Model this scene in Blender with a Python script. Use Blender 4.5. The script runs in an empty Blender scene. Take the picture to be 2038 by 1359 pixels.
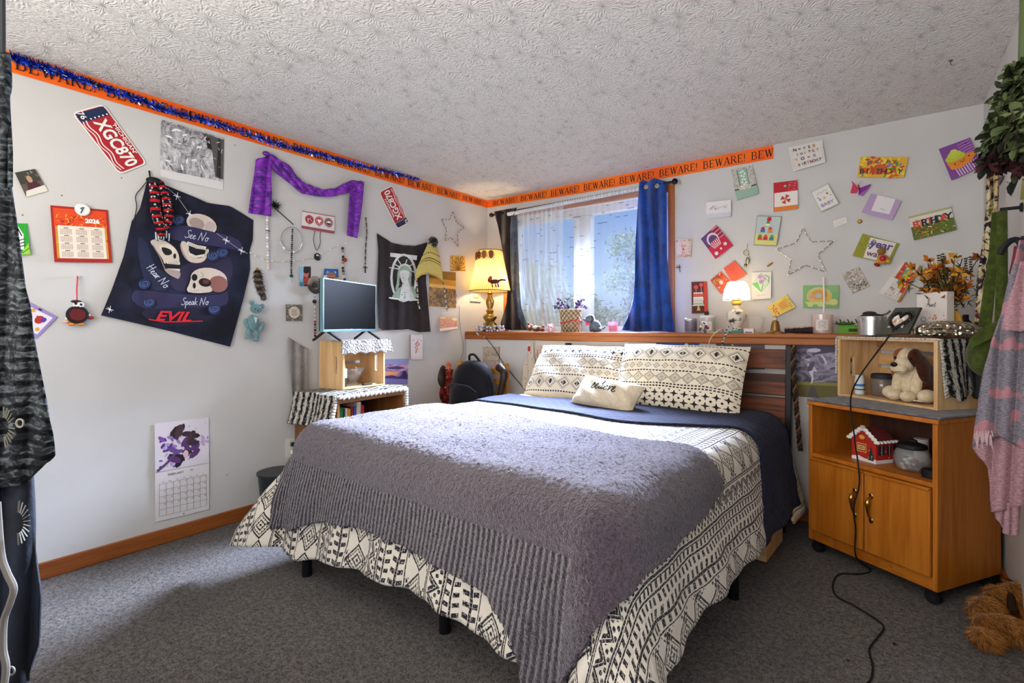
import bpy, math, random
from mathutils import Vector as V3, Matrix
from mathutils.geometry import tessellate_polygon
sc = bpy.context.scene
col = sc.collection
RN = random.Random(11)
PI = math.pi
sin, cos = math.sin, math.cos

# ---------------------------------------------------------------- camera (pixels of the 2038x1359 frame)
FP, YAW, YH = 1002.36, .64377, 650.3
CAM = V3((2.909, -3.505, 1.0825))
WX, HC, LEDGE, ZL = 3.292, 2.2225, .28, 1.044     # room width, ceiling, ledge depth and height
cd = bpy.data.cameras.new('camera'); co = bpy.data.objects.new('camera', cd); col.objects.link(co)
co.location = CAM; co.rotation_euler = (PI/2, 0, YAW)
cd.sensor_width = 36; cd.lens = FP/2038*36; cd.shift_y = (YH-679.5)/2038; cd.clip_start = .02
sc.camera = co

# ---------------------------------------------------------------- view and light
sc.view_settings.view_transform = 'Standard'; sc.view_settings.look = 'None'
sc.view_settings.gamma = 1; sc.view_settings.use_curve_mapping = False
sc.view_settings.exposure = 0.25
try:
    sc.cycles.use_denoising = True; sc.cycles.max_bounces = 8; sc.cycles.transparent_max_bounces = 24
    sc.cycles.sample_clamp_indirect = 6; sc.cycles.caustics_reflective = False; sc.cycles.caustics_refractive = False
except Exception: pass

def lamp(kind, name, loc, rot, energy, color, **k):
    l = bpy.data.lights.new(name, kind); l.energy = energy; l.color = color
    for a, b in k.items(): setattr(l, a, b)
    o = bpy.data.objects.new(name, l); col.objects.link(o); o.location = loc; o.rotation_euler = rot
    return o

# daylight: soft sun outdoors, and an area lamp added in the window opening for the bluish sky light
lamp('SUN', 'sun', (1, 3, 4), V3((-.10, -1, -.60)).to_track_quat('-Z', 'Y').to_euler(), 5, (.70, .82, 1), angle=.5)
lamp('AREA', 'window_daylight', (.95, -.02, 1.64), V3((.22, -1, -.60)).to_track_quat('-Z', 'Y').to_euler(), 215, (.60, .72, 1), shape='RECTANGLE', size=1.2, size_y=.6, spread=1.25)
# unseen fill lamps without fixtures, added out of frame to brighten the room
lamp('AREA', 'fill_overhead', (1.75, -3.6, 2.19), (0, 0, 0), 6, (1, .96, .92), shape='RECTANGLE', size=1.3, size_y=.9)
lamp('AREA', 'fill_bounce', (2.0, -4.2, 1.35), V3((-.03, .68, .74)).to_track_quat('-Z', 'Y').to_euler(), 66, (1, .955, .89), shape='RECTANGLE', size=2.0, size_y=1.0)

w = bpy.data.worlds.new('world'); sc.world = w; w.use_nodes = True
nt = w.node_tree; bg = nt.nodes['Background']
tc = nt.nodes.new('ShaderNodeTexCoord'); sx = nt.nodes.new('ShaderNodeSeparateXYZ'); rp = nt.nodes.new('ShaderNodeValToRGB')
nt.links.new(tc.outputs['Generated'], sx.inputs[0]); nt.links.new(sx.outputs[2], rp.inputs[0]); nt.links.new(rp.outputs[0], bg.inputs[0])
e = rp.color_ramp.elements
e[0].position = .0; e[0].color = (.30, .42, .55, 1)
e[1].position = .22; e[1].color = (.13, .28, .62, 1)
x_ = e.new(.42); x_.color = (.8, 1.0, 1.3, 1)
x_ = e.new(1.); x_.color = (1.2, 1.4, 1.7, 1)
bg.inputs[1].default_value = 1.0

# ---------------------------------------------------------------- pixel -> point on a real plane
def ray(px, py):
    l = (px-1019)/FP; v = (YH-py)/FP; s, c = sin(YAW), cos(YAW)
    return V3((-s+c*l, c+s*l, v))
def on(ax, val, px, py):
    d = ray(px, py); return CAM + d*((val-CAM[ax])/d[ax])
def LW(px, py, o=0.0): return on(0, o, px, py)               # left wall
def UW(px, py, o=0.0): return on(1, -o, px, py)              # upper back wall
def LO(px, py, o=0.0): return on(1, -LEDGE-o, px, py)        # lower back wall
def ZP(px, py, z=0.0): return on(2, z, px, py)
LW.n = V3((1, 0, 0)); UW.n = V3((0, -1, 0)); LO.n = V3((0, -1, 0))

# ---------------------------------------------------------------- materials
def lin(h):
    h = h.lstrip('#'); r = []
    for i in (0, 2, 4):
        c = int(h[i:i+2], 16)/255
        r.append(c/12.92 if c <= .04045 else ((c+.055)/1.055)**2.4)
    return (*r, 1)
class S:
    def __init__(s, nb, k): s.nb, s.k = nb, k
    def _m(s, op, *a): return s.nb.math(op, s, *a)
    def __add__(s, o): return s._m('ADD', o)
    __radd__ = __add__
    def __sub__(s, o): return s._m('SUBTRACT', o)
    def __rsub__(s, o): return s.nb.math('SUBTRACT', o, s)
    def __mul__(s, o): return s._m('MULTIPLY', o)
    __rmul__ = __mul__
    def __truediv__(s, o): return s._m('DIVIDE', o)
    def __lt__(s, o): return s._m('LESS_THAN', o)
    def __gt__(s, o): return s._m('GREATER_THAN', o)
    def frac(s): return s._m('FRACT')
    def floor(s): return s._m('FLOOR')
    def abs(s): return s._m('ABSOLUTE')
    def sin(s): return s._m('SINE')
    def max(s, o): return s._m('MAXIMUM', o)
    def min(s, o): return s._m('MINIMUM', o)
    def inv(s): return 1.0-s
    def tri(s, p): return ((s/p).frac()-.5).abs()*2     # 1 at the repeat, 0 half way
    def band(s, a, b): return (s > a)*(s < b)
class NB:
    def __init__(s, m):
        s.t = m.node_tree; s.N = s.t.nodes; s.L = s.t.links; s.p = s.N.get('Principled BSDF')
    def put(s, sock, x):
        if isinstance(x, S): s.L.new(x.k, sock)
        elif isinstance(x, str): sock.default_value = lin(x)
        else: sock.default_value = x
    def math(s, op, *a):
        n = s.N.new('ShaderNodeMath'); n.operation = op
        for i, x in enumerate(a): s.put(n.inputs[i], x)
        return S(s, n.outputs[0])
    def co(s, kind='Object', scale=(1, 1, 1)):
        t = s.N.new('ShaderNodeTexCoord'); mp = s.N.new('ShaderNodeMapping'); s.L.new(t.outputs[kind], mp.inputs[0])
        mp.inputs['Scale'].default_value = scale; return S(s, mp.outputs[0])
    def xyz(s, v):
        n = s.N.new('ShaderNodeSeparateXYZ'); s.L.new(v.k, n.inputs[0]); return [S(s, o) for o in n.outputs]
    def uv(s): return s.xyz(s.co('UV'))[:2]
    def noise(s, v, scale, det=3, rough=.6, dist=0):
        n = s.N.new('ShaderNodeTexNoise'); s.L.new(v.k, n.inputs['Vector'])
        n.inputs['Scale'].default_value = scale; n.inputs['Detail'].default_value = det
        n.inputs['Roughness'].default_value = rough; n.inputs['Distortion'].default_value = dist
        return S(s, n.outputs[0])
    def vor(s, v, scale, out=0, feat='F1'):
        n = s.N.new('ShaderNodeTexVoronoi'); n.feature = feat; s.L.new(v.k, n.inputs['Vector']); n.inputs['Scale'].default_value = scale
        return S(s, n.outputs[out])
    def mix(s, f, a, b):
        n = s.N.new('ShaderNodeMix'); n.data_type = 'RGBA'
        s.put(n.inputs[0], f); s.put(n.inputs[6], a); s.put(n.inputs[7], b); return S(s, n.outputs[2])
    def ss(s, f, a, b):
        n = s.N.new('ShaderNodeMapRange'); n.interpolation_type = 'SMOOTHSTEP'; s.put(n.inputs[0], f)
        n.inputs[1].default_value = a; n.inputs[2].default_value = b; return S(s, n.outputs[0])
    def bump(s, h, strength=.5, dist=.01):
        n = s.N.new('ShaderNodeBump'); s.put(n.inputs['Height'], h)
        n.inputs['Strength'].default_value = strength; n.inputs['Distance'].default_value = dist
        s.L.new(n.outputs[0], s.p.inputs['Normal'])
    def color(s, x): s.put(s.p.inputs['Base Color'], x)
def newmat(name, color='#808080', rough=.7, metal=0, fn=None, spec=.3, **k):
    m = bpy.data.materials.new(name); m.use_nodes = True; nb = NB(m)
    nb.color(color); nb.p.inputs['Roughness'].default_value = rough; nb.p.inputs['Metallic'].default_value = metal
    nb.p.inputs['Specular IOR Level'].default_value = spec
    for a, b in k.items(): nb.put(nb.p.inputs[a.replace('_', ' ')], b)
    if fn: fn(nb)
    return m
_mc = {}
def C(h, rough=.65, metal=0):
    if not isinstance(h, str): return h
    key = (h, rough, metal)
    if key not in _mc: _mc[key] = newmat('paint_'+h.lstrip('#'), h, rough, metal)
    return _mc[key]
def cloth(name, h, h2=None, scale=60, rough=.95, bump=.35, sheen=.15):
    def fn(nb):
        v = nb.co(); n = nb.noise(v, scale, 4, .7)
        nb.color(nb.mix(nb.ss(n, .35, .65), h2 or h, h)); nb.bump(n, bump, .006)
        nb.p.inputs['Sheen Weight'].default_value = sheen
    return newmat(name, h, rough, 0, fn, .1)
def wood(name, a, b, ax=0, sc_=14, rough=.5, knots=0, stretch=.07):
    def fn(nb):
        s3 = [1, 1, 1]; s3[ax] = stretch
        v = nb.co('Object', s3); n = nb.noise(v, sc_, 5, .62, 1.4); n2 = nb.noise(v, sc_*7, 2, .5)
        f = nb.ss(n*.75+n2*.25, .36, .64); c = nb.mix(f, a, b)
        if knots:
            s4 = [1, 1, 1]; s4[ax] = .5
            k = nb.vor(nb.co('Object', s4), knots); c = nb.mix(nb.ss(k, .06, .13), '#5a2c10', c)
        nb.color(c); nb.bump(f, .12, .003)
    return newmat(name, a, rough, 0, fn, .35)
def glassy(name, h, alpha=.35, rough=.05):
    m = newmat(name, h, rough); m.node_tree.nodes['Principled BSDF'].inputs['Alpha'].default_value = alpha
    m.node_tree.nodes['Principled BSDF'].inputs['Specular IOR Level'].default_value = .8
    return m
def emit(name, h, st):
    m = newmat(name, h, .6); p = m.node_tree.nodes['Principled BSDF']
    p.inputs['Emission Color'].default_value = lin(h); p.inputs['Emission Strength'].default_value = st
    return m

# ---------------------------------------------------------------- mesh builder
class MB:
    def __init__(s): s.v, s.f, s.m, s.ml, s.uvs = [], [], [], [], {}
    def mi(s, m):
        m = C(m)
        if m not in s.ml: s.ml.append(m)
        return s.ml.index(m)
    def add(s, vs, fs, mat, uv=None):
        b = len(s.v); s.v += [V3(p) for p in vs]; k = s.mi(mat)
        for f in fs: s.f.append([i+b for i in f]); s.m.append(k)
        if uv:
            for i, q in enumerate(uv): s.uvs[b+i] = q
        return s
    def box(s, c, size, mat, rot=None, taper=1):
        x, y, z = [q/2 for q in size]; M = rot.to_matrix() if hasattr(rot, 'to_matrix') else (rot or Matrix.Identity(3))
        vs = [V3(c)+M @ V3((sx*x*(taper if sz > 0 else 1), sy*y*(taper if sz > 0 else 1), sz*z)) for sz in (-1, 1) for sy in (-1, 1) for sx in (-1, 1)]
        return s.add(vs, [(0, 2, 3, 1), (4, 5, 7, 6), (0, 1, 5, 4), (2, 6, 7, 3), (0, 4, 6, 2), (1, 3, 7, 5)], mat)
    def bar(s, a, b, w, h, mat, up=(0, 0, 1)):
        a, b = V3(a), V3(b); d = (b-a); L = d.length; d.normalize(); u = V3(up)
        if abs(d.dot(u)) > .98: u = V3((1, 0, 0))
        r = d.cross(u).normalized(); u = r.cross(d)
        return s.box((a+b)/2, (w, L, h), mat, Matrix((r, d, u)).transposed())
    def tube(s, pts, r, mat, n=6, closed=False, caps=True):
        P = [V3(p) for p in pts]; N = len(P); vs = []; fs = []; prev = None
        for i, p in enumerate(P):
            if closed: t = (P[(i+1) % N]-P[i-1])
            else: t = P[min(i+1, N-1)]-P[max(i-1, 0)]
            t = t.normalized() if t.length > 1e-9 else V3((0, 0, 1))
            if prev is None: a = t.cross(V3((0, 0, 1)) if abs(t.z) < .9 else V3((1, 0, 0))).normalized()
            else: a = (prev-t*prev.dot(t)); a = a.normalized() if a.length > 1e-6 else t.orthogonal().normalized()
            prev = a; b = t.cross(a); rr = r(i/(N-1)) if callable(r) else r
            vs += [p+(a*cos(2*PI*k/n)+b*sin(2*PI*k/n))*rr for k in range(n)]
        for i in range(N if closed else N-1):
            j = (i+1) % N
            fs += [(i*n+k, i*n+(k+1) % n, j*n+(k+1) % n, j*n+k) for k in range(n)]
        if not closed and caps: fs += [tuple(range(n))[::-1], tuple((N-1)*n+k for k in range(n))]
        return s.add(vs, fs, mat)
    def lathe(s, prof, c, mat, n=24, axis=(0, 0, 1), wob=None, sx=1, sy=1):
        c = V3(c); q = V3((0, 0, 1)).rotation_difference(V3(axis)); vs = []; fs = []; m = len(prof)
        for i, (r, z) in enumerate(prof):
            for k in range(n):
                t = 2*PI*k/n; rr = r*(wob(t, i/(m-1)) if wob else 1)
                vs.append(c+q @ V3((rr*cos(t)*sx, rr*sin(t)*sy, z)))
        fs = [(i*n+k, i*n+(k+1) % n, (i+1)*n+(k+1) % n, (i+1)*n+k) for i in range(m-1) for k in range(n)]
        fs += [tuple(range(n))[::-1], tuple((m-1)*n+k for k in range(n))]
        return s.add(vs, fs, mat)
    def cyl(s, a, b, r, mat, n=16, r2=None):
        a, b = V3(a), V3(b); return s.lathe([(r, 0), (r if r2 is None else r2, (b-a).length)], a, mat, n, (b-a).normalized())
    def ell(s, c, r, mat, rot=None, n=14, m=9, fn=None):
        if isinstance(r, (int, float)): r = (r, r, r)
        M = rot.to_matrix() if hasattr(rot, 'to_matrix') else (rot or Matrix.Identity(3)); vs = []; fs = []
        for i in range(m+1):
            ph = -PI/2+PI*i/m
            for k in range(n):
                t = 2*PI*k/n; d = V3((cos(ph)*cos(t), cos(ph)*sin(t), sin(ph))); k_ = fn(d) if fn else 1
                vs.append(V3(c)+M @ V3((d.x*r[0]*k_, d.y*r[1]*k_, d.z*r[2]*k_)))
        fs = [(i*n+k, i*n+(k+1) % n, (i+1)*n+(k+1) % n, (i+1)*n+k) for i in range(m) for k in range(n)]
        return s.add(vs, fs, mat)
    def grid(s, fn, nu, nv, mat, uvfn=None, wrap=False):
        vs = [fn(i/nu, j/nv) for j in range(nv+1) for i in range(nu+1)]
        uv = [(uvfn(i/nu, j/nv) if uvfn else (i/nu, j/nv)) for j in range(nv+1) for i in range(nu+1)]
        w_ = nu+1
        return s.add(vs, [(j*w_+i, j*w_+i+1, (j+1)*w_+i+1, (j+1)*w_+i) for j in range(nv) for i in range(nu)], mat, uv)
    def poly(s, pts, mat, thick=0, n=None):
        P = [V3(p) for p in pts]; tr = tessellate_polygon([P])
        s.add(P, [tuple(t) for t in tr], mat)
        if thick:
            Q = [p-V3(n)*thick for p in P]; N = len(P)
            s.add(Q, [tuple(t)[::-1] for t in tr], mat)
            s.add(P+Q, [(i, (i+1) % N, (i+1) % N+N, i+N) for i in range(N)], mat)
        return s
    def build(s, name, parent=None, label=None, cat=None, group=None, kind=None, smooth=40, loc=None, solid=0, bevel=0, sub=0):
        me = bpy.data.meshes.new(name)
        if parent is not None:
            base = V3(parent.get('_b', (0, 0, 0)))
        elif loc is not None: base = V3(loc)
        elif s.v:
            xs = [p.x for p in s.v]; ys = [p.y for p in s.v]; zs = [p.z for p in s.v]
            base = V3(((min(xs)+max(xs))/2, (min(ys)+max(ys))/2, min(zs)))
        me.from_pydata([p-base for p in s.v], [], s.f)
        for m in s.ml: me.materials.append(m)
        me.polygons.foreach_set('material_index', s.m)
        if s.uvs:
            ul = me.uv_layers.new(name='UVMap').data; z = (0, 0)
            for lp in me.loops: ul[lp.index].uv = s.uvs.get(lp.vertex_index, z)
        me.update()
        if smooth:
            me.polygons.foreach_set('use_smooth', [True]*len(me.polygons)); me.set_sharp_from_angle(angle=math.radians(smooth))
        o = bpy.data.objects.new(name, me); col.objects.link(o)
        if parent is not None: o.parent = parent
        else: o.location = base
        o['_b'] = base
        if bevel:
            b = o.modifiers.new('bevel', 'BEVEL'); b.width = bevel; b.segments = 2; b.limit_method = 'ANGLE'
        if solid:
            b = o.modifiers.new('solid', 'SOLIDIFY'); b.thickness = solid; b.offset = -1
        if sub:
            b = o.modifiers.new('sub', 'SUBSURF'); b.levels = b.render_levels = sub
        if label: o['label'] = label
        if cat: o['category'] = cat
        if group: o['group'] = group
        if kind: o['kind'] = kind
        return o
def TH(name, label, cat, loc, group=None):
    o = bpy.data.objects.new(name, None); col.objects.link(o); o.location = V3(loc); o.empty_display_size = .05
    o['label'] = label; o['category'] = cat; o['_b'] = V3(loc)
    if group: o['group'] = group
    return o

# ---------------------------------------------------------------- flat art: text and shapes on a surface frame
_tx = {}
def text_geo(t, bold=0.0, shear=0.0):
    k = (t, bold, shear)
    if k not in _tx:
        cu = bpy.data.curves.new('t', 'FONT'); cu.body = t; cu.offset = bold; cu.shear = shear; cu.resolution_u = 3; cu.space_line = .9
        o = bpy.data.objects.new('t', cu); col.objects.link(o); bpy.context.view_layer.update()
        me = bpy.data.meshes.new_from_object(o.evaluated_get(bpy.context.evaluated_depsgraph_get()))
        vs = [(v.co.x/.72, v.co.y/.72) for v in me.vertices]; fs = [tuple(p.vertices) for p in me.polygons]
        bpy.data.objects.remove(o); bpy.data.meshes.remove(me); bpy.data.curves.remove(cu)
        x0 = min([v[0] for v in vs] or [0]); x1 = max([v[0] for v in vs] or [1])
        y0 = min([v[1] for v in vs] or [0]); y1 = max([v[1] for v in vs] or [1])
        _tx[k] = ([(x-(x0+x1)/2, y-(y0+y1)/2) for x, y in vs], fs, x1-x0, y1-y0)
    return _tx[k]
# serif capitals as strokes: (x0,y0,x1,y1,width), cap height 1, plus advance
SER = {'B': ([(.12, 0, .12, 1, .13), (0, 0, .45, 0, .07), (0, 1, .42, 1, .07), (.1, .53, .45, .53, .06), (.42, 1, .56, .88, .09), (.56, .88, .56, .66, .12), (.56, .66, .44, .53, .09), (.44, .53, .62, .4, .09), (.62, .4, .62, .14, .13), (.62, .14, .45, 0, .09)], .78),
 'E': ([(.12, 0, .12, 1, .13), (0, 0, .6, 0, .07), (0, 1, .57, 1, .07), (.1, .52, .42, .52, .06), (.6, 0, .6, .25, .07), (.57, 1, .57, .78, .07), (.42, .4, .42, .64, .05)], .72),
 'W': ([(.0, 1, .28, 1, .06), (.12, 1, .33, 0, .14), (.33, 0, .52, .85, .07), (.52, 1, .73, 0, .14), (.73, 0, .92, 1, .07), (.4, 1, .62, 1, .06), (.8, 1, 1.04, 1, .06)], 1.06),
 'A': ([(.1, 0, .42, 1, .07), (.42, 1, .72, 0, .14), (0, 0, .24, 0, .06), (.56, 0, .86, 0, .06), (.22, .34, .6, .34, .06)], .86),
 'R': ([(.12, 0, .12, 1, .13), (0, 0, .26, 0, .06), (0, 1, .42, 1, .07), (.1, .5, .42, .5, .06), (.42, 1, .57, .86, .09), (.57, .86, .57, .64, .12), (.57, .64, .42, .5, .09), (.36, .5, .66, .03, .13), (.6, 0, .78, 0, .07)], .8),
 '!': ([(.1, .3, .1, 1, .1), (.1, 0, .1, .1, .12)], .26),
 'U': ([(.12, .25, .12, 1, .13), (0, 1, .26, 1, .06), (.12, .25, .24, .05, .1), (.24, .05, .45, .03, .08), (.45, .03, .6, .25, .07), (.6, .25, .6, 1, .06), (.5, 1, .72, 1, .06)], .78),
 'S': ([(.5, .78, .5, .97, .06), (.5, .93, .28, 1, .08), (.28, 1, .08, .82, .09), (.08, .82, .12, .62, .12), (.12, .62, .46, .42, .13), (.46, .42, .52, .2, .12), (.52, .2, .3, 0, .09), (.3, 0, .05, .08, .08), (.05, .02, .05, .24, .06)], .64),
 'P': ([(.12, 0, .12, 1, .13), (0, 0, .27, 0, .06), (0, 1, .42, 1, .07), (.1, .45, .42, .45, .06), (.42, 1, .58, .85, .09), (.58, .85, .58, .6, .12), (.58, .6, .42, .45, .09)], .7),
 'I': ([(.14, 0, .14, 1, .13), (0, 0, .28, 0, .06), (0, 1, .28, 1, .06)], .36), 'D': ([(.12, 0, .12, 1, .13), (0, 0, .4, 0, .07), (0, 1, .4, 1, .07), (.4, 1, .64, .75, .1), (.64, .75, .64, .25, .13), (.64, .25, .4, 0, .1)], .8), 'N': ([(.1, 0, .1, 1, .07), (.1, 1, .62, 0, .14), (.62, 0, .62, 1, .07), (0, 0, .22, 0, .06), (.5, 1, .76, 1, .06)], .84), 'T': ([(.36, 0, .36, 1, .13), (0, 1, .72, 1, .07), (.2, 0, .52, 0, .06), (0, 1, 0, .8, .06), (.72, 1, .72, .8, .06)], .76), '.': ([(.08, 0, .08, .1, .11)], .22), ' ': ([], .4)}
# joined handwriting, x-height .5
SCR = {'S': ([[(.5, .9), (.35, 1), (.15, .85), (.2, .62), (.42, .42), (.4, .12), (.15, -.02), (-.05, .12)]], .52), 'e': ([[(0, .1), (.2, .3), (.28, .42), (.18, .5), (.06, .36), (.06, .12), (.2, 0), (.4, .15)]], .38),
 'N': ([[(0, 0), (.12, .95), (.5, .02), (.66, 1.05)]], .76), 'o': ([[(.2, .48), (.06, .36), (.06, .1), (.2, 0), (.34, .12), (.33, .38), (.2, .48), (.44, .42)]], .44), 'H': ([[(.1, 1), (.0, 0)], [(.5, 1), (.4, 0)], [(-.05, .5), (.55, .58)]], .62),
 'a': ([[(.32, .45), (.15, .5), (.04, .3), (.08, .05), (.22, .05), (.34, .45), (.34, .05), (.46, .1)]], .44), 'r': ([[(0, .1), (.1, .5), (.14, 0), (.16, .35), (.34, .5)]], .34), 'p': ([[(.06, .5), (.04, -.45), (.08, .3), (.25, .5), (.36, .3), (.25, .02), (.08, .08)]], .42),
 'k': ([[(.1, 1), (.04, 0)], [(.36, .5), (.08, .25), (.4, 0)]], .42), 'b': ([[(.1, 1), (.05, .05), (.25, 0), (.36, .25), (.22, .48), (.08, .3)]], .42), 'l': ([[(0, .1), (.2, .7), (.2, 1), (.1, .9), (.08, .15), (.2, 0), (.3, .1)]], .28),
 'i': ([[(.05, .48), (.06, .08), (.16, 0), (.26, .1)], [(.08, .7), (.1, .74)]], .24), 'v': ([[(0, .45), (.1, .48), (.18, .02), (.34, .48), (.44, .44)]], .42), 'A': ([[(0, 0), (.3, 1), (.5, 0)], [(.1, .4), (.46, .42)]], .58), 'u': ([[(.02, .48), (.06, .06), (.2, .02), (.3, .45), (.32, .04), (.42, .1)]], .42), 'n': ([[(.04, 0), (.06, .48), (.1, .3), (.26, .5), (.32, .04), (.42, .1)]], .44), 't': ([[(.14, .85), (.1, .06), (.24, .02)], [(0, .55), (.26, .58)]], .3), 'y': ([[(.02, .48), (.08, .1), (.26, .1), (.32, .48), (.24, -.4), (.04, -.35)]], .4), ' ': ([], .35)}

def art(mb, fr, items, base=1, W=1.0, H=1.0, step=.0005, sub=0):
    """fr(u,v,off) -> point. v runs down. Every item sits a hair above the one before."""
    lay = base; step = min(step, .016/max(1, len(items)))
    for it in items:
        k = it[0]; o = lay*step; lay += 1
        def put(vs, fs, m):
            if sub:
                out = []; st = [[vs[f[0]], vs[f[i]], vs[f[i+1]]] for f in fs for i in range(1, len(f)-1)]
                while st:
                    t = st.pop(); L = [math.hypot(t[i][0]-t[(i+1) % 3][0], t[i][1]-t[(i+1) % 3][1]) for i in range(3)]; i = L.index(max(L))
                    if L[i] > sub:
                        a, b, c = t[i], t[(i+1) % 3], t[(i+2) % 3]; mdl = ((a[0]+b[0])/2, (a[1]+b[1])/2); st += [[a, mdl, c], [mdl, b, c]]
                    else: out += t
                vs = out; fs = [(i, i+1, i+2) for i in range(0, len(out), 3)]
            mb.add([fr(u, v, o+oz[0]) for u, v in vs], fs, m)
        oz = [0, 0]
        def stroke(x0, y0, x1, y1, wd, m, cap=True):
            dx, dy = (x1-x0)*W, (y1-y0)*H; L = math.hypot(dx, dy) or 1e-9; e_ = wd*.4 if cap else 0
            oz[1] = (oz[1]+1) % 3; oz[0] = oz[1]*step*.25; nx, ny = -dy/L*wd/2, dx/L*wd/2; ex, ey = dx/L*e_, dy/L*e_
            put([(x0+(nx-ex)/W, y0+(ny-ey)/H), (x1+(nx+ex)/W, y1+(ny+ey)/H), (x1+(-nx+ex)/W, y1+(-ny+ey)/H), (x0+(-nx-ex)/W, y0+(-ny-ey)/H)], [(0, 1, 2, 3)], m)
        if k == 'g':                                     # a batch of marks that never overlap: one layer
            art(mb, lambda u, v, q: fr(u, v, o+q*.02), it[1], 1, W, H, step); continue
        if k == 'r': put([(it[1], it[2]), (it[3], it[2]), (it[3], it[4]), (it[1], it[4])], [(0, 1, 2, 3)], it[5])
        elif k in 'pb':
            q = it[1]
            if k == 'b':                                 # rounded outline
                n = len(q); q = []
                for i in range(n):
                    A_, B_, C_, D_ = [it[1][(i+j) % n] for j in (-1, 0, 1, 2)]
                    for t in (0, .25, .5, .75): q.append(tuple(.5*(2*B_[m]+(C_[m]-A_[m])*t*.8+(2*A_[m]*.8-5*B_[m]+B_[m]*.6+4*C_[m]-C_[m]*.2-D_[m]*.8-C_[m]*0+B_[m]*.0)*t*t*0) if t == 0 else B_[m]*(1-t)+C_[m]*t+.14*(4*t*(1-t))*((B_[m]-A_[m])*(1-t)-(D_[m]-C_[m])*t) for m in (0, 1)))
            P = [V3((x, y, 0)) for x, y in q]; put(q, [tuple(t) for t in tessellate_polygon([P])], it[2])
        elif k == 'c':
            cx, cy, rx, ry = it[1:5]; n = 20; ry = rx*W/H if ry is None else ry; a0 = it[6] if len(it) > 6 else 0
            pts = [(cx+(rx*W*cos(t)*cos(a0)-ry*H*sin(t)*sin(a0))/W, cy+(rx*W*cos(t)*sin(a0)+ry*H*sin(t)*cos(a0))/H) for t in [2*PI*i/n for i in range(n)]]
            put([(cx, cy)]+pts, [(0, i+1, (i+1) % n+1) for i in range(n)], it[5])
        elif k == 'l':
            for a, b in zip(it[1], it[1][1:]): stroke(a[0], a[1], b[0], b[1], it[2]*W, it[3])
        elif k == 'd':                                   # scattered dabs: n, x0,y0,x1,y1, size, colours
            for _ in range(it[1]):
                x, y = RN.uniform(it[2], it[4]), RN.uniform(it[3], it[5]); a = RN.uniform(0, PI); s_ = it[6]*RN.uniform(.5, 1.3); wv = len(it) > 8 and it[8] or .45
                pts = [(x+(s_*W*cos(t)*cos(a)-s_*W*wv*sin(t)*sin(a))/W, y+(s_*W*cos(t)*sin(a)+s_*W*wv*sin(t)*cos(a))/H) for t in [2*PI*i/7 for i in range(7)]]
                oo = o+RN.random()*step*.8
                mb.add([fr(u, v, oo) for u, v in pts], [tuple(range(7))], RN.choice(it[7]))
        else:                                            # text kinds: (k, text, x, y, capheight, colour, rot, bold, shear)
            t, x, y, h, m = it[1:6]; rot = math.radians(it[6]) if len(it) > 6 else 0
            cr, sr = cos(rot), sin(rot); hm = h*H
            def mp(a, b): return (x+(a*hm*cr+b*hm*sr)/W, y+(a*hm*sr-b*hm*cr)/H)
            if k == 't':
                vs, fs, tw, th = text_geo(t, it[7] if len(it) > 7 else .01, it[8] if len(it) > 8 else 0)
                fx = it[9]*W/(tw*hm) if len(it) > 9 else 1
                put([mp(a*fx, b) for a, b in vs], fs, m)
            else:
                D = SER if k == 'serif' else SCR; sp = .06 if k == 'serif' else 0
                tot = sum(D[c][1]+sp for c in t); cx = -tot/2; wid = it[7] if len(it) > 7 else .1
                for c in t:
                    for st in D[c][0]:
                        if k == 'serif':
                            x0, y0, x1, y1, wd = st; p, q = mp(cx+x0, y0-.5), mp(cx+x1, y1-.5); stroke(*p, *q, wd*hm, m, False)
                        else:
                            for (x0, y0), (x1, y1) in zip(st, st[1:]):
                                p, q = mp(cx+x0+.15*y0, y0-.4), mp(cx+x1+.15*y1, y1-.4); stroke(*p, *q, wid*hm, m)
                    cx += D[c][1]+sp
    return lay

def quad_frame(P, n):
    P = [V3(p) for p in P]
    def fr(u, v, o): return (P[0]*(1-u)+P[1]*u)*(1-v)+(P[3]*(1-u)+P[2]*u)*v+n*o
    return fr, ((P[1]-P[0]).length+(P[2]-P[3]).length)/2, ((P[3]-P[0]).length+(P[2]-P[1]).length)/2

def card(label, pts, base, items=(), plane=UW, cat='card', name='greeting_card', lift=(.004, .004), fold=False, pin=None, group=None, back='#e9e4da', th=.0008):
    """paper on a wall: pts = TL TR BR BL pixels; lift = distance from wall of the top and bottom edge"""
    n = plane.n; lf = lift if len(lift) == 4 else (lift[0], lift[0], lift[1], lift[1])
    P = [plane(x, y, l) for (x, y), l in zip(pts, lf)]
    nn = (P[1]-P[0]).cross(P[3]-P[0]).normalized()
    if nn.dot(n) < 0: nn.negate()
    fr, W, H = quad_frame(P, nn); mb = MB()
    mb.add([fr(u, v, 0) for u, v in ((0, 0), (1, 0), (1, 1), (0, 1))]+[fr(u, v, -th) for u, v in ((0, 0), (1, 0), (1, 1), (0, 1))],
           [(0, 1, 2, 3), (7, 6, 5, 4), (0, 4, 5, 1), (1, 5, 6, 2), (2, 6, 7, 3), (3, 7, 4, 0)], base, uv=[(0, 1), (1, 1), (1, 0), (0, 0)]*2)
    if fold:
        Q = [plane(x, y, .0025) for x, y in pts]; mb.poly(Q, back, .0008, n)
    art(mb, fr, items, 1, W, H, .00035)
    o = mb.build(name, label=label, cat=cat, group=group, smooth=0)
    if pin:
        pb = MB(); c = fr(pin[0], pin[1], .001); r = pin[3] if len(pin) > 3 else .0045
        pb.lathe([(r*.4, 0), (r*.5, .004), (r, .006), (r*.8, .009)], c, pin[2], 10, tuple(n)); pb.build('push_pin', o)
    return o
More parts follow.
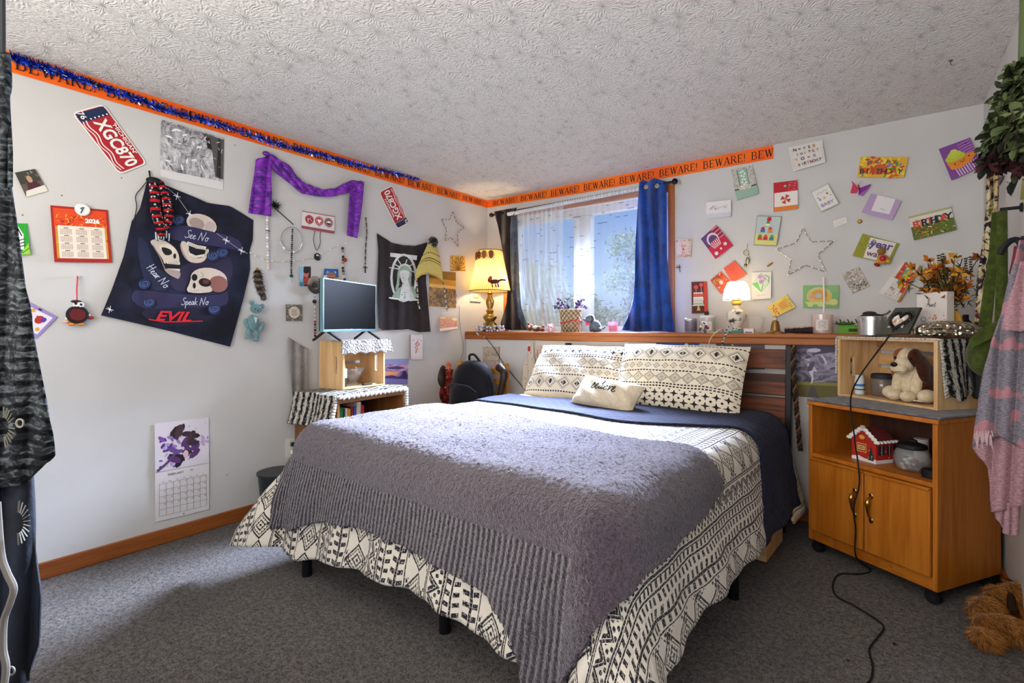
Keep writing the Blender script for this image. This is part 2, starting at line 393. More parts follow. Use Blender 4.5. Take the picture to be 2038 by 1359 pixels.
def resample(P, n):
    P = [V3((p[0], p[1], p[2] if len(p) > 2 else 0)) for p in P]; d = [0]
    for a, b in zip(P, P[1:]): d.append(d[-1]+(b-a).length)
    out = []
    for i in range(n+1):
        t = d[-1]*i/n; k = 0
        while k < len(P)-2 and d[k+1] < t: k += 1
        out.append(P[k].lerp(P[k+1], (t-d[k])/max(d[k+1]-d[k], 1e-9)))
    return out
def coons(mb, T, B, L, Rr, fr, off, nu, nv, mat):
    """sheet between four pixel edges (T,B left to right; L,R top to bottom), laid on fr(px,py,off)"""
    T, B, L, Rr = resample(T, nu), resample(B, nu), resample(L, nv), resample(Rr, nv); vs, uv = [], []
    for j in range(nv+1):
        v = j/nv
        for i in range(nu+1):
            u = i/nu
            p = T[i]*(1-v)+B[i]*v+L[j]*(1-u)+Rr[j]*u-(T[0]*(1-u)*(1-v)+T[nu]*u*(1-v)+B[0]*(1-u)*v+B[nu]*u*v)
            vs.append(fr(p.x, p.y, off(p.x, p.y))); uv.append((u, 1-v))
    w_ = nu+1
    mb.add(vs, [(j*w_+i, j*w_+i+1, (j+1)*w_+i+1, (j+1)*w_+i) for j in range(nv) for i in range(nu)], mat, uv)
def bez(P, n=24):
    """smooth curve through points (Catmull-Rom)"""
    P = [V3(p) for p in P]; Q = [P[0]]+P+[P[-1]]; out = []
    for i in range(1, len(Q)-2):
        a, b, c, d = Q[i-1:i+3]
        for k in range(n):
            t = k/n; out.append(.5*((2*b)+(c-a)*t+(2*a-5*b+4*c-d)*t*t+(3*b-a-3*c+d)*t**3))
    return out+[P[-1]]
def beads(mb, pts, r, cols, n=6, sp=2.0):
    """bead string along a polyline"""
    P = resample(pts, max(2, int(sum((V3(b)-V3(a)).length for a, b in zip(pts, pts[1:]))/(r*sp))))
    for i, p in enumerate(P): mb.ell(p, r, cols[i % len(cols)], n=n, m=4)
# ================================================================ ROOM
def ceil_fn(nb):
    t = nb.N.new('ShaderNodeTexCoord'); sep = S(nb, t.outputs['Object'])
    vn = nb.N.new('ShaderNodeTexVoronoi'); nb.L.new(sep.k, vn.inputs['Vector']); vn.inputs['Scale'].default_value = 7
    sub = nb.N.new('ShaderNodeVectorMath'); sub.operation = 'SUBTRACT'
    nb.L.new(sep.k, sub.inputs[0]); nb.L.new(vn.outputs['Position'], sub.inputs[1])
    x, y, z = nb.xyz(S(nb, sub.outputs[0])); ang = nb.math('ARCTAN2', y, x)
    n = nb.noise(sep, 9, 3); n2 = nb.noise(sep, 60, 4, .7); n3 = nb.noise(sep, 26, 4, .7, 2.0)
    ray_ = (ang*22+n*44).sin()*.5+.5
    h = ray_*.24+n2*.8+n3*1.0
    nb.bump(h, .85, .011); nb.color(nb.mix(nb.ss(h, .62, .92), '#a5a19b', '#dddad5'))  # low parts of the relief coloured darker, imitating shade in the texture
def carpet_fn(nb):
    v = nb.co(); a = nb.noise(v, 150, 4, .8); b = nb.noise(v, 62, 4, .75); c = nb.noise(v, 2.2, 2)
    cc = nb.mix(nb.ss(a*.6+b*.4, .38, .62), '#35302e', '#847d76'); nb.color(nb.mix(nb.ss(c, .3, .7), cc, nb.mix(.25, cc, '#2f2c33')))
    nb.bump(a+b, .8, .008); nb.p.inputs['Sheen Weight'].default_value = .1
def wall_fn(nb):
    v = nb.co(); n = nb.noise(v, 1.3, 3); f = nb.noise(v, 130, 3)
    nb.color(nb.mix(nb.ss(n, .3, .7), '#c1bfbb', '#cbc9c5')); nb.bump(f, .08, .003)
WALL = newmat('wall_paint', rough=.75, fn=wall_fn); CEIL = newmat('ceiling_texture', rough=.9, fn=ceil_fn, spec=.1)
CARPET = newmat('carpet', rough=1, fn=carpet_fn, spec=.05)
OAK = wood('oak_trim', '#8a4a1c', '#a8622a', 0, 10); OAKY = wood('oak_trim_y', '#7c4016', '#9a5722', 1, 10); OAKZ = wood('oak_trim_z', '#94501e', '#b06a30', 2, 10)
Y0 = -4.7
def struct(name, mb, **k): return mb.build(name, kind='structure', **k)
struct('floor', MB().box((WX/2, Y0/2, -.05), (WX+.4, -Y0+.4, .1), CARPET), smooth=0)
struct('ceiling', MB().box((WX/2, Y0/2, HC+.05), (WX+.4, -Y0+.4, .1), CEIL), smooth=0)
struct('wall_left', MB().box((-.06, Y0/2, HC/2), (.12, -Y0+.3, HC), WALL), smooth=0)
struct('wall_right', MB().box((WX+.06, Y0/2, HC/2), (.12, -Y0+.3, HC), WALL), smooth=0)
struct('wall_front', MB().box((WX/2, Y0-.06, HC/2), (WX+.3, .12, HC), WALL), smooth=0)
OX0, OX1, OZ1 = .24, 1.66, 2.03
mb = MB()
for x0, x1, z0, z1 in ((0, OX0, .9, HC), (OX1, WX, .9, HC), (OX0, OX1, OZ1, HC), (OX0, OX1, .9, ZL-.002)):
    mb.box(((x0+x1)/2, .07, (z0+z1)/2), (x1-x0, .14, z1-z0), WALL)
struct('wall_back', mb, smooth=0)
struct('wall_back_lower', MB().box((WX/2, -LEDGE/2+.07, .5), (WX, LEDGE+.14, 1.0), WALL), smooth=0)
mb = MB().box((WX/2, -LEDGE/2-.012, ZL-.013), (WX, LEDGE+.024, .026), OAK).box((WX/2, -LEDGE-.012, ZL-.045), (WX, .024, .04), OAK)
struct('trim_1', mb, bevel=.006)
BB = .073
struct('baseboard_left', MB().box((.007, Y0/2, BB/2), (.014, -Y0, BB), OAKY), bevel=.004)
struct('baseboard_back', MB().box((WX/2, -LEDGE-.007, BB/2), (WX-.03, .014, BB), OAK), bevel=.004)
struct('baseboard_right', MB().box((WX-.007, (Y0-LEDGE)/2, BB/2), (.014, -Y0-LEDGE-.03, BB), OAKY), bevel=.004)
mb = MB()
for x in (OX1+.022, OX0-.022): mb.box((x, -.008, (ZL+OZ1+.05)/2), (.045, .016, OZ1+.05-ZL), OAKZ)
mb.box(((OX0+OX1)/2, -.008, OZ1+.026), (OX1-OX0, .016, .05), OAK)
struct('trim_2', mb, bevel=.003)
# window: white frame, two sashes with glass
WHT = C('#bdbcb9', .4)
wn = TH('window_1', '', '', (.95, .1, ZL)); del wn['label'], wn['category']; wn['kind'] = 'structure'
mb = MB()
for x0, x1, z0, z1 in ((OX0, .30, ZL, OZ1), (1.60, OX1, ZL, OZ1), (.30, 1.60, 1.972, OZ1), (.30, 1.60, ZL, 1.085), (.862, 1.012, 1.085, 1.972)):
    mb.box(((x0+x1)/2, .09, (z0+z1)/2), (x1-x0, .07, z1-z0), WHT)
mb.box((.905, .052, 1.53), (.05, .02, .88), WHT)
mb.build('window_frame', wn, bevel=.004)
GL = glassy('window_glass', '#e8f2f8', .06)
for x0, x1 in ((.30, .862), (1.012, 1.60)): MB().box(((x0+x1)/2, .1, 1.53), (x1-x0, .006, .89), GL).build('pane', wn, smooth=0)
# nicks in the paint and ceiling hook
hk = MB(); p = on(2, HC, 1892, 120)
hk.tube([p, p+V3((0, 0, -.02)), p+V3((.012, -.004, -.026)), p+V3((.022, -.008, -.02))], .0018, C('#6b6a62', .4, 1)); hk.lathe([(.008, 0), (.006, -.004)], p, C('#6b6a62', .4, 1), 10)
hk.build('ceiling_hook', label='small metal hook screwed into the ceiling at the right', cat='hook')

# ---------------------------------------------------------------- outside: lawn and trees
GR = newmat('lawn', fn=lambda nb: nb.color(nb.mix(nb.ss(nb.noise(nb.co(), 3, 4), .3, .7), '#5d7350', '#8a9b78')))
MB().box((-3, 18, .3), (60, 34, .1), GR).build('lawn', label='', cat='', kind='structure', smooth=0)
def tree(x, y, h, r, cols, label, n=1500, z0=.3):
    t = TH('tree', label, 'tree', (x, y, z0), 'trees outside the window'); MB().tube([(x, y, z0), (x+.1, y, z0+h*.5), (x, y, z0+h*.85)], lambda q: .12*(1-q)+.03, C('#5b5046')).build('trunk', t)
    mb = MB(); rr = random.Random(int(x*100+y))
    cl = [(rr.gauss(0, r*.45), rr.gauss(0, r*.4), rr.uniform(.25, 1)*h) for _ in range(26)]
    for _ in range(n):
        cx, cy, cz = rr.choice(cl); p = V3((x+max(-r, min(r, cx+rr.gauss(0, r*.25))), y+max(-r, min(r, cy+rr.gauss(0, r*.25))), z0+cz+rr.gauss(0, r*.2))); s_ = rr.uniform(.02, .05)
        a = V3((rr.gauss(0, 1), rr.gauss(0, 1), rr.gauss(0, 1))).normalized(); b = a.orthogonal().normalized()
        mb.add([p-a*s_, p+b*s_*.5, p+a*s_, p-b*s_*.5], [(0, 1, 2, 3)], rr.choice(cols))
    mb.build('foliage', t, smooth=0)
LV = ['#7f9a76', '#9fb595', '#5f7d5a', '#b9c9ae', '#8aa59a']
tree(-.40, 4.0, 2.3, .36, LV, 'taller green tree outside beside the blue curtain', 3200)
tree(-1.22, 4.0, 1.35, .36, LV[:3]+['#6d8a80'], 'low green shrub seen beside the window mullion', 2400)
tree(-2.15, 4.1, 1.75, .42, LV, 'tree at the far left outside behind the left sheer curtain', 2600)
mb = MB(); rr = random.Random(8)
for _ in range(3500):
    p = V3((rr.uniform(-5.5, 1.5), 7+rr.uniform(-.3, .3), .35+rr.random()*1.15)); a = V3((rr.gauss(0, 1), rr.gauss(0, 1), rr.gauss(0, 1))).normalized(); q = a.orthogonal().normalized(); s_ = rr.uniform(.05, .1)
    mb.add([p-a*s_, p+q*s_*.5, p+a*s_, p-q*s_*.5], [(0, 1, 2, 3)], rr.choice(LV))
mb.build('hedge', label='long clipped green hedge far outside the window', cat='hedge', smooth=0)

# ---------------------------------------------------------------- curtains
def sheer_mat(dens, st):
    m = bpy.data.materials.new('sheer_voile'); m.use_nodes = True; nb = NB(m); N, L = nb.N, nb.L; N.remove(nb.p)
    u, v = nb.uv(); out = N['Material Output']
    ln = v*0.0
    d = N.new('ShaderNodeBsdfDiffuse'); tl = N.new('ShaderNodeBsdfTranslucent'); tr = N.new('ShaderNodeBsdfTransparent'); a = N.new('ShaderNodeMixShader'); b = N.new('ShaderNodeMixShader')
    for q in (d, tl): q.inputs[0].default_value = (.82, .85, .88, 1)
    a.inputs[0].default_value = .0; L.new(d.outputs[0], a.inputs[1]); L.new(tl.outputs[0], a.inputs[2])
    L.new((ln+dens+nb.ss((u*75).sin()+nb.noise(nb.co('UV', (1, .04, 1)), 9, 2), .2, 1.6)*st).k, b.inputs[0]); L.new(tr.outputs[0], b.inputs[1]); L.new(a.outputs[0], b.inputs[2]); L.new(b.outputs[0], out.inputs[0])
    return m
SHEERS = [sheer_mat(.36, .16), sheer_mat(.13, .06)]
def sheer(T, B, L, Rr, label, folds, y=.055, dens=46, m_=0):
    f = lambda px, py: y+.010*sin(px*folds)+.006*sin(px*folds*.43+py*.02)
    mb = MB(); coons(mb, T, B, L, Rr, UW, f, 90, 40, SHEERS[m_])
    # gathered heading and woven dark dashes
    wv = 91; V_ = list(mb.v)
    for k in range(dens):
        i, j = RN.randrange(3, 84), RN.randrange(3, 38); w_ = RN.choice((3, 4, 5, 6))
        a, b = V_[j*wv+i], V_[j*wv+min(i+w_, 90)]; o = V3((0, -.003, 0))
        mb.tube([a+o, (a+b)/2+o*1.5, b+o], .0016, '#1d2024', 4)
    o = mb.build('sheer_curtain', label=label, cat='curtain', group='sheer curtains in the window')
    hd = MB(); P = resample(T, 80); hd.tube([UW(p.x, p.y, .085)-V3((0, 0, .004)) for p in P], lambda q: .016+.004*sin(q*190), C('#c3c7cc', .9), 10)
    hd.build('gathered_heading', o)
sheer([(1011, 425), (1122, 403)], [(1040, 657), (1085, 658), (1140, 657)], [(1011, 428), (1014, 500), (1022, 580), (1040, 657)], [(1122, 405), (1120, 500), (1122, 562), (1134, 605), (1140, 657)], 'left sheer white curtain with dark dashes, gathered in folds', .42)
sheer([(1122, 403), (1273, 374)], [(1140, 657), (1236, 657)], [(1122, 405), (1121, 500), (1123, 562), (1134, 605), (1140, 657)], [(1273, 376), (1265, 454), (1258, 588), (1251, 626), (1236, 657)], 'right sheer white curtain with dark dashes in front of the blue sky', .2, .05, 52, 1)
ro = MB().tube([UW(979, 428, .085), UW(1338, 362, .085)], .009, C('#241c22', .35, .6), 10).ell(UW(1343, 361, .085), .021, C('#1d171e', .3, .6)).ell(UW(978, 428, .085), .02, C('#3a2b1e', .35, .6))
for q in ((1330, 364), (984, 427)): ro.tube([UW(*q, .085), UW(q[0], q[1], .0)], .006, C('#241c22', .35, .6))
ro.build('curtain_rod', label='dark metal curtain rod with round finials above the window', cat='curtain rod')
def vel(h, h2, name): return cloth(name, h, h2, 8, .75, .15, .25)
BLU = vel('#1747a0', '#12306e', 'blue_curtain_cloth'); DRK = vel('#2a201f', '#191316', 'dark_curtain_cloth'); LIN = vel('#5d6570', '#39414c', 'curtain_lining')
mb = MB()
coons(mb, [(1273, 362), (1280, 358), (1290, 361), (1302, 354), (1314, 358), (1326, 361)], [(1238, 657), (1268, 660), (1300, 659), (1343, 660)], [(1273, 362), (1269, 420), (1265, 470), (1262, 590), (1254, 620), (1238, 657)], [(1326, 361), (1327, 510), (1335, 600), (1343, 660)],
      UW, lambda x, y: .085+.020*sin((x-1270)*.30-(y-360)*.010)+.010*sin(x*.17+y*.02)+.03*max(0, (y-560)/100), 60, 40, BLU)
bc = mb.build('blue_curtain', label='bright blue curtain panel at the right of the window', cat='curtain', solid=.003)
for x, y in ((1286, 372), (1308, 370)): MB().lathe([(.010, 0), (.017, .002), (.017, .004), (.010, .005)], UW(x, y, .115), C('#a9a9ad', .25, 1), 16, (0, -1, 0)).build('grommet', bc)
mb = MB()
coons(mb, [(984, 421), (1010, 416), (1029, 413)], [(998, 655), (1020, 657), (1046, 657)], [(984, 421), (992, 455), (1003, 510), (1010, 570), (1008, 605), (996, 645), (998, 655)], [(1029, 413), (1014, 450), (1016, 520), (1021, 580), (1027, 625), (1046, 657)],
      UW, lambda x, y: .082+.016*sin((x-984)*.34)+.03*max(0, (y-590)/70), 40, 40, DRK)
dc = mb.build('dark_curtain', label='dark brown curtain at the left of the window behind the lamp', cat='curtain', solid=.003)
mb = MB()
coons(mb, [(1014, 432), (1028, 429)], [(1030, 656), (1052, 657)], [(1014, 432), (1016, 520), (1020, 580), (1030, 656)], [(1028, 429), (1032, 520), (1037, 610), (1052, 657)], UW, lambda x, y: .072+.010*sin(x*.5), 16, 30, LIN)
mb.build('lining', dc, solid=.002)

# ---------------------------------------------------------------- border tape and tinsel
OR = newmat('border_tape_orange', rough=.45, fn=lambda nb: nb.color(nb.mix(nb.ss(nb.noise(nb.co(), 4), .3, .7), '#e85a10', '#ee7418')))
y0 = LW(9, 100).y; L1 = -y0; TOT = L1+2.325
def tape_z(s): return HC-.003, HC-.088+(.022*max(0, 1-abs(s-L1)/.9))
def tape(s, v, o):
    a, b = tape_z(s); z = a+(b-a)*v; s_ = s
    return V3((.004+o, y0+s, z)) if s < L1 else V3((s-L1, -.004-o, z))
mb = MB(); ss_ = [L1*i/20 for i in range(20)]+[L1-.0001, L1+.006]+[L1+2.325*(i+1)/16 for i in range(16)]
mb.add([tape(s, v, 0) for s in ss_ for v in (0, 1)], [(2*i, 2*i+1, 2*i+3, 2*i+2) for i in range(len(ss_)-1)], OR)
its = []
for k in range(0, 8): its.append(('serif', 'BEWARE!' if k else 'BEW', L1+2.203+(.135 if k else .062)-k*.304, .53, .56, '#2a1016'))
for k in range(0, 20):
    xc = L1-.2-k*.304
    if xc > .15: its.append(('serif', 'BEWARE!', xc, .53, .56, '#2a1016'))
art(mb, tape, its, 1, 1, .086)
tp = mb.build('border_tape', label='orange BEWARE! border tape running along the top of two walls', cat='tape', smooth=0)
mb = MB(); TS = [C('#1b3fc4', .22, .8), C('#2d62f0', .2, .8), C('#12205e', .3, .8), C('#c8d8ff', .15, .9), C('#0b1338', .3, .8)]
cp = bez([LW(x, y, .022) for x, y in ((24, 114), (75, 131), (140, 152), (250, 190), (330, 219), (440, 249), (560, 289), (640, 309), (700, 326), (760, 339), (832, 357))], 12)
for i in range(3000):
    q = RN.random()**1.1*(len(cp)-1.01); k = int(q); p = cp[k].lerp(cp[k+1], q-k); d = (cp[k+1]-cp[k]).normalized()
    a = V3((abs(RN.gauss(0, .7)), RN.gauss(0, 1), RN.gauss(0, 1))).normalized(); dr = (d*RN.uniform(-1.2, 1.2)+a).normalized(); b = dr.orthogonal().normalized()*.0016
    L_ = RN.uniform(.014, .030); e1 = p+dr*L_; e1.x = max(e1.x, .008); e1.z = min(e1.z, HC-.006)
    mb.add([p-b, p+b, e1+b, e1-b], [(0, 1, 2, 3)], TS[RN.choice((0, 0, 1, 1, 2, 3, 4))])
mb.tube(cp, .003, '#1a2a70', 5)
mb.build('tinsel_garland', label='blue tinsel garland hung along the top of the left wall', cat='garland', smooth=0)
# ================================================================ BED
BO, BU, BV = V3((.958, -.327, 0)), V3((.998, -.061, 0)), V3((-.061, -.998, 0))
RE, ZT, A0, A1, B1 = .10, .60, -.15, 1.52, 1.92
def bp(a, b, z): return BO+BU*a+BV*b+V3((0, 0, z))
def drape(a, b, off=0.0, fl=.2, amp=1.0):
    qa = min(max(a, A0+RE), A1-RE); qb = min(b, B1-RE); va, vb = a-qa, b-qb; r = math.hypot(va, vb)
    if r < 1e-9: x, y, z = a, b, ZT+off
    else:
        n = (va/r, vb/r); L = RE*PI/2
        if r < L: h = (RE+off)*sin(r/RE); z = ZT-RE+(RE+off)*cos(r/RE)
        else:
            d = r-L; f = fl
            if n[0] < 0: f += .42*min(1, -n[0]*1.6)*min(1, max(0, n[1])*2.2)       # left foot corner stands out
            if n[0] > 0 and n[1] > 0: f += .12*min(n[0], n[1])*2
            k = min(1, d/.25)*amp
            wv = .011*k*(sin(a*21+.6)*max(0, n[1])+.6*sin(b*15)*abs(n[0]))+.003*k*sin(a*47+b*33)
            h = RE+off+d*f+wv; z = ZT-RE-d*math.sqrt(max(.05, 1-f*f))
        x, y = qa+n[0]*h, qb+n[1]*h
    if z < .012+off*.3: z = .012+off*.3
    return bp(x, y, z)
def dsheet(T, B, L, Rr, off, mat, nu, nv, fl=.2, amp=1, rough=0.0, wr=0.0):
    T, B, L, Rr = resample(T, nu), resample(B, nu), resample(L, nv), resample(Rr, nv); mb = MB(); vs, uv = [], []; rr = random.Random(5)
    for j in range(nv+1):
        v = j/nv
        for i in range(nu+1):
            u = i/nu; p = T[i]*(1-v)+B[i]*v+L[j]*(1-u)+Rr[j]*u-(T[0]*(1-u)*(1-v)+T[nu]*u*(1-v)+B[0]*(1-u)*v+B[nu]*u*v)
            o = off+(wr*(sin(p.x*9+p.y*14)*sin(p.x*4-p.y*7+1)) if wr else 0)
            q = drape(p.x, p.y, o, fl, amp)
            if rough: q += V3((rr.gauss(0, rough*.5), rr.gauss(0, rough*.5), rr.gauss(0, rough*.7)))
            vs.append(q); uv.append((p.x, p.y))
    w_ = nu+1; mb.add(vs, [(j*w_+i, (j+1)*w_+i, (j+1)*w_+i+1, j*w_+i+1) for j in range(nv) for i in range(nu)], mat, uv)
    return mb
def OR_(*a):
    r = a[0]
    for q in a[1:]: r = r.max(q)
    return r
def quilt_mask(nb, t, s):
    t = t*1.22; s = s*1.22; P = .42; wob = nb.noise(nb.co('UV'), 30, 2); t = t+(wob-.5)*.006; u = (t/P).frac()*P
    sp = lambda c, q: (((u-c).abs()*38+s*q).sin() > .15)*((u-c).abs() < .034)*((u-c).abs() > .008)
    line = lambda c, h: (u-c).abs() < h
    m = (s.tri(.15)-.5)*.130; m2 = (s.tri(.15))
    dia = s.tri(.15)+((u-.165)/.070).abs()            # diamonds of height .15
    rings = OR_(dia.band(.84, 1.0), dia.band(.66, .73), dia.band(.30, .42), (dia < .12))
    chk = ((s*260).sin()*(u*260).sin() > .25)*(dia < .66)*.75
    tri_ = s.tri(.15)+(1.0-((u-.165)/.070).abs()); leaf = (tri_ < .66)*(((s*190).sin()*(u*210).sin()) > .05)
    inb = (u-.165).abs() < .070
    z = (s.tri(.075)*.055+.262); zig = ((u-z).abs() < .008).max(((u-z) < -.012)*(u > .262)*(((u-z) > -.034)))*(u.band(.255, .335))
    zf = (u > (z+.013))*(u < .332)*((s*180).sin()*(u*170).sin() > .2)
    return OR_(sp(.045, 150), line(.045, .006), line(.088, .0028), inb*rings, inb*chk, inb*leaf, line(.241, .0035), line(.250, .0025), zig, zf, line(.340, .005), line(.352, .0025), sp(.385, 170), line(.385, .004))
def quilt_fn(nb):
    t, s = nb.uv(); m = quilt_mask(nb, t, s); n = nb.noise(nb.co('UV'), 160, 3)
    nb.color(nb.mix((m*nb.ss(n, .25, .5)).min(1.0), '#d2c9b9', '#1f1d24'))
    q = ((t+s)/.07).frac()-.5; q2 = ((t-s)/.07).frac()-.5
    nb.bump((q.abs().min(q2.abs()))*1.2+n*.12, .35, .010); nb.p.inputs['Sheen Weight'].default_value = .1
QUILT = newmat('quilt_print', rough=.9, fn=quilt_fn, spec=.1)
def cream_fn(nb):
    t, s = nb.uv(); u = (t/.11).frac()*.11; n = nb.noise(nb.co('UV'), 90, 2)
    m = OR_((u-.03).abs().band(-1, .003), ((u-.055).abs() < .010)*((s*230).sin()*(t*300).sin() > .3), ((u-.082).abs() < .007)*((s*330).sin() > .4))
    nb.color(nb.mix(m*.8*nb.ss(n, .3, .5), '#e6d9bd', '#3a332e')); nb.bump(nb.noise(nb.co('UV'), 22, 3), .5, .008)
CREAM = newmat('comforter_print', rough=.9, fn=cream_fn, spec=.1)
def navy_fn(nb):
    t, s = nb.uv(); n = nb.noise(nb.co('UV', (1, 3.2, 1)), 42, 3); q = ((t+s)/.07).frac()-.5; q2 = ((t-s)/.07).frac()-.5
    nb.color(nb.mix(nb.ss(n, .3, .7), '#1a1c2e', '#292c40')); nb.bump(q.abs().min(q2.abs())*1.6+n, .55, .010); nb.p.inputs['Sheen Weight'].default_value = .04
NAVY = newmat('quilt_reverse', rough=.9, fn=navy_fn, spec=.06)
def fuzz_fn(nb):
    t, s = nb.uv(); v = nb.co(); n = nb.noise(v, 95, 4, .75); n2 = nb.noise(v, 230, 2); b = nb.noise(v, 7, 2)
    rib = ((t*300).sin()*.5+.5)*(s > 1.99)*(t < 1.42)
    nb.color(nb.mix(nb.ss(n*.65+n2*.35-rib*.07, .36, .60), '#241820', '#54424f')); nb.bump(n*.9+n2*.6-rib*.8+b*.3, 1.0, .012)
    nb.p.inputs['Sheen Weight'].default_value = .45; nb.p.inputs['Sheen Roughness'].default_value = .5
FUZZ = newmat('fuzzy_plush', rough=1, fn=fuzz_fn, spec=.03)
BLK = C('#17161a', .45, .4)

bed = TH('bed', 'black metal bed frame on thin legs under the patterned quilt', 'bed', bp(.76, 1, 0))
mb = MB()
for a in (.03, .78, 1.50): mb.bar(bp(a, .08, .285), bp(a, 1.9, .285), .04, .05, BLK)
for b in (.09, .95, 1.88): mb.bar(bp(.03, b, .285), bp(1.50, b, .285), .04, .05, BLK)
mb.build('rail', bed)
for a, b in ((.038, 1.96), (.80, 1.845), (1.50, 1.9), (1.512, .948), (.03, .95), (.03, .10), (1.5, .10), (.78, .95)):
    MB().cyl(bp(a, b, 0), bp(a, b, .30), .021, BLK, 12).build('leg', bed)
MB().grid(lambda u, v: drape(A0+.02+(A1-A0-.04)*u, .09+(B1-.11)*v, -.006), 16, 20, '#d8d2c6').box(bp(.685, 1.0, .43), (1.42, 1.66, .22), '#d8d2c6', Matrix.Rotation(-.061, 3, 'Z')).build('mattress', label='mattress hidden under the patterned bedding of the bed', cat='mattress')
hb = TH('headboard', 'rustic dark wood slatted headboard with black metal posts', 'headboard', (1.75, -.37, .2))
def hp(x, z): return V3((x, -.345-.03*max(0, (.95-z)/.5), z))
RUST = wood('rustic_slat', '#3a1c10', '#8a4a26', 0, 9, .55)
for z0, z1 in ((.842, .950), (.695, .812), (.566, .682), (.44, .55)):
    MB().bar(hp(1.055, (z0+z1)/2)+V3((0, -.0, 0)), hp(2.452, (z0+z1)/2+.006), .022, z1-z0, RUST).build('slat', hb, bevel=.003)
for x, zt in ((1.048, .966), (2.462, .975)):
    MB().bar(hp(x, .02), hp(x, zt), .045, .03, BLK, (1, 0, 0)).build('post', hb, bevel=.003)
q = bez([(.02, .80), (.5, .82), (1.0, .86), (1.3, .74), (1.47, .66), (1.66, .72), (1.88, .86)])
EDGE = [(p.x, p.y) for p in q]; EDGE = [(-.42, .82), (-.2, .80)]+EDGE
FAR = [(-.42, .46), (.08, .48), (.5, .36), (.92, .20), (1.36, .11), (1.5, .17), (1.88, .22)]
dsheet([(-.45, .09), (1.94, .09)], [(-.45, .62), (1.3, .62), (1.94, .36)], [(-.45, .09), (-.45, .62)], [(1.94, .09), (1.94, .36)], .010, CREAM, 110, 26, .24, .5, wr=.008).build('comforter', label='cream comforter with dotted bands showing beside the pillows', cat='comforter', solid=.012)
dsheet(FAR, EDGE, [FAR[0], EDGE[0]], [FAR[-1], EDGE[-1]], .034, NAVY, 110, 26, .19, 1, wr=.004).build('folded_throw', label='dark navy quilt reverse folded back across the bed below the pillows', cat='quilt', solid=.008)
FOOT = [(-.42, 2.36), (.10, 2.38), (.28, 2.33), (.44, 2.31), (.66, 2.29), (.9, 2.27), (1.1, 2.30), (1.29, 2.30), (1.5, 2.36), (1.86, 2.34)]
RGT = [EDGE[-1], (1.87, 1.2), (1.86, 1.5), (1.88, 1.75), (1.92, 2.05), FOOT[-1]]
QZ = [(p[0], p[1]-.02) for p in EDGE]
quilt = dsheet(QZ, FOOT, [QZ[0], (-.43, 1.6), FOOT[0]], [QZ[-1]]+RGT[1:], .022, QUILT, 200, 130, .22, 1.25, wr=.003).build('quilt', label='cream quilt with black geometric bands hanging over the bed sides and foot', cat='quilt', solid=.008)
b1 = [(-.22, 1.12), (.06, 1.12), (.4, 1.15), (.8, 1.18), (1.2, 1.235), (1.4, 1.22), (1.57, 1.235)]
b2 = [(-.14, 2.29), (.02, 2.27), (.14, 2.22), (.27, 2.175), (.55, 2.14), (.96, 2.145), (1.16, 2.17), (1.27, 2.24), (1.35, 2.40)]
b3 = [b1[-1], (1.60, 1.42), (1.62, 1.72), (1.62, 1.95), (1.53, 2.16), (1.35, 2.40)]
FZ = dsheet(b1, b2, [b1[0], (-.2, 1.7), b2[0]], b3, .046, FUZZ, 330, 240, .22, .9, rough=.0022, wr=.005)
FZ.build('fuzzy_blanket', label='taupe purple fuzzy blanket spread over the foot of the bed', cat='blanket', solid=.014, smooth=180)

# pillows
def pillow(name, label, c, w_, h_, t_, tilt, rz, mat, back, sag=.04, cat='pillow', roll=0, grp=None):
    M = Matrix.Rotation(rz, 3, 'Z') @ Matrix.Rotation(tilt, 3, 'X') @ Matrix.Rotation(roll, 3, 'Y'); mb = MB(); n = 34; rr = random.Random(int(c[0]*100))
    ph = [rr.uniform(0, 6) for _ in range(6)]
    for sg, m in ((1, mat), (-1, back)):
        def f(u, v, sg=sg):
            a, b = u*2-1, v*2-1; e_ = max(0, (1-abs(a)**3.2))**.55*max(0, (1-abs(b)**3.2))**.55
            x = a*w_/2*(1-sag*(1-b*b)*.6*abs(a)**3); z = b*h_/2*(1-sag*(1-a*a)*1.0*abs(b)**3)
            y = -sg*t_/2*e_*(1+.05*sin(a*5+ph[0])*sin(b*4+ph[1]))-sg*.006*sin(a*9+b*7+ph[2])*e_
            return V3(c)+M @ V3((x, y, z))
        if sg > 0: mb.grid(f, n, n, m); front = f
        else: mb.grid(lambda u, v: f(1-u, v), n, n, m)
    o = mb.build(name, label=label, cat=cat, group=grp, smooth=180)
    return o, front, M
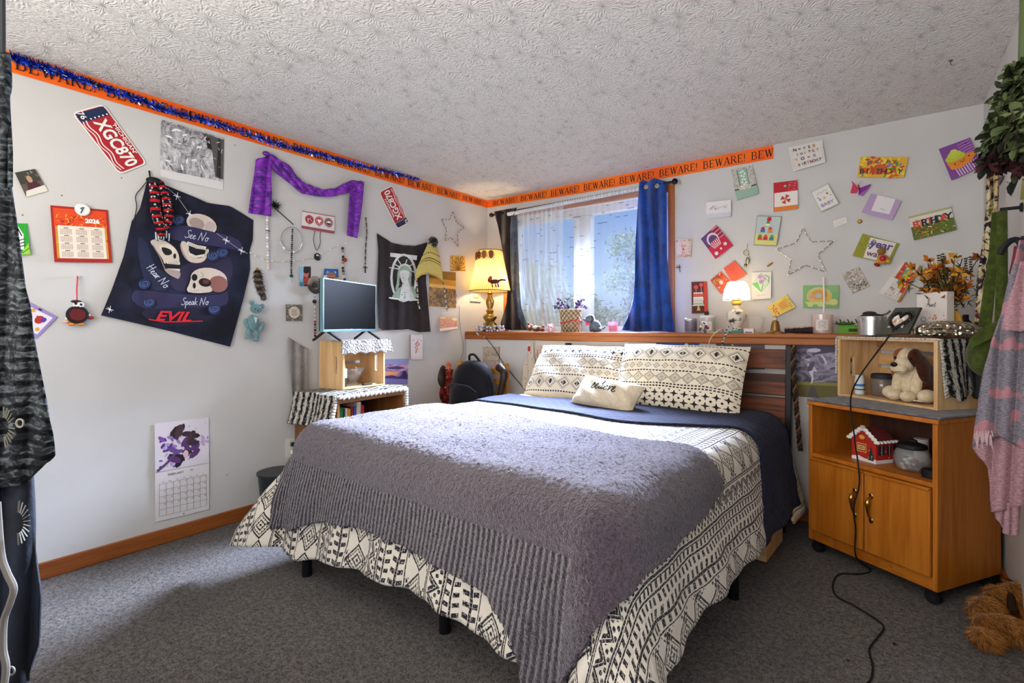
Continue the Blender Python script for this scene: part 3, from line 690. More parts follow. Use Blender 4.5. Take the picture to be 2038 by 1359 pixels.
def sham_fn(flip, col_):
    def fn(nb):
        u, v = nb.uv(); n = nb.noise(nb.co('UV'), 60, 3); v = (v if flip else 1.0-v)+(n-.5)*.006
        rope = lambda c: ((v-c).abs() < .009)*((u*240).sin() > -.5)
        hx, hv = u.tri(.125), ((v-.215)/.105).abs(); D = hx+hv
        lat = (((u*95).sin().abs() > .6).max(((v*260).sin().abs() > .6)))*(D < .42)*(hv < 1.0)
        d1 = OR_(D.band(.72, .86), D.band(.98, 1.10)*.6)*(hv < 1.0)
        D2 = u.tri(.07)+((v-.42)/.05).abs(); d2 = OR_(D2.band(.6, .85), D2.band(.15, .3))*(((v-.42).abs()) < .05)*.75
        D3 = u.tri(.10)+((v-.585)/.075).abs(); d3 = OR_(D3.band(.84, 1.0), D3.band(.60, .72), (D3 < .42)*.55)*((v-.585).abs() < .075)*.8
        p = ((u/.075).frac()-.5).abs()*2; pv = (((v-.74)/.105).frac()-.5).abs()*2
        cr = ((p*pv < .06)*(p.max(pv) < .8)*(p+pv < .9)).max((p > .72)*(pv > .72)*(p+pv > 1.68))*(v > .74)*(v < .985)
        nb.color(nb.mix(OR_(rope(.08), rope(.345), rope(.495), rope(.675), rope(.71), lat, d1*.8, d2, d3, cr).min(1.0)*nb.ss(n, .2, .45), '#e8dcc4', col_)); nb.bump(nb.noise(nb.co('UV'), 11, 3), .5, .010)
    return fn
SH1 = newmat('sham_print_up', rough=.9, fn=sham_fn(False, '#26242c'), spec=.1); SH2 = newmat('sham_print_down', rough=.9, fn=sham_fn(True, '#262c44'), spec=.1)
CRM = cloth('cream_cotton', '#e8dabd', '#dccfb2', 20)
pillow('bed_pillow', 'left patterned bed pillow leaning on the headboard', (1.265, -.545, .772), .80, .43, .19, -.62, -.04, SH2, CRM, grp='patterned bed pillows')
pillow('bed_pillow', 'right patterned bed pillow in front of the dark headboard', (1.915, -.60, .782), .76, .44, .20, -.52, -.061, SH1, CRM, grp='patterned bed pillows')
LINEN = cloth('linen_cream', '#d9c9ae', '#cdbd9f', 50)
o, f, M = pillow('throw_pillow', 'small cream throw pillow with handwritten believe lettering', (1.612, -.875, .692), .42, .21, .12, -.72, -.10, LINEN, LINEN, .10, roll=.10)
mb = MB(); c = V3((1.612, -.875, .692))
def pf(u, v, o):
    return f(u, 1-v)+M @ V3((0, -.0055-o, 0))
art(mb, pf, [('script', 'believe', .5, .40, .33, newmat('ink', '#0a0d12', 1, 0, None, 0), 0, .075)], 1, .42, .20, .0003); mb.build('lettering', o, label='dark handwritten lettering')
# crates under the bed and a cord on the head post
PINE = wood('pine', '#dcb888', '#c99a62', 0, 7, .55, 3); PINEY = wood('pine_y', '#dcb888', '#c99a62', 1, 7, .55, 3); PINEZ = wood('pine_z', '#e3c292', '#c99a62', 2, 7, .55, 5)
def under_crate(a, b, label, w_=.46, d_=.30):
    t = TH('wooden_crate', label, 'crate', bp(a, b, 0), 'pine crates under the bed'); Rz = Matrix.Rotation(-.061, 3, 'Z')
    for sa in (-1, 1): MB().box(bp(a+sa*w_/2, b, .13), (.016, d_, .24), PINEZ, Rz).build('end_panel', t)
    for sb in (-1, 1):
        for z in (.045, .130, .215): MB().box(bp(a, b+sb*d_/2, z), (w_+.016, .01, .07), PINE, Rz).build('slat', t)
under_crate(1.20, 1.60, 'pale pine crate under the foot right corner of the bed'); under_crate(1.30, .40, 'pale pine crate under the bed near the oak cabinet', .46, .30)
mb = MB()
for k in range(3): mb.tube([hp(2.462, .98-.56*i/60)+V3((.022+.008*sin(i*.8+k*2.1)+.05*max(0, i/60-.2), -.022+.008*cos(i*.8+k*2.1)-.02*i/60, 0)) for i in range(61)], .006, ('#3a2a20', '#6b4a30', '#241a18')[k], 6)
mb.build('braided_cord', label='brown braided cord hanging down the right headboard post', cat='cord')
# ================================================================ FURNITURE
def along(P, D, px):
    """length along D from P that lands on pixel column px"""
    k = (px-1019)/FP; s, c = sin(YAW), cos(YAW); f = lambda q: (c*q.x+s*q.y)-k*(-s*q.x+c*q.y)
    q = V3(P)-CAM; return -f(q)/f(V3(D))
UPZ = V3((0, 0, 1))
def rotz(D):                                   # matrix whose local X runs along D
    D = V3(D).normalized(); return Matrix((D, V3((-D.y, D.x, 0)), UPZ)).transposed()
OAKV = wood('oak_veneer', '#a2590f', '#bf7424', 2, 11, .42); OAKX = wood('oak_veneer_x', '#a2590f', '#bd7222', 0, 11, .42)
WAL = wood('walnut_veneer', '#6e4320', '#8a5a30', 2, 9, .5); DKW = wood('dark_veneer', '#38201a', '#4a2c20', 2, 9, .5)
def crochet(name, a, b, p=.05, lo=.18):
    def fn(nb):
        u, v = nb.uv(); w_ = nb.noise(nb.co('UV'), 40, 2); x = (u/p).frac(); k = nb.noise(nb.co('UV', (1, .45, 1)), 75, 4, .8)
        m = nb.ss(k+(x-.5).abs()*.5, .565, .69); nb.color(nb.mix(m, a, b)); nb.bump(k*1.2+(v*420).sin()*.25+w_*.4, 1, .012)
    return newmat(name, a, .95, 0, fn, .1)
BWC = crochet('black_white_crochet', '#211f22', '#d8d2c4')
WLACE = newmat('white_crochet', '#ded9d2', .95, 0, lambda nb: (nb.bump(nb.vor(nb.co(), 75)*1.2, 1, .012), nb.color(nb.mix(nb.ss(nb.vor(nb.co(), 75), .15, .5), '#e4dfd8', '#a29d98')))[0], .1)

# ---- bookcase by the left wall
P0 = V3((.42, -1.828, 0)); D = V3((-.06, .998, 0)).normalized(); IN = V3((-D.y, D.x, 0)); RB = rotz(D); WB = along(P0, D, 806); DB = .40; HB = .668
def bc(u, d, z): return P0+D*u+IN*d+UPZ*z
bk = TH('bookcase', 'walnut bookcase by the left wall with books on its open shelf', 'bookcase', bc(WB/2, .2, 0))
for u in (.009, WB-.009): MB().box(bc(u, DB/2, HB/2), (.018, DB, HB), WAL, RB).build('side_panel', bk, bevel=.002)
MB().box(bc(WB/2, DB/2, HB-.011), (WB+.006, DB+.006, .022), WAL, RB).build('top', bk, bevel=.002)
for z in (.05, .44): MB().box(bc(WB/2, DB/2, z), (WB-.036, DB-.01, .018), WAL, RB).build('shelf', bk)
MB().box(bc(WB/2, DB-.006, HB/2), (WB-.02, .008, HB-.03), DKW, RB).build('back_panel', bk)
bks = [('#b3272b', .11, .020, 'red book leaning at the left end of the bookcase shelf'), ('#c93a35', .10, .012, 'thin red and white book beside the leaning red one'), ('#1f8a3a', .155, .026, 'bright green book standing on the bookcase shelf'), ('#1b2a5c', .145, .012, 'navy book right of the green one on the bookcase shelf'), ('#e9e2de', .148, .014, 'white book between navy and yellow books on the bookcase shelf'), ('#e2a62a', .142, .018, 'yellow book standing on the bookcase shelf'), ('#8a1f2a', .155, .014, 'dark red book right of the yellow one on the bookcase shelf'), ('#3556a8', .152, .016, 'blue book standing on the bookcase shelf'), ('#d9cdb8', .175, .030, 'tall cream book right of the blue one on the bookcase shelf'), ('#a8202a', .15, .022, 'red book at the right end of the bookcase row')]
u = .03
for h, ht, t, lb in bks:
    tl = .10 if u < .08 else RN.uniform(-.02, .03); c = bc(u+t/2, .13, .449+ht/2+.002); M = RB @ Matrix.Rotation(tl, 3, 'Y')
    k = TH('book', lb, 'book', c-UPZ*(ht/2), 'books on the bookcase shelf')
    MB().box(c, (t, .10, ht), h, M).build('cover', k, bevel=.0015)
    MB().box(c+M @ V3((0, .006, .0012)), (t*.72, .094, ht), '#e8e0cf', M).build('pages', k); u += t+.005
MB().box(bc(.105, .285, .55), (.19, .006, .20), '#8f2a2a', RB @ Matrix.Rotation(.12, 3, 'X')).box(bc(.16, .27, .54), (.05, .004, .05), '#b9b2ac', RB @ Matrix.Rotation(.12, 3, 'X')).build('folder', label='red folder standing behind the books in the bookcase', cat='folder')
# runner over the bookcase: flat on top, hanging at both ends
def runner(name, label, fn, mat, nu, nv, th, uvs, **k):
    mb = MB(); mb.grid(fn, nu, nv, mat, uvs); return mb.build(name, label=label, cat='runner', solid=th, **k)
def rf(u, v):
    s = -.20+(WB+.34)*u; d = -.012+.37*v; wz = .004*sin(s*40)*sin(v*9)
    if s < -.012: q = bc(-.022-.012*sin(v*8)-.10*min(1, (-s)/.2)**1.5*.45, d, HB+.03-(-s-.012)*.98)
    elif s > WB+.012: q = bc(WB+.018, d, HB+.03-(s-WB-.012))
    else: q = bc(s, d, HB+.030+wz-.012*max(0, .03-v)/.03)
    return q
runner('table_runner', 'black and cream shaggy runner draped over the bookcase top', rf, BWC, 60, 26, .026, lambda u, v: (v*.42, u*.8))
mb = MB()
for i in range(44):
    u_ = i/43*(WB-.02)+.01; mb.ell(bc(u_, -.016, HB+.014+.005*sin(i*2.2)), (.009, .007, .012), '#dcd6cc', RB, 7, 5)
mb.build('crochet_edging', label='white crochet edging along the front of the bookcase top', cat='trim')
# ---- pine crate lying on its side on the bookcase
def lying_crate(P, D, W, H, Dp, name, label, hand=.5, th=.013, slats=4):
    D = V3(D).normalized(); I = V3((-D.y, D.x, 0)); R_ = rotz(D); q = lambda u, d, z: V3(P)+D*u+I*d+UPZ*z
    t = TH(name, label, 'crate', q(W/2, Dp/2, 0))
    for u in (th/2, W-th/2):                   # end panels with a rounded hand hole
        mb = MB(); n = 10; zc, dc = H*.50, Dp*.30; hl, r = .043, .013
        sd = [hl*(1-2*i/9) for i in range(1, 9)]; hole = [(dc+r*cos(a), zc+hl+r*sin(a)) for a in [PI*i/n for i in range(n+1)]]+[(dc-r, zc+z_) for z_ in sd]+[(dc-r*cos(a), zc-hl-r*sin(a)) for a in [PI*i/n for i in range(n+1)]]+[(dc+r, zc-z_) for z_ in sd]
        out = []
        for (a, b) in hole:
            dx, dz = a-dc, b-zc; k = min((Dp-dc if dx > 0 else dc)/max(abs(dx), 1e-6), (H-zc if dz > 0 else zc)/max(abs(dz), 1e-6)); out.append((dc+dx*k, zc+dz*k))
        N = len(hole)
        for e_, fl in ((-th/2, False), (th/2, True)):
            vs = [q(u+e_, *p) for p in hole+out]; fs = [(i, (i+1) % N, (i+1) % N+N, i+N) for i in range(N)]; mb.add(vs, fs, PINEZ)
            for cx, cz in ((0, 0), (Dp, 0), (0, H), (Dp, H)):
                o1 = [p for p in out if abs(p[0]-cx) < 1e-4]; o2 = [p for p in out if abs(p[1]-cz) < 1e-4]
                if o1 and o2:
                    a = min(o1, key=lambda p: abs(p[1]-cz)); b = min(o2, key=lambda p: abs(p[0]-cx)); mb.add([q(u+e_, *a), q(u+e_, cx, cz), q(u+e_, *b)], [(0, 1, 2)], PINEZ)
        mb.add([q(u-th/2, *p) for p in hole]+[q(u+th/2, *p) for p in hole], [(i, (i+1) % N, (i+1) % N+N, i+N) for i in range(N)], PINEZ)
        rim = [(0, 0), (Dp, 0), (Dp, H), (0, H)]; mb.add([q(u-th/2, *p) for p in rim]+[q(u+th/2, *p) for p in rim], [(i, (i+1) % 4, (i+1) % 4+4, i+4) for i in range(4)], PINEZ)
        mb.build('end_panel', t, smooth=0)
    for z in (.005, H-.005): MB().box(q(W/2, Dp/2, z), (W-2*th, Dp, .01), PINE, R_).build('board', t, bevel=.001)
    sh = H/slats
    for i in range(slats): MB().box(q(W/2, Dp-.005, sh*(i+.5)), (W-2*th, .01, sh-.018), PINE, R_).build('back_slat', t, bevel=.001)
    return q
C0 = V3((.265, -1.683, HB+.032)); cq = lying_crate(C0, (-.05, .998, 0), along(C0, V3((-.05, .998, 0)), 766), .294, .235, 'wooden_crate', 'pine crate on its side on the bookcase under the television')
WC = along(C0, V3((-.05, .998, 0)), 766)
# crochet doily on the crate, front hanging in scallops
def df(u, v):
    s = -.015+(WC+.05)*u; d = .10-.25*(1-v)*1.0
    sc_ = .012*abs(sin(s*42)); hang = max(0, .0-d-.0)
    if d < -.006: return cq(s+.03*(hang)*(u-.5)*6, -.012-.10*hang-.004*sin(s*50), .302-(hang-.006)*.62+sc_*(1-v))
    return cq(s, d, .300+.002*sin(s*60)*sin(d*70))
runner('doily', 'white crochet doily hanging over the front of the crate', df, WLACE, 70, 22, .006, lambda u, v: (u*.4, v*.25))
RC = rotz((-.05, .998, 0))
# things inside that crate
t = TH('jar', 'small white and black speckled jar inside the crate on the bookcase', 'jar', cq(.045, .07, .011)); MB().lathe([(.027, 0), (.03, .01), (.03, .055)], cq(.045, .07, .011), '#1d1b1e', 18).build('base', t)
MB().lathe([(.030, 0), (.031, .055), (.027, .06)], cq(.045, .07, .066), '#e2deda', 18).build('body', t); MB().lathe([(.022, 0), (.02, .02), (.012, .035)], cq(.045, .07, .126), '#c9cfe0', 14).build('lid', t)
GLB = glassy('clear_glass', '#b9bcbc', .20); mb = MB().lathe([(.03, 0), (.034, .012), (.020, .025), (.05, .06), (.068, .105), (.060, .11), (.045, .07), (.016, .04)], cq(.155, .10, .011), GLB, 20)
mb.build('glass_bowl', label='footed glass bowl of wrapped sweets inside the crate', cat='bowl')
mb = MB()
for i in range(16): mb.ell(cq(.155+RN.gauss(0, .02), .10+RN.gauss(0, .018), .088+RN.uniform(0, .03)), (.013, .009, .008), RN.choice(('#c77a5a', '#e2d9c8', '#8f4a3a', '#d8b070')), Matrix.Rotation(RN.uniform(0, 3), 3, 'Z'), 7, 5)
mb.build('wrapped_sweets', label='wrapped sweets heaped in the glass bowl in the crate', cat='candy', kind='stuff')
MB().box(cq(.20, .02, .017), (.07, .02, .01), '#33302e', RC).build('remote', label='small dark remote lying at the front of the crate floor', cat='remote', bevel=.002)
MB().box(cq(.27, .05, .015), (.09, .06, .006), '#d8cf9a', RC @ Matrix.Rotation(.2, 3, 'Z')).build('notepad', label='pale yellow notepad lying in the crate', cat='notepad')
# ---- television on the crate
T0 = V3((.305, -1.845, 0)); TD = V3((-.347, .938, 0)); TW = along(T0, TD, 748); TI = V3((-TD.y, TD.x, 0)); RT = rotz(TD)
def tq(u, d, z): return T0+TD*u+TI*d+UPZ*z
tv = TH('television', 'flat black television with pale teal bezel on the crate', 'television', tq(TW/2, .02, 1.0)); z0, z1 = 1.052, 1.366
BEZ = newmat('tv_bezel', '#7fa6ad', .25, .7); SCRN = newmat('tv_screen', '#050606', .4, 0, None, .03)
mb = MB()
for u, z, sx_, sz_ in ((TW/2, z0+.008, TW, .016), (TW/2, z1-.004, TW, .008), (.004, (z0+z1)/2, .008, z1-z0), (TW-.004, (z0+z1)/2, .008, z1-z0)): mb.box(tq(u, .008, z), (sx_, .024, sz_), BEZ, RT)
mb.build('bezel', tv, bevel=.002)
MB().box(tq(TW/2, .002, (z0+z1)/2+.004), (TW-.016, .006, z1-z0-.024), SCRN, RT).build('screen', tv)
MB().box(tq(TW/2, .025, (z0+z1)/2), (TW-.01, .012, z1-z0-.01), '#15181b', RT).box(tq(TW*.55, .045, z0+.10), (TW*.6, .035, .15), '#15181b', RT).build('rear_housing', tv, bevel=.004)
for u in (.07, TW-.07): MB().bar(tq(u, .03, z0+.01), tq(u, -.07, 1.002), .016, .010, '#131316').bar(tq(u, .03, z0+.01), tq(u, .12, 1.002), .016, .010, '#131316').build('foot', tv)
# ---- grey cloth hung behind the crate
mb = MB(); coons(mb, [(574, 670), (592, 684), (613, 694)], [(583, 802), (600, 800), (613, 786)], [(574, 670), (577, 735), (583, 802)], [(613, 694), (613, 740), (613, 786)], LW, lambda x, y: .022+.008*sin((x-574)*.35), 20, 20, cloth('grey_cloth', '#8f8a86', '#7b7672', 12))
mb.build('grey_cloth', label='grey cloth hanging on the wall behind the crate', cat='cloth', solid=.002)
# ---- waste basket
t = TH('waste_basket', 'dark teal plastic waste basket on the floor at the left wall', 'waste basket', (.165, -2.03, 0)); TEAL = newmat('dark_plastic', '#1c2629', .35)
MB().lathe([(.075, 0), (.082, .003), (.106, .265), (.103, .265), (.08, .012), (.0, .01)], (.165, -2.03, 0), TEAL, 28).build('bin', t); MB().lathe([(.104, 0), (.113, .002), (.113, .012), (.103, .012)], (.165, -2.03, .262), TEAL, 28).build('rim', t)
# ---- outlet and cords
t = TH('wall_outlet', 'white wall outlet with two plugs left of the bookcase', 'outlet', LW(581, 890)); P = [(569, 874), (593, 871), (594, 907), (570, 910)]
fr, W_, H_ = quad_frame([LW(*p, .004) for p in P], LW.n); mb = MB().poly([LW(*p, .004) for p in P], '#dcd8cc', .004, LW.n); art(mb, fr, [('r', .3, .12, .7, .45, '#cbc7bb'), ('r', .3, .55, .7, .9, '#cbc7bb')], 1, W_, H_); mb.build('plate', t)
MB().box(fr(.5, .3, .018), (.03, .026, .022), '#151416').build('black_plug', t, bevel=.003, label='black plug'); MB().box(fr(.5, .72, .02), (.034, .032, .022), '#e8e5dd').build('white_plug', t, bevel=.003, label='white plug')
c0 = fr(.5, .3, .03); MB().tube(bez([c0, c0+V3((.02, .03, .0)), c0+V3((.02, .05, -.06)), c0+V3((.02, .04, -.22)), V3((.05, -1.84, .01))]), .003, '#18171a').build('power_cord', t)
c0 = bc(-.006, .16, .57); MB().tube(bez([c0+V3((0, -.004, 0)), c0+V3((.004, -.012, -.1)), c0+V3((.03, -.02, -.2)), c0+V3((.09, -.03, -.36))]), .003, '#18171a').box(c0+V3((0, -.006, .02)), (.014, .01, .05), '#18171a').build('cable', label='black cable with plug hanging down the bookcase side', cat='cord')

# ---- oak cabinet on casters, set across the right corner
K0 = V3((2.593, -.688, 0)); KD = V3((.848, -.53, 0)); KI = V3((.53, .848, 0)); RK = rotz(KD); KW, KH, KDp = .545, .725, .42
def kq(u, d, z): return K0+KD*u+KI*d+UPZ*z
kc = TH('cabinet', 'oak veneer cabinet on black casters with two doors and an open shelf', 'cabinet', kq(KW/2, KDp/2, 0))
for u in (.009, KW-.009): MB().box(kq(u, KDp/2, .39), (.018, KDp, .66), OAKV, RK).build('side_panel', kc, bevel=.002)
MB().box(kq(KW/2, KDp/2, KH-.009), (KW+.012, KDp+.012, .018), OAKX, RK).build('top', kc, bevel=.003)
MB().box(kq(KW/2, KDp/2, .466), (KW-.036, KDp-.01, .018), OAKX, RK).build('shelf', kc, bevel=.002)
MB().box(kq(KW/2, KDp/2, .10), (KW-.036, KDp-.02, .016), OAKX, RK).build('bottom', kc); MB().box(kq(KW/2, KDp-.006, .4), (KW-.02, .008, .62), DKW, RK).build('back_panel', kc)
MB().box(kq(KW/2, .016, .082), (KW-.036, .016, .050), OAKX, RK).build('plinth', kc, bevel=.002)
BRS = newmat('antique_brass', '#a5813f', .3, 1)
for i, (u0, u1) in enumerate(((.020, .270), (.275, KW-.020))):
    d_ = MB().box(kq((u0+u1)/2, -.004, .284), (u1-u0, .018, .345), OAKV, RK).bar(kq(u0, -.010, .452), kq(u1, -.010, .452), .02, .012, OAKX).build('door', kc, bevel=.003)
    hu = u1-.035 if i == 0 else u0+.03; mb = MB(); hz = .31
    mb.tube(bez([kq(hu, -.014, hz+.045), kq(hu, -.034, hz+.03), kq(hu, -.036, hz), kq(hu, -.03, hz-.03), kq(hu, -.014, hz-.05)], 6), lambda q: .0045+.005*max(0, 1-abs(q-.35)*3), BRS, 8)
    for z in (hz+.05, hz-.055): mb.ell(kq(hu, -.014, z), (.010, .004, .013), BRS, RK, 10, 6)
    mb.build('handle', d_, label='antique brass handle')
for u, d in ((.03, .03), (KW-.03, .03), (KW-.03, KDp-.04), (.03, KDp-.04)):
    c = kq(u, d, .027); MB().cyl(c-KI*.012-KD*.0, c+KI*.012, .027, '#111113', 16).cyl(c-KI*.016+KD*.004, c+KI*.016+KD*.004, .012, '#1b1b1e', 12).box(c+UPZ*.026, (.03, .03, .014), '#111113', RK).build('caster', kc)
GRYM = cloth('grey_mat', '#77747a', '#55535a', 26, .9, .4)
mb = MB().box(kq(KW/2+.004, KDp/2-.002, KH+.006), (KW+.016, KDp+.01, .008), GRYM, RK); mb.build('cabinet_mat', label='grey cloth mat covering the oak cabinet top', cat='mat', bevel=.003)
# on the open shelf
SZ = .476
def shelfpt(px, py): return ZP(px, py, SZ)
hq = kq(.215, .13, SZ); t = TH('tin_house', 'red gingerbread house tin with snowy roof on the open cabinet shelf', 'tin', hq)
HD = V3((.80, -.60, 0)).normalized(); HI = V3((-HD.y, HD.x, 0)); RH = rotz(HD); hh = lambda u, d, z: hq+HD*u+HI*d+UPZ*z
mb = MB().box(hh(0, 0, .05), (.115, .10, .10), '#b02a22', RH); mb.add([hh(-.0575, -.05, .10), hh(.0575, -.05, .10), hh(0, -.05, .145), hh(-.0575, .05, .10), hh(.0575, .05, .10), hh(0, .05, .145)], [(0, 1, 2), (4, 3, 5)], '#b02a22')
art(mb, lambda u, v, o: hh((u-.5)*.115, -.05-o, (1-v)*.10), [('r', 0, .86, 1, 1, '#e8e4df'), ('p', [(0, .86), (.3, .78), (.6, .88), (1, .8), (1, 1), (0, 1)], '#e8e4df'), ('r', .22, .2, .62, .6, '#d9a848'), ('r', .25, .24, .59, .56, '#a83226'), ('r', .28, .3, .56, .5, '#e3c27a'), ('l', [(.34, .36), (.5, .36)], .03, '#5a2018'), ('l', [(.32, .43), (.52, .43)], .03, '#5a2018'), ('c', .45, -.08, .12, .1, '#e3a23c'), ('p', [(.82, .25), (.70, .88), (.94, .88)], '#1d3a30'), ('d', 8, .72, .4, .92, .85, .02, ['#e8e4df'])], 1, .115, .10)
art(mb, lambda u, v, o: hh(.0575+o, (u-.5)*.10, (1-v)*.10), [('r', 0, .84, 1, 1, '#e8e4df'), ('r', .12, .2, .5, .62, '#3a2430'), ('r', .6, .2, .9, .62, '#3a2430'), ('l', [(.31, .2), (.31, .62)], .03, '#d9c7b0'), ('l', [(.75, .2), (.75, .62)], .03, '#d9c7b0'), ('d', 10, .05, .1, .95, .75, .03, ['#d9564a', '#e8e4df'])], 1, .10, .10)
mb.build('box', t, smooth=0)
mb = MB()
for sg in (-1, 1):
    a, b, c_, d_ = hh(sg*.066, -.056, .096), hh(0, -.056, .153), hh(0, .056, .153), hh(sg*.066, .056, .096); mb.poly([a, b, c_, d_], '#6a2a2a', .006, (0, 0, 1))
    for i in range(6):
        p = a.lerp(b, i/5); mb.ell(p+UPZ*.001, (.014, .008, .009), '#ece9e4', RH, 8, 5); p = a.lerp(d_, i/5); mb.ell(p, (.012, .012, .007), '#ece9e4', None, 8, 5)
mb.build('roof', t, label='snow edged roof')
jq = kq(.385, .12, SZ); t = TH('glass_jar', 'round glass candy jar with black lid on the open cabinet shelf', 'jar', jq)
MB().lathe([(.04, 0), (.056, .012), (.066, .045), (.060, .08), (.046, .095), (.044, .095), (.057, .078), (.063, .045), (.053, .014), (.0, .006)], jq, GLB, 24).build('jar_body', t); MB().lathe([(.05, 0), (.054, .004), (.05, .018), (.03, .024), (.0, .026)], jq+UPZ*.094, '#121114', 24).ell(jq+UPZ*.126, (.022, .012, .009), '#121114', RK).build('lid', t)
mb = MB()
for i in range(22): mb.ell(jq+V3((RN.gauss(0, .02), RN.gauss(0, .02), .014+RN.uniform(0, .032))), (.012, .008, .008), RN.choice(('#6b3a24', '#d9d4cc', '#8a2a24', '#33251f', '#b8a48a')), Matrix.Rotation(RN.uniform(0, 3), 3, 'Z'), 7, 5)
mb.build('wrapped_candies', label='wrapped candies inside the black lidded glass jar', cat='candy', kind='stuff')
MB().lathe([(.032, 0), (.034, .01), (.034, .028), (.03, .032)], kq(.475, .09, SZ), '#17161a', 20).build('round_tin', label='small round black tin beside the glass candy jar on the shelf', cat='tin')
MB().lathe([(.028, 0), (.028, .10)], kq(.30, .33, SZ), '#d8d4cc', 16).build('paper_roll', label='pale roll standing at the back of the open cabinet shelf', cat='roll')
# black cord running over the cabinet front to the carpet
pts = [on(2, 1.05, 1770, 668)]+[kq(*q) for q in ((.235, -.03, .80), (.245, -.03, .60), (.262, -.034, .50), (.270, -.036, .40), (.256, -.05, .30), (.250, -.03, .2), (.252, -.03, .08))]+[ZP(*q, .006) for q in ((1733, 1135), (1710, 1142), (1672, 1142), (1658, 1160), (1664, 1185), (1700, 1205), (1740, 1230), (1759, 1248), (1745, 1270), (1730, 1292), (1737, 1325), (1733, 1352), (1715, 1366), (1690, 1380))]
MB().tube(bez(pts, 8), .0032, '#141316', 6).build('power_cable', label='black cord running down the oak cabinet front onto the carpet', cat='cord')

# ---- pine crate on the cabinet with plush dog
G0 = ZP(1667, 786, KH+.011); G1 = ZP(1866, 817, KH+.011); GD = (G1-G0).normalized(); GW = (G1-G0).length; GH, GDp = .292, .25
gq = lying_crate(G0, GD, GW, GH, GDp, 'wooden_crate', 'pine crate on its side on the oak cabinet holding a plush dog', th=.016); RG = rotz(GD)
def gr(u, v):
    s = -.23+(GW+.23+.32)*u; d = -.008+.235*v; e_ = .005*sin(v*26)
    if s < -.006: return gq(-.008-.004*sin(v*9), d*.8, GH+.006-(-s-.006)*.85)
    if s > GW+.006: q = s-GW-.006; return gq(GW+.012+.05*q+.02*sin(v*7)*q*4, d*(1+.2*q)+.01, GH+.006-q*.78+.012*sin(v*22)*q*3)
    return gq(s, d, GH+.006+e_*.3)
runner('crate_runner', 'black and white crochet runner draped over the crate on the oak cabinet', gr, BWC, 70, 24, .007, lambda u, v: (v*.3, u*.9))
MB().lathe([(.020, 0), (.021, .004), (.021, .075), (.018, .08), (.018, .095)], gq(.07, .06, .012), '#ccd2d8', 18).lathe([(.0212, 0), (.0212, .012)], gq(.07, .06, .052), '#3a7ab8', 18).lathe([(.0212, 0), (.0212, .006)], gq(.07, .06, .034), '#2a4a3a', 18).build('spray_can', label='small white and blue spray can inside the crate beside the plush dog', cat='can')
t = TH('glass_jar', 'clear glass jar with dark lid inside the crate behind the plush dog', 'jar', gq(.14, .12, .012)); MB().lathe([(.045, 0), (.05, .01), (.05, .075), (.044, .085)], gq(.14, .12, .012), glassy('jar_glass_dark', '#75706a', .5), 20).build('jar_body', t); MB().lathe([(.048, 0), (.048, .018), (.04, .024)], gq(.14, .12, .096), '#2a2a2e', 20).build('lid', t)
PLC = cloth('plush_cream', '#e0cfae', '#d2bd96', 55, 1, .6, .3); PLB = cloth('plush_brown', '#4c2312', '#35170c', 55, 1, .6, .3); PLT = cloth('plush_tan', '#9a5426', '#7d401a', 55, 1, .6, .3)
dg = TH('plush_dog', 'cream and brown plush hound sitting in the crate on the oak cabinet', 'plush toy', gq(.30, .10, .012)); Q = lambda x, y, z: gq(.30+x, .09+y, .012+z)
R0 = RG
mb = MB().ell(Q(0, .03, .075), (.062, .058, .082), PLC, R0).ell(Q(0, .035, .13), (.05, .05, .05), PLC, R0)
for sg in (-1, 1):
    mb.ell(Q(sg*.042, -.015, .085), (.024, .026, .062), PLC, R0 @ Matrix.Rotation(-.25, 3, 'X')).ell(Q(sg*.032, -.05, .025), (.028, .036, .026), PLC, R0).ell(Q(sg*.082, -.01, .03), (.030, .042, .030), PLC, R0)
mb.ell(Q(.002, -.005, .188), (.054, .054, .052), PLC, R0).ell(Q(.012, -.048, .166), (.034, .042, .036), PLC, R0).ell(Q(.010, -.074, .148), (.036, .026, .026), PLC, R0).ell(Q(.008, -.030, .205), (.018, .034, .034), PLC, R0); mb.build('body', dg, smooth=180)
MB().ell(Q(.050, .03, .085), (.034, .05, .085), PLB, R0).ell(Q(-.04, .055, .1), (.03, .03, .06), PLB, R0).build('back_patch', dg, smooth=180, label='brown back')
for sg, dx in ((-1, -.052), (1, .060)): MB().ell(Q(dx, .0, .148), (.018, .036, .066), PLB if sg > 0 else PLT, R0 @ Matrix.Rotation(sg*-.22, 3, 'Y')).build('ear', dg, smooth=180)
MB().ell(Q(.041, -.024, .196), (.023, .034, .042), PLB, R0).build('eye_patch', dg, smooth=180); MB().ell(Q(-.030, -.018, .202), (.022, .036, .034), PLT, R0).build('eye_patch', dg, smooth=180)
for x, y in ((-.026, -.053), (.046, -.058)): MB().ell(Q(x, y, .194), .006, C('#0d0b0b', .15)).build('eye', dg)
MB().ell(Q(.006, -.099, .166), (.015, .009, .011), C('#0f0c0c', .3), R0).build('nose', dg); MB().tube([Q(-.016, -.088, .136), Q(.008, -.100, .132), Q(.032, -.090, .136)], .0015, '#6b3a28', 5).build('mouth', dg)
MB().box(Q(.085, -.05, .012), (.04, .03, .004), '#d8d0c0', RG).build('tag_card', label='small paper tag lying by the plush dog paw', cat='tag')

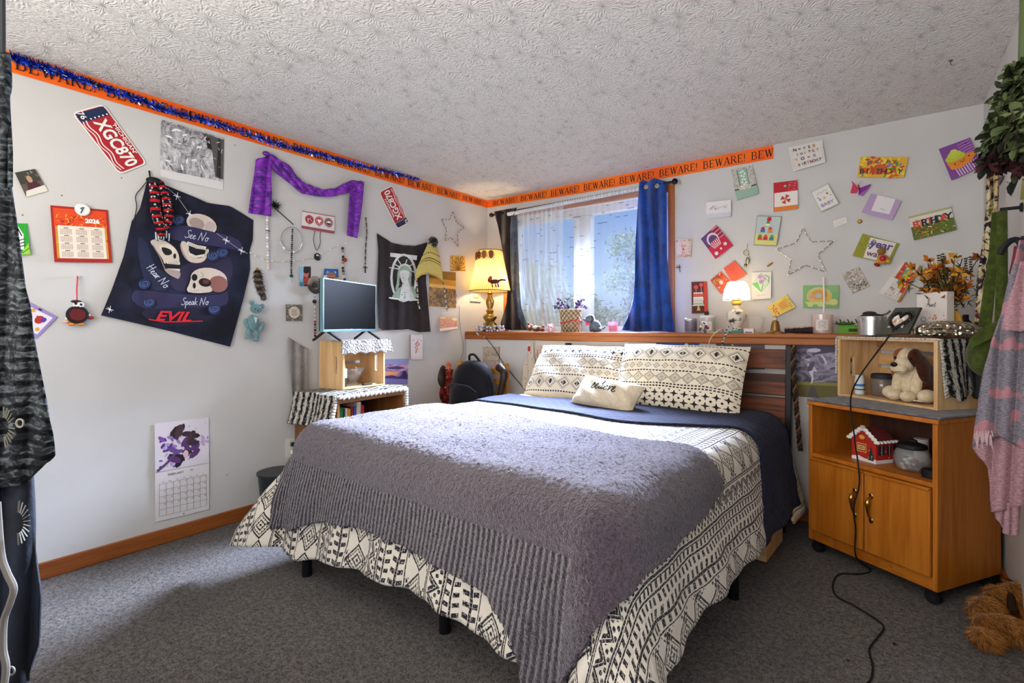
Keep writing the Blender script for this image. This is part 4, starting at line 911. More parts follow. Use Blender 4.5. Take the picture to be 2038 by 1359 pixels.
# ---- corner chair with backpack and hung things
YEL = wood('yellow_pine', '#d29a4a', '#b97d34', 0, 8, .5); CY = -.42
ch = TH('ladder_chair', 'yellow pine ladder back chair in the corner behind the backpack', 'chair', (.36, CY-.2, 0))
cl, cr_ = max(.06, on(1, CY, 880, 735).x+.09), on(1, CY, 1003, 735).x+.02
for x in (cl, cr_):
    MB().box((x, CY, .40), (.035, .03, .80), YEL).build('back_post', ch); MB().box((x, CY-.34, .21), (.035, .035, .42), YEL).build('leg', ch)
for z in (.735, .655, .56): MB().box(((cl+cr_)/2, CY, z), (cr_-cl, .018, .045), YEL).build('back_slat', ch, bevel=.003)
MB().box(((cl+cr_)/2, CY-.17, .43), (cr_-cl+.04, .38, .025), YEL).build('seat', ch, bevel=.004)
NY = cloth('backpack_nylon', '#16161f', '#0e0e14', 90, .6, .2); b0 = on(1, -.55, 950, 800); bx = b0.x-.035; by = -.585
bp_ = TH('backpack', 'dark navy backpack leaning against the corner chair', 'bag', (bx, by, .445))
def bpf(d):
    return 1
mb = MB(); n = 28
prof = [(0, .0), (.17, .0), (.195, .03), (.20, .10), (.19, .19), (.17, .27), (.14, .33), (.09, .365), (.04, .378), (0, .38)]
mb.lathe(prof, (bx, by, .445), NY, 32, (0, .10, 1), lambda t, v: 1+.03*sin(t*2)+.02*sin(t*5+v*9), 1.05, .55); mb.build('bag_body', bp_, smooth=180)
mb = MB().lathe([(0, .0), (.14, .005), (.16, .05), (.155, .13), (.12, .185), (0, .19)], (bx+.0, by-.055, .455), NY, 26, (0, .08, 1), None, 1, .5); mb.build('front_pocket', bp_, smooth=180)
MB().tube(bez([V3((bx-.135, by-.105, .60)), V3((bx-.09, by-.155, .645)), V3((bx, by-.165, .655)), V3((bx+.10, by-.15, .645)), V3((bx+.14, by-.10, .60))]), .005, C('#30333c', .35), 6).build('zipper', bp_)
MB().tube(bez([V3((bx-.05, by+.04, .815)), V3((bx-.03, by+.02, .86)), V3((bx+.02, by+.02, .865)), V3((bx+.06, by+.04, .81))]), .010, NY, 8).build('top_loop', bp_)
MB().tube(bez([V3((bx+.09, by+.02, .79)), V3((bx+.17, by+.02, .70)), V3((bx+.215, by-.01, .58)), V3((bx+.20, by-.02, .47))]), .016, NY, 8).build('shoulder_strap', bp_)
LEA = newmat('brown_leather', '#2f211a', .42, 0, lambda nb: nb.bump(nb.noise(nb.co(), 40, 3), .5, .008)); SCF = newmat('red_paisley', '#5c1a1a', .9, 0, lambda nb: nb.color(nb.mix(nb.ss(nb.vor(nb.co(), 30), .1, .35), '#9a6a3a', nb.mix(nb.ss(nb.noise(nb.co(), 26), .45, .55), '#4a1216', '#7c2a22'))), .1)
A = lambda x, y, o=0: on(1, -.50-o, x, y)
def lump(mb, pts, rad, mat, n=10): 
    P = bez([A(x, y, o) for x, y, o in pts], 6); mb.tube(P, rad, mat, n)
t = TH('scarf', 'red brown patterned scarf with fringe hung on the left chair post', 'scarf', A(868, 825))
mb = MB(); lump(mb, [(894, 735, .03), (893, 755, .04), (890, 780, .05), (884, 800, .05)], lambda q: .035-.006*sin(q*7), SCF); mb.build('scarf_fold', t, smooth=180)
mb = MB(); lump(mb, [(886, 772, .06), (872, 795, .07), (866, 815, .07), (864, 832, .08)], lambda q: .036+.012*sin(q*5), SCF); mb.build('scarf_tail', t, smooth=180)
mb = MB()
for i in range(14): a = A(858+i*2.2, 828, .09); mb.tube([a, a+V3((.004*sin(i*3), 0, -.05))], .003, '#6a2a1c', 5)
mb.build('fringe', t)
mb = MB(); lump(mb, [(884, 728, .06), (876, 742, .08), (879, 760, .08), (882, 772, .07)], lambda q: .012+.032*sin(PI*min(1, q*1.05)), LEA, 12)
mb.build('leather_pouch', label='dark leather pouch hung on the left chair post', cat='pouch', smooth=180)
mb = MB(); c = A(896, 730, .07)
for i in range(11): d = V3((cos(i*2.4)*.7, -.5, sin(i*2.4))).normalized(); mb.poly([c, c+d*.028+V3((.008, 0, .004)), c+d*.052, c+d*.028-V3((.008, 0, .004))], ('#d8552a', '#e07a3a', '#a83220')[i % 3])
mb.build('silk_flower', label='orange silk flower pinned above the scarf on the chair', cat='flower', smooth=0)
mb = MB(); lump(mb, [(993, 730, .0), (1003, 742, .02), (1000, 765, .02), (994, 795, .02)], lambda q: .034-.012*q, LEA, 10)
mb.build('leather_boot', label='dark brown leather boot hanging on the right chair post', cat='boot', smooth=180)
mb = MB(); c = A(985, 725, .02)
for i in range(6): d = V3((cos(i*1.1), -.4, sin(i*1.1))); mb.poly([c, c+d*.014+V3((.006, 0, 0)), c+d*.024], '#c02a24')
mb.build('red_bow', label='small red bow on the right chair post', cat='bow', smooth=0)
# ================================================================ LEFT WALL
LC = dict(plane=LW)
RED, WHI, NAV = '#a8222c', '#e9e5dd', '#1c2a4a'
def plate(pts, label, h):
    P = [LW(x, y, .008) for x, y in pts]; n = LW.n; fr, W, H = quad_frame(P, n); mb = MB(); c = .06
    out = [(c, 0), (1-c, 0), (1-c*.3, .04), (1, c*2), (1, 1-c*2), (1-c*.3, .96), (1-c, 1), (c, 1), (c*.3, .96), (0, 1-c*2), (0, c*2), (c*.3, .04)]
    mb.poly([fr(u, v, 0) for u, v in out], C('#e6e2da', .35), .003, n)
    its = [('p', [(.5+(u-.5)*.96, .5+(v-.5)*.93) for u, v in out], RED), ('p', [(.03, .06), (.17, .06), (.17, .95), (.03, .95)], NAV)]
    wv = lambda y: [(.16+i*.026, y+.035*sin(i*.55)) for i in range(31)]
    its += [('l', wv(.80), .016, WHI), ('l', wv(.90), .014, WHI)]
    for i in range(5): its.append(('c', .15-.0*i, .12+.13*i, .012, None, WHI))
    its += [('t', '76', .075, .80, .17, WHI, 0, .02), ('t', 'XGC870', .57, .45, .40, WHI, 0, .03, 0, .76), ('t', "'MICHIGAN'", .55, .13, .12, WHI, 0, .02, 0, .5)]
    art(mb, fr, its, 1, W, H, .0004); o = mb.build('license_plate', label=label, cat='license plate', group='license plates on the left wall', smooth=0)
    k = MB(); [k.lathe([(.004, 0), (.004, .003)], fr(u, .07, .001), C('#8a8a86', .4, 1), 8, (1, 0, 0)) for u in (.2, .8)]; return o
plate([(206, 206.5), (292.8, 325.7), (238.4, 347.2), (142.7, 224.2)], 'large red white and blue license plate tilted near the ceiling tape', 1)
plate([(791.1, 456), (754.3, 381.8), (780.8, 368.6), (814.6, 443.6)], 'upside down red license plate right of the purple scarf', 1)
def bw_fn(sc_, a, b):
    def fn(nb):
        v = nb.co(); n = nb.noise(v, sc_, 6, .75, 1.5); n2 = nb.noise(nb.co('Object', (1, 1, .35)), sc_*2.6, 4, .8, 3)
        nb.color(nb.mix(nb.ss(n*.6+n2*.4, .34, .66), a, b))
    return fn
BWP = newmat('waterfall_photo', rough=.5, fn=bw_fn(9, '#37343a', '#e2e0e2')); BWQ = newmat('forest_photo', rough=.4, fn=bw_fn(26, '#241c18', '#d9cdbc'))
card('large black and white waterfall photograph below the orange tape', [(320.8, 237.5), (445.8, 274.2), (443.8, 378.7), (318.4, 352.2)], BWP, [('p', [(.0, .86), (1, .84), (1, 1), (0, 1)], '#d4d1d0'), ('p', [(.62, .02), (1, .04), (1, .80), (.86, .78), (.80, .3)], '#55504e'), ('p', [(.70, .1), (.76, .08), (.8, .3), (.72, .28)], '#1f1c1d'), ('p', [(.9, .05), (.94, .05), (.96, .8), (.88, .75)], '#2b2627'), ('d', 60, .05, .05, .7, .8, .05, ['#efeef0', '#b9b6ba', '#6a666a', '#8d898d'], .25), ('d', 22, .55, .1, .98, .8, .03, ['#2b2829', '#8d8785', '#c9c5c3'], .2), ('l', [(.05+i*.025, .05+.02*sin(i*2.1)) for i in range(14)], .006, '#3a3638')], cat='photograph', name='photo_print', **LC)
card('small photograph of a person seated at a table, below the tape', [(29.4, 343.4), (69.2, 336), (95.6, 380), (52.4, 392)], '#5a5148', [('r', 0, 0, 1, .5, '#3c3a33'), ('d', 16, .3, .05, .95, .4, .05, ['#8f9a86', '#55604e']), ('c', .5, .36, .12, .15, '#b98a6c'), ('p', [(.3, .5), (.75, .5), (.9, .85), (.2, .85)], '#4a2530'), ('p', [(.1, .78), (1, .72), (1, 1), (0, 1)], '#d8d2c6')], cat='photograph', name='photo_print', lift=(.012, .004), **LC)
card('green zebra card beside the hanging dark robe', [(14, 443.6), (54.6, 444.7), (60.7, 506.7), (20, 507)], '#279a2e', [('p', [(.1, .3), (.5, .08), (.75, .35), (.7, .85), (.2, .75)], '#f0ece6'), ('l', [(.3, .15), (.5, .45)], .06, '#17171a'), ('l', [(.45, .1), (.65, .4)], .06, '#17171a'), ('l', [(.2, .35), (.45, .6)], .06, '#17171a'), ('l', [(.5, .55), (.75, .5)], .05, '#17171a'), ('l', [(.5, .65), (.75, .6)], .05, '#17171a'), ('l', [(.5, .75), (.75, .7)], .05, '#17171a'), ('c', .35, .88, .16, .14, '#e06a2c'), ('p', [(.5, 1), (.95, .62), (1, 1)], '#8fc23a'), ('l', [(.6, .95), (.95, .8)], .05, '#3d7a22')], fold=True, lift=(.004, .02), **LC)
its = [('r', .04, .04, .96, .36, '#d8481e'), ('d', 90, .05, .14, .95, .34, .035, ['#e87a2c', '#b82a1a', '#f0a03c', '#8f1d16', '#d8481e'], .3), ('r', .05, .36, .95, .93, '#c8892a'), ('d', 30, .05, .4, .95, .92, .05, ['#b8471e', '#d89a30', '#a5281e']), ('p', [(.10, .345), (.90, .345), (.91, .36), (.91, .92), (.90, .93), (.10, .93), (.09, .92), (.09, .36)], '#e4d9c8'), ('t', '2026', .70, .235, .075, '#f2efe8', 0, .05)]
grd = []; its.append(('g', grd))
for r in range(4):
    for c_ in range(3):
        x, y = .23+c_*.265, .40+r*.135; grd.append(('r', x-.04, y-.018, x+.04, y-.006, '#3a302c'))
        for q in range(5):
            for w_ in range(7): grd.append(('r', x-.10+w_*.029, y+.008+q*.02, x-.083+w_*.029, y+.018+q*.02, '#8d7f78' if (w_+q) % 4 else '#b8605a'))
o = card('red and orange 2026 year calendar clipped on the left wall', [(100, 408.3), (214.2, 417.7), (223.2, 522.9), (108.3, 521.3)], '#a3241d', its, cat='calendar', name='wall_calendar', lift=(.006, .012), **LC)
MB().lathe([(.026, 0), (.028, .006), (.024, .012)], LW(163.6, 417.7, .01), '#e8e6e0', 18, (1, 0, 0)).tube([LW(161, 424, .024), LW(166, 412, .026), LW(160, 415, .024)], .0025, '#3a5a66', 5).build('clip', o)
card('lilac fish card half hidden by the dark robe', [(38.8, 590.7), (114.2, 630.7), (73, 674.3), (-2, 634)], '#9a86c4', [('p', [(.05, .14), (.93, .1), (.93, .86), (.05, .9)], '#e6e2ec'), ('c', .72, .38, .10, .16, '#b8342e'), ('c', .80, .32, .06, .10, '#5a3fa8'), ('l', [(.62, .3), (.7, .5)], .03, '#b8342e'), ('c', .84, .70, .05, .07, '#d8a83a'), ('c', .45, .2, .05, .07, '#d8a83a'), ('c', .5, .75, .05, .07, '#d88a3a'), ('r', .52, .03, .60, .08, '#2a2430')], fold=True, lift=(.01, .004), **LC)
# hanging ornament
t = TH('hanging_ornament', 'black and white patchwork doll ornament on a red ribbon', 'ornament', LW(154, 640, .03)); L3 = lambda x, y, o=.03: LW(x, y, o)
MB().tube([L3(154.5, 549, .02), L3(153, 575), L3(153.5, 600)], .0028, '#c23c44', 5).build('ribbon', t); MB().lathe([(.004, 0), (.006, .02)], LW(153, 551, 0), '#d8d4cc', 8, (1, 0, 0)).build('hook', t)
MB().lathe([(.033, -.014), (.040, 0), (.034, .012)], L3(154, 626, .035), '#18161a', 20, (1, 0, 0)).build('body', t); MB().lathe([(.029, 0), (.027, .006)], L3(154, 626, .046), '#5e1416', 20, (1, 0, 0)).build('medallion', t, label='dark red oval medallion')
mb = MB().ell(L3(156, 607, .038), (.016, .02, .017), '#e4e0da')
for dx, dy in ((-5, -3), (5, -1), (0, 5), (7, 6), (-6, 5)): mb.ell(L3(156+dx, 607+dy, .05), (.006, .006, .006), '#1a181c', n=8, m=5)
mb.build('head', t); MB().ell(L3(152, 600, .038), (.014, .02, .007), '#3a1626').build('cap', t)
for pts, cols, end in ((((143, 618), (133, 630), (131, 640)), ('#e6dccf', '#c8483a', '#d8d2c8'), '#d8b0a0'), (((165, 616), (174, 622), (180, 632)), ('#1d1b20', '#e6e2dc'), '#8f3030'), (((148, 638), (142, 645)), ('#d8d2c8',), '#d9822e'), (((158, 638), (160, 645)), ('#d8d2c8',), '#d9822e')):
    mb = MB(); beads(mb, [L3(*p) for p in pts], .0055, cols); mb.ell(L3(*pts[-1]), (.010, .014, .008), end, n=9, m=6); mb.build('limb', t)
# ---- skull tank top
folds = lambda x, y: .012+.005*sin((x*.8+y*.3)*.09)+.004*sin((x-y)*.05+1)+.008*max(0, 1-abs(x-290)/60)*max(0, 1-abs(y-420)/90)
SHK = cloth('night_satin', '#15151f', '#1c2036', 5, .5, .12, .2)
mb = MB(); coons(mb, [(262, 440), (278, 416), (292.6, 360), (331, 369), (386.7, 391.7), (413, 403.6), (458, 410), (504.6, 438)], [(201, 627.5), (270, 643), (339, 659), (458, 690)], [(262, 440), (246, 509.6), (222.4, 575.8), (201, 627.5)], [(504.6, 438), (503, 478), (496.6, 499), (498, 536), (484.7, 594), (458, 690)], LW, folds, 50, 40, SHK)
Z4 = lambda x, y: (180+x/3.774, 340+y/3.774)
def zf(u, v, o): p = Z4(u, v); return LW(p[0], p[1], folds(*p)+.0015+o)
BN, BN2, DKN, PUR, SIL = '#c9bcae', '#a08f86', '#120f14', '#2b2748', '#c6cbd8'
its = [('b', [(360, 500), (430, 560), (480, 700), (600, 800), (560, 900), (430, 860), (370, 700)], '#1f2440'), ('b', [(330, 900), (700, 930), (950, 930), (1030, 905), (960, 1030), (420, 1040)], PUR), ('b', [(420, 1040), (960, 1035), (880, 1130), (560, 1170), (450, 1130)], '#1b1830'), ('b', [(560, 470), (650, 410), (950, 470), (1110, 520), (1120, 590), (900, 560), (640, 520)], PUR), ('b', [(680, 715), (1040, 640), (1010, 900), (740, 912), (600, 860)], '#251d38'),
 ('c', 835, 400, 118, 72, BN, .35), ('c', 800, 395, 60, 40, BN2, .4), ('c', 900, 420, 40, 40, '#b3a5a0'), ('b', [(690, 455), (955, 475), (950, 520), (680, 520)], PUR), ('b', [(560, 470), (650, 405), (950, 465), (1110, 520), (1120, 590), (900, 560), (640, 520)], '#2e2b4e'),
 ('b', [(675, 545), (720, 590), (740, 660), (800, 686), (860, 660), (885, 590), (880, 640), (830, 690), (740, 680), (690, 620)], BN2), ('b', [(680, 540), (730, 545), (760, 640), (840, 650), (870, 590), (890, 600), (860, 670), (790, 690), (730, 665)], BN), ('c', 800, 590, 62, 42, DKN), ('l', [(735, 545), (800, 570), (858, 580)], 26, '#d9d0c2'), ('l', [(745, 625), (790, 645), (850, 635)], 18, '#d9d0c2')]
for i in range(8): its.append(('l', [(742+i*15, 540+i*5), (738+i*15, 565+i*4)], 2.5, '#3a3030'))
its += [('b', [(450, 530), (520, 515), (600, 550), (655, 610), (668, 690), (640, 705), (600, 690), (560, 700), (540, 660), (500, 600)], BN), ('b', [(520, 560), (600, 555), (640, 610), (600, 620), (540, 600)], '#d8ccbc'), ('b', [(535, 575), (600, 590), (610, 625), (560, 630)], DKN), ('c', 633, 640, 11, 20, DKN), ('b', [(570, 690), (665, 700), (670, 740), (600, 745), (560, 730)], DKN), ('l', [(582, 688), (665, 695)], 20, '#ded5c7'), ('l', [(585, 742), (665, 745)], 18, '#d0c6b8'), ('b', [(560, 735), (668, 755), (665, 808), (630, 800), (580, 770)], BN2), ('l', [(470, 560), (520, 640), (560, 740)], 8, '#8a7a72'),
 ('c', 890, 810, 138, 82, BN, .12), ('c', 960, 850, 72, 62, '#8a5a50', .1), ('b', [(745, 840), (780, 770), (850, 820), (910, 880), (890, 912), (735, 910)], BN), ('c', 860, 838, 48, 32, DKN, .2), ('c', 868, 832, 26, 18, '#5e2f2c'), ('c', 782, 800, 22, 26, DKN), ('c', 780, 862, 11, 22, DKN), ('l', [(740, 902), (830, 908)], 16, '#ddd3c6'), ('l', [(830, 760), (850, 780), (835, 800)], 3, '#6a5a55')]
for i in range(7): its.append(('l', [(588+i*12, 682), (586+i*12, 700)], 2.5, '#3a3030')); its.append(('l', [(745+i*13, 895), (744+i*13, 912)], 2.2, '#3a3030'))
its += [('script', 'See No', 800, 492, 62, SIL, 11, .075), ('script', 'Hear No', 508, 792, 62, SIL, 48, .075), ('script', 'Speak No', 785, 985, 54, SIL, 0, .075), ('t', 'EVIL', 625, 1092, 72, '#c8202a', 2, .03, .35, 270), ('l', [(440, 1115), (560, 1135), (840, 1128)], 8, '#c8202a')]
for cx, cy in ((650, 190), (745, 325), (1020, 522), (1135, 600), (145, 1040)):
    its += [('l', [(cx-26, cy-6), (cx+26, cy+6)], 4, '#e6eaf2'), ('l', [(cx-6, cy+26), (cx+6, cy-26)], 4, '#e6eaf2'), ('l', [(cx-14, cy-16), (cx+14, cy+16)], 3, '#e6eaf2'), ('c', cx, cy, 8, 8, '#f2f5fa')]
its += [('l', [(580, 130), (650, 190), (745, 325)], 3, '#aeb4c4'), ('l', [(950, 470), (1020, 522), (1135, 600), (1180, 620)], 3, '#aeb4c4')]
for cx, cy in ((405, 850), (990, 615), (660, 370), (440, 990), (930, 1040), (920, 640)):
    its += [('c', cx, cy, 48, 38, '#1d2748'), ('c', cx-14, cy+10, 30, 24, '#26345e', .5), ('c', cx+16, cy-4, 28, 22, '#2a3a66', -.4), ('c', cx, cy-8, 22, 17, '#1d2748'), ('l', [(cx+(4+2.1*i)*cos(i*.62), cy-4+(3+1.6*i)*sin(i*.62)) for i in range(17)], 3.5, '#5c6a96')]
art(mb, zf, its, 1, 1, 1, .0004, 20)
mb.build('tank_top', label='black tank top printed with three skulls and EVIL in red', cat='shirt', smooth=30)
# knotted scarf hanging on the shirt corner
t = TH('striped_scarf', 'red black and white fringed scarf knotted over the skull shirt corner', 'scarf', LW(318, 470, .05))
SC2 = newmat('striped_scarf', '#222222', .9, 0, lambda nb: nb.color(nb.mix(((nb.uv()[1]*9).frac() < .35)*1.0, nb.mix(nb.ss(nb.vor(nb.co(), 60), .1, .4), '#d8d4d0', '#18161a'), '#a81c26')), .1)
def strand(pts, r, name):
    P = bez([LW(x, y, o) for x, y, o in pts], 8); mb = MB(); n = 10; N = len(P)
    mb.tube(P, lambda q: r*(.75+.35*sin(PI*q)), SC2, n); 
    for i in range(len(mb.v)): mb.uvs[i] = ((i % n)/n, (i//n)/N)
    mb.build(name, t, smooth=180)
strand([(303, 362, .035), (308, 385, .045), (310, 420, .05), (318, 448, .055), (322, 470, .05)], .021, 'tail'); strand([(318, 362, .035), (327, 385, .045), (333, 410, .05), (336, 435, .055), (330, 455, .05)], .020, 'tail')
MB().ell(LW(307, 360, .035), (.02, .035, .018), '#131216').tube(bez([LW(297, 340, .01), LW(299, 352, .02), LW(304, 360, .03)]), .004, '#131216', 6).build('knot', t)
MB().tube(bez([LW(297, 356, .02), LW(283, 372, .012), LW(270, 390, .012), LW(272, 412, .012), LW(266, 440, .016)]), .0022, '#3a302c', 5).build('string', t)
mb = MB()
for i in range(16): a = LW(310+i*1.8, 462+4*sin(i), .05); mb.tube([a, a+V3((.004, .004*sin(i*2), -.035))], .003, ('#c8ccc8', '#1b2a2a', '#8d9a96')[i % 3], 5)
mb.build('fringe', t)
# ---- purple scarf in an M shape
PURP = newmat('purple_scarf_cloth', '#5a1c8c', .55, 0, lambda nb: (nb.color(nb.mix(nb.ss(nb.noise(nb.co('Object', (1, 1, 2.4)), 12, 4, .7, 2), .35, .65), '#38106a', '#8a2cb4')), nb.bump(nb.noise(nb.co('Object', (1, 1, 2)), 20, 3), .5, .01))[0], .4)
t = TH('purple_scarf', 'purple scarf draped in an M shape below the tape', 'scarf', LW(610, 380, .03))
def ribbon(top, bot, name, o=.025):
    mb = MB(); coons(mb, top, bot, [top[0], bot[0]], [top[-1], bot[-1]], LW, lambda x, y: o+.007*sin(x*.30+y*.11)+.004*sin(x*.5-y*.4), 50, 12, PURP); mb.build(name, t, solid=.006, smooth=180)
def vert(Lp, Rp, name, o=.028):
    mb = MB(); coons(mb, [Lp[0], Rp[0]], [Lp[-1], Rp[-1]], Lp, Rp, LW, lambda x, y: o+.009*sin(x*.28+y*.02)+.003*sin(y*.21), 16, 40, PURP); mb.build(name, t, solid=.008, smooth=180)
vert([(509, 317), (506, 345), (500, 380), (494, 424)], [(539, 309), (540, 340), (540, 385), (538, 430)], 'left_fall')
ribbon([(533, 304), (548, 312), (576, 331), (590, 352), (610, 366), (640, 377), (665, 375), (700, 358), (724, 364)], [(536, 325), (550, 345), (580, 368), (600, 385), (630, 391), (655, 392), (685, 385), (705, 378), (722, 372)], 'swag')
vert([(697, 372), (694, 405), (692, 440), (690, 468)], [(723, 362), (720, 400), (715, 440), (711, 474)], 'right_fall')
MB().ell(LW(530, 306, .03), (.016, .022, .014), PURP).ell(LW(718, 364, .03), (.016, .022, .014), PURP).build('knot', t)
# ---- small hung things
def strung(name, label, cat, path, r, cols, off=.012, extra=None):
    t = TH(name, label, cat, LW(*path[-1], off)); mb = MB(); beads(mb, bez([LW(x, y, off) for x, y in path], 6), r, cols); mb.build('beads', t, smooth=180)
    if extra: extra(t)
    return t
def ex1(t): MB().box(LW(533, 530, .014), (.008, .012, .04), '#d8c4a8').build('wood_charm', t, bevel=.002); MB().ell(LW(533, 459, .013), (.006, .014, .004), '#5a2c6a').build('purple_bead', t)
strung('bead_necklace', 'white bead necklace with wooden charm under the purple scarf', 'necklace', [(532, 432), (532, 470), (533, 500), (533, 520)], .0085, ('#d8d4d2', '#efecea', '#c4bfc0'), extra=ex1)
t = TH('feather_wand', 'thin black wand with a black feather tuft beside the scarf', 'wand', LW(548, 415, .015)); MB().tube([LW(548, 415, .015), LW(584, 447, .008)], .0028, '#141416', 6).build('stick', t)
mb = MB(); c = LW(547, 409, .02)
for i in range(60): d = V3((abs(RN.gauss(0, .5)), RN.gauss(0, 1), RN.gauss(0, 1))).normalized(); e_ = d.orthogonal()*.003; mb.add([c-e_, c+e_, c+d*RN.uniform(.025, .042)], [(0, 1, 2)], '#16161a')
mb.build('feather_tuft', t, smooth=0)
t = TH('hoop_headband', 'silver wire hoop headband with leaf beads hung on the wall', 'headband', LW(580, 500, .012)); c = [LW(580+21*cos(a), 477+25*sin(a), .014) for a in [2*PI*i/40 for i in range(40)]]
MB().tube(c, .0022, C('#c2bfba', .3, .9), 6, True).build('hoop', t); mb = MB()
for i in range(2, 20): a = LW(580+21.5*cos(PI*i/20-.0), 477+25*sin(PI*i/20), .016); mb.ell(a, (.005, .010, .005), C('#dcd8d2', .3, .6), Matrix.Rotation(i*.5, 3, 'X'), 7, 4)
mb.build('leaf_beads', t)
def ex2(t): MB().ell(LW(580, 549, .014), (.009, .012, .010), C('#1c4a32', .2)).build('green_bead', t); MB().cyl(LW(581, 552, .014), LW(581, 562, .014), .002, '#8a9a98', 6).build('drop', t)
strung('bead_strap', 'black bead strand with green glass bead hung through the hoop', 'necklace', [(582, 457), (581, 490), (580, 520), (580, 546)], .0062, ('#232224', '#3a3a3c', '#6a6f6c', '#1b1a1c'), .02, ex2)
its = [('r', 0, 0, 1, .04, '#a3323a'), ('r', 0, .84, 1, 1, '#8f4a52')]
for i, (c1, c2) in enumerate((('#8a2a30', '#b86a6a'), ('#a81f2a', '#e6dad4'), ('#6a3036', '#d8ccc8'))):
    x = .22+i*.29; its += [('c', x, .42, .125, None, c1), ('c', x, .42, .098, None, c2), ('c', x, .42, .088, None, c1)]; its += [('d', 10, x-.05, .3, x+.05, .52, .03, [c2, '#d8a8a4'])] if i == 0 else [('c', x-.025, .40, .035, None, '#efe8e2'), ('c', x+.025, .40, .035, None, '#efe8e2'), ('p', [(x-.055, .43), (x+.055, .43), (x, .58)], '#efe8e2')] if i == 1 else [('p', [(x-.08, .45), (x-.03, .34), (x+.04, .33), (x+.08, .45)], '#efe8e2')]
    its.append(('r', x-.03, .70, x+.03, .715, '#6a5a58'))
card('white card with three round red emblems under the purple scarf', [(601.3, 419.6), (666, 430.6), (664.9, 465.3), (600, 454)], '#ddd4d0', its, lift=(.008, .014), fold=True, **LC)
t = TH('pendant_necklace', 'grey cord necklace with round dark pendant below the emblem card', 'necklace', LW(631, 518, .01)); MB().tube(bez([LW(627, 458, .01), LW(624, 478, .01), LW(630, 498, .012), LW(637, 485, .01), LW(637, 470, .01), LW(638, 460, .01)]), .0022, '#4a463f', 5).build('cord', t)
MB().lathe([(.021, 0), (.024, .004), (.019, .008)], LW(631, 511, .008), C('#2d2e33', .3, .4), 18, (1, 0, 0)).ell(LW(632, 508, .017), (.003, .010, .006), '#b9bcc4').build('pendant', t)
def ex3(t): MB().box(LW(727, 536, .012), (.006, .006, .05), '#1b1716').box(LW(727, 532, .012), (.006, .034, .006), '#1b1716').build('cross', t)
strung('rosary', 'dark bead rosary with black cross left of the statue shirt', 'rosary', [(728, 434), (730, 460), (728, 490), (727, 525)], .0058, ('#33231f', '#5a5652', '#8d8883', '#221a1a'), extra=ex3)
def ex4(t): MB().ell(LW(687, 517, .02), (.01, .014, .014), C('#8a1f1a', .25)).build('red_bead', t)
strung('bead_bracelet', 'brown chunky bead strand with red bead above the television', 'bracelet', [(682, 494), (683, 512), (682, 530), (686, 556)], .0092, ('#3a2c26', '#8d8178', '#d3c7b8', '#2b2422'), extra=ex4)
card('small portrait photo of a person in red on the left wall', [(596.6, 530.3), (618.5, 530.3), (618.5, 569.6), (595.9, 569)], '#241d26', [('r', 0, 0, .35, 1, '#8ab8d0'), ('c', .58, .36, .24, .2, '#c8604e'), ('c', .58, .22, .26, .14, '#1d1616'), ('p', [(.3, .6), (.85, .55), (.95, .95), (.3, .95)], '#b04a40'), ('r', 0, .8, .4, 1, '#3a8ab0')], cat='photograph', name='photo_print', **LC)
card('blue sky portrait photo of a person behind the television', [(645.6, 534.3), (673, 535.4), (674, 562), (643, 558)], '#2f5aa0', [('d', 8, .1, .1, .9, .4, .09, ['#c9d6ea', '#7a9acc']), ('c', .5, .72, .3, .34, '#b0806a'), ('c', .5, .42, .32, .16, '#8a6a5a'), ('r', .3, .66, .7, .74, '#6a2a30'), ('p', [(0, .6), (.2, .5), (.2, 1), (0, 1)], '#dcd6c8'), ('p', [(.8, .7), (1, .6), (1, 1), (.75, 1)], '#b8a83a')], cat='photograph', name='photo_print', **LC)
its = [('d', 40, .03, .03, .97, .97, .06, ['#3a342e', '#8d8478', '#b8aea0']), ('c', .5, .48, .36, None, '#c9bba8'), ('c', .5, .48, .33, None, '#d3c6b4')]
for i in range(6): its.append(('l', [(.30+.03*(i % 2), .30+i*.07), (.70-.04*(i % 3), .30+i*.07)], .018, '#5a4a40'))
card('small square plaque with round verse left of the television', [(569.5, 605.6), (601.3, 606.5), (601.3, 638.6), (570.2, 639)], '#6a6258', its, cat='plaque', name='wall_plaque', th=.006, lift=(.008, .008), **LC)
# raccoon tail
t = TH('striped_tail', 'brown banded raccoon tail charm right of the skull shirt', 'charm', LW(520, 590, .02)); P = bez([LW(512, 538, .018), LW(513, 555, .022), LW(518, 575, .022), LW(524, 594, .015)], 10); mb = MB()
for i in range(900):
    q = RN.random(); k = q*(len(P)-1.01); p = P[int(k)].lerp(P[int(k)+1], k % 1); r = .024*sin(PI*(.16+.78*q))**.8; d = V3((RN.uniform(0, 1), RN.gauss(0, 1), RN.gauss(0, .5)-.9)).normalized()
    b = V3((RN.gauss(0, 1), RN.gauss(0, 1), RN.gauss(0, 1))).normalized(); s0 = p+V3((max(-.012, b.x*r*.6), b.y*r, b.z*.004)); e_ = d.orthogonal()*.0015
    mb.add([s0-e_, s0+e_, s0+d*.020], [(0, 1, 2)], '#2b211d' if (q*5.2) % 1 < .55 else '#7d6a58')
mb.build('fur', t, smooth=0); MB().lathe([(.004, 0), (.010, .008), (.004, .02)], LW(512, 540, .018), C('#b8893c', .3, .8), 10).build('cap', t)
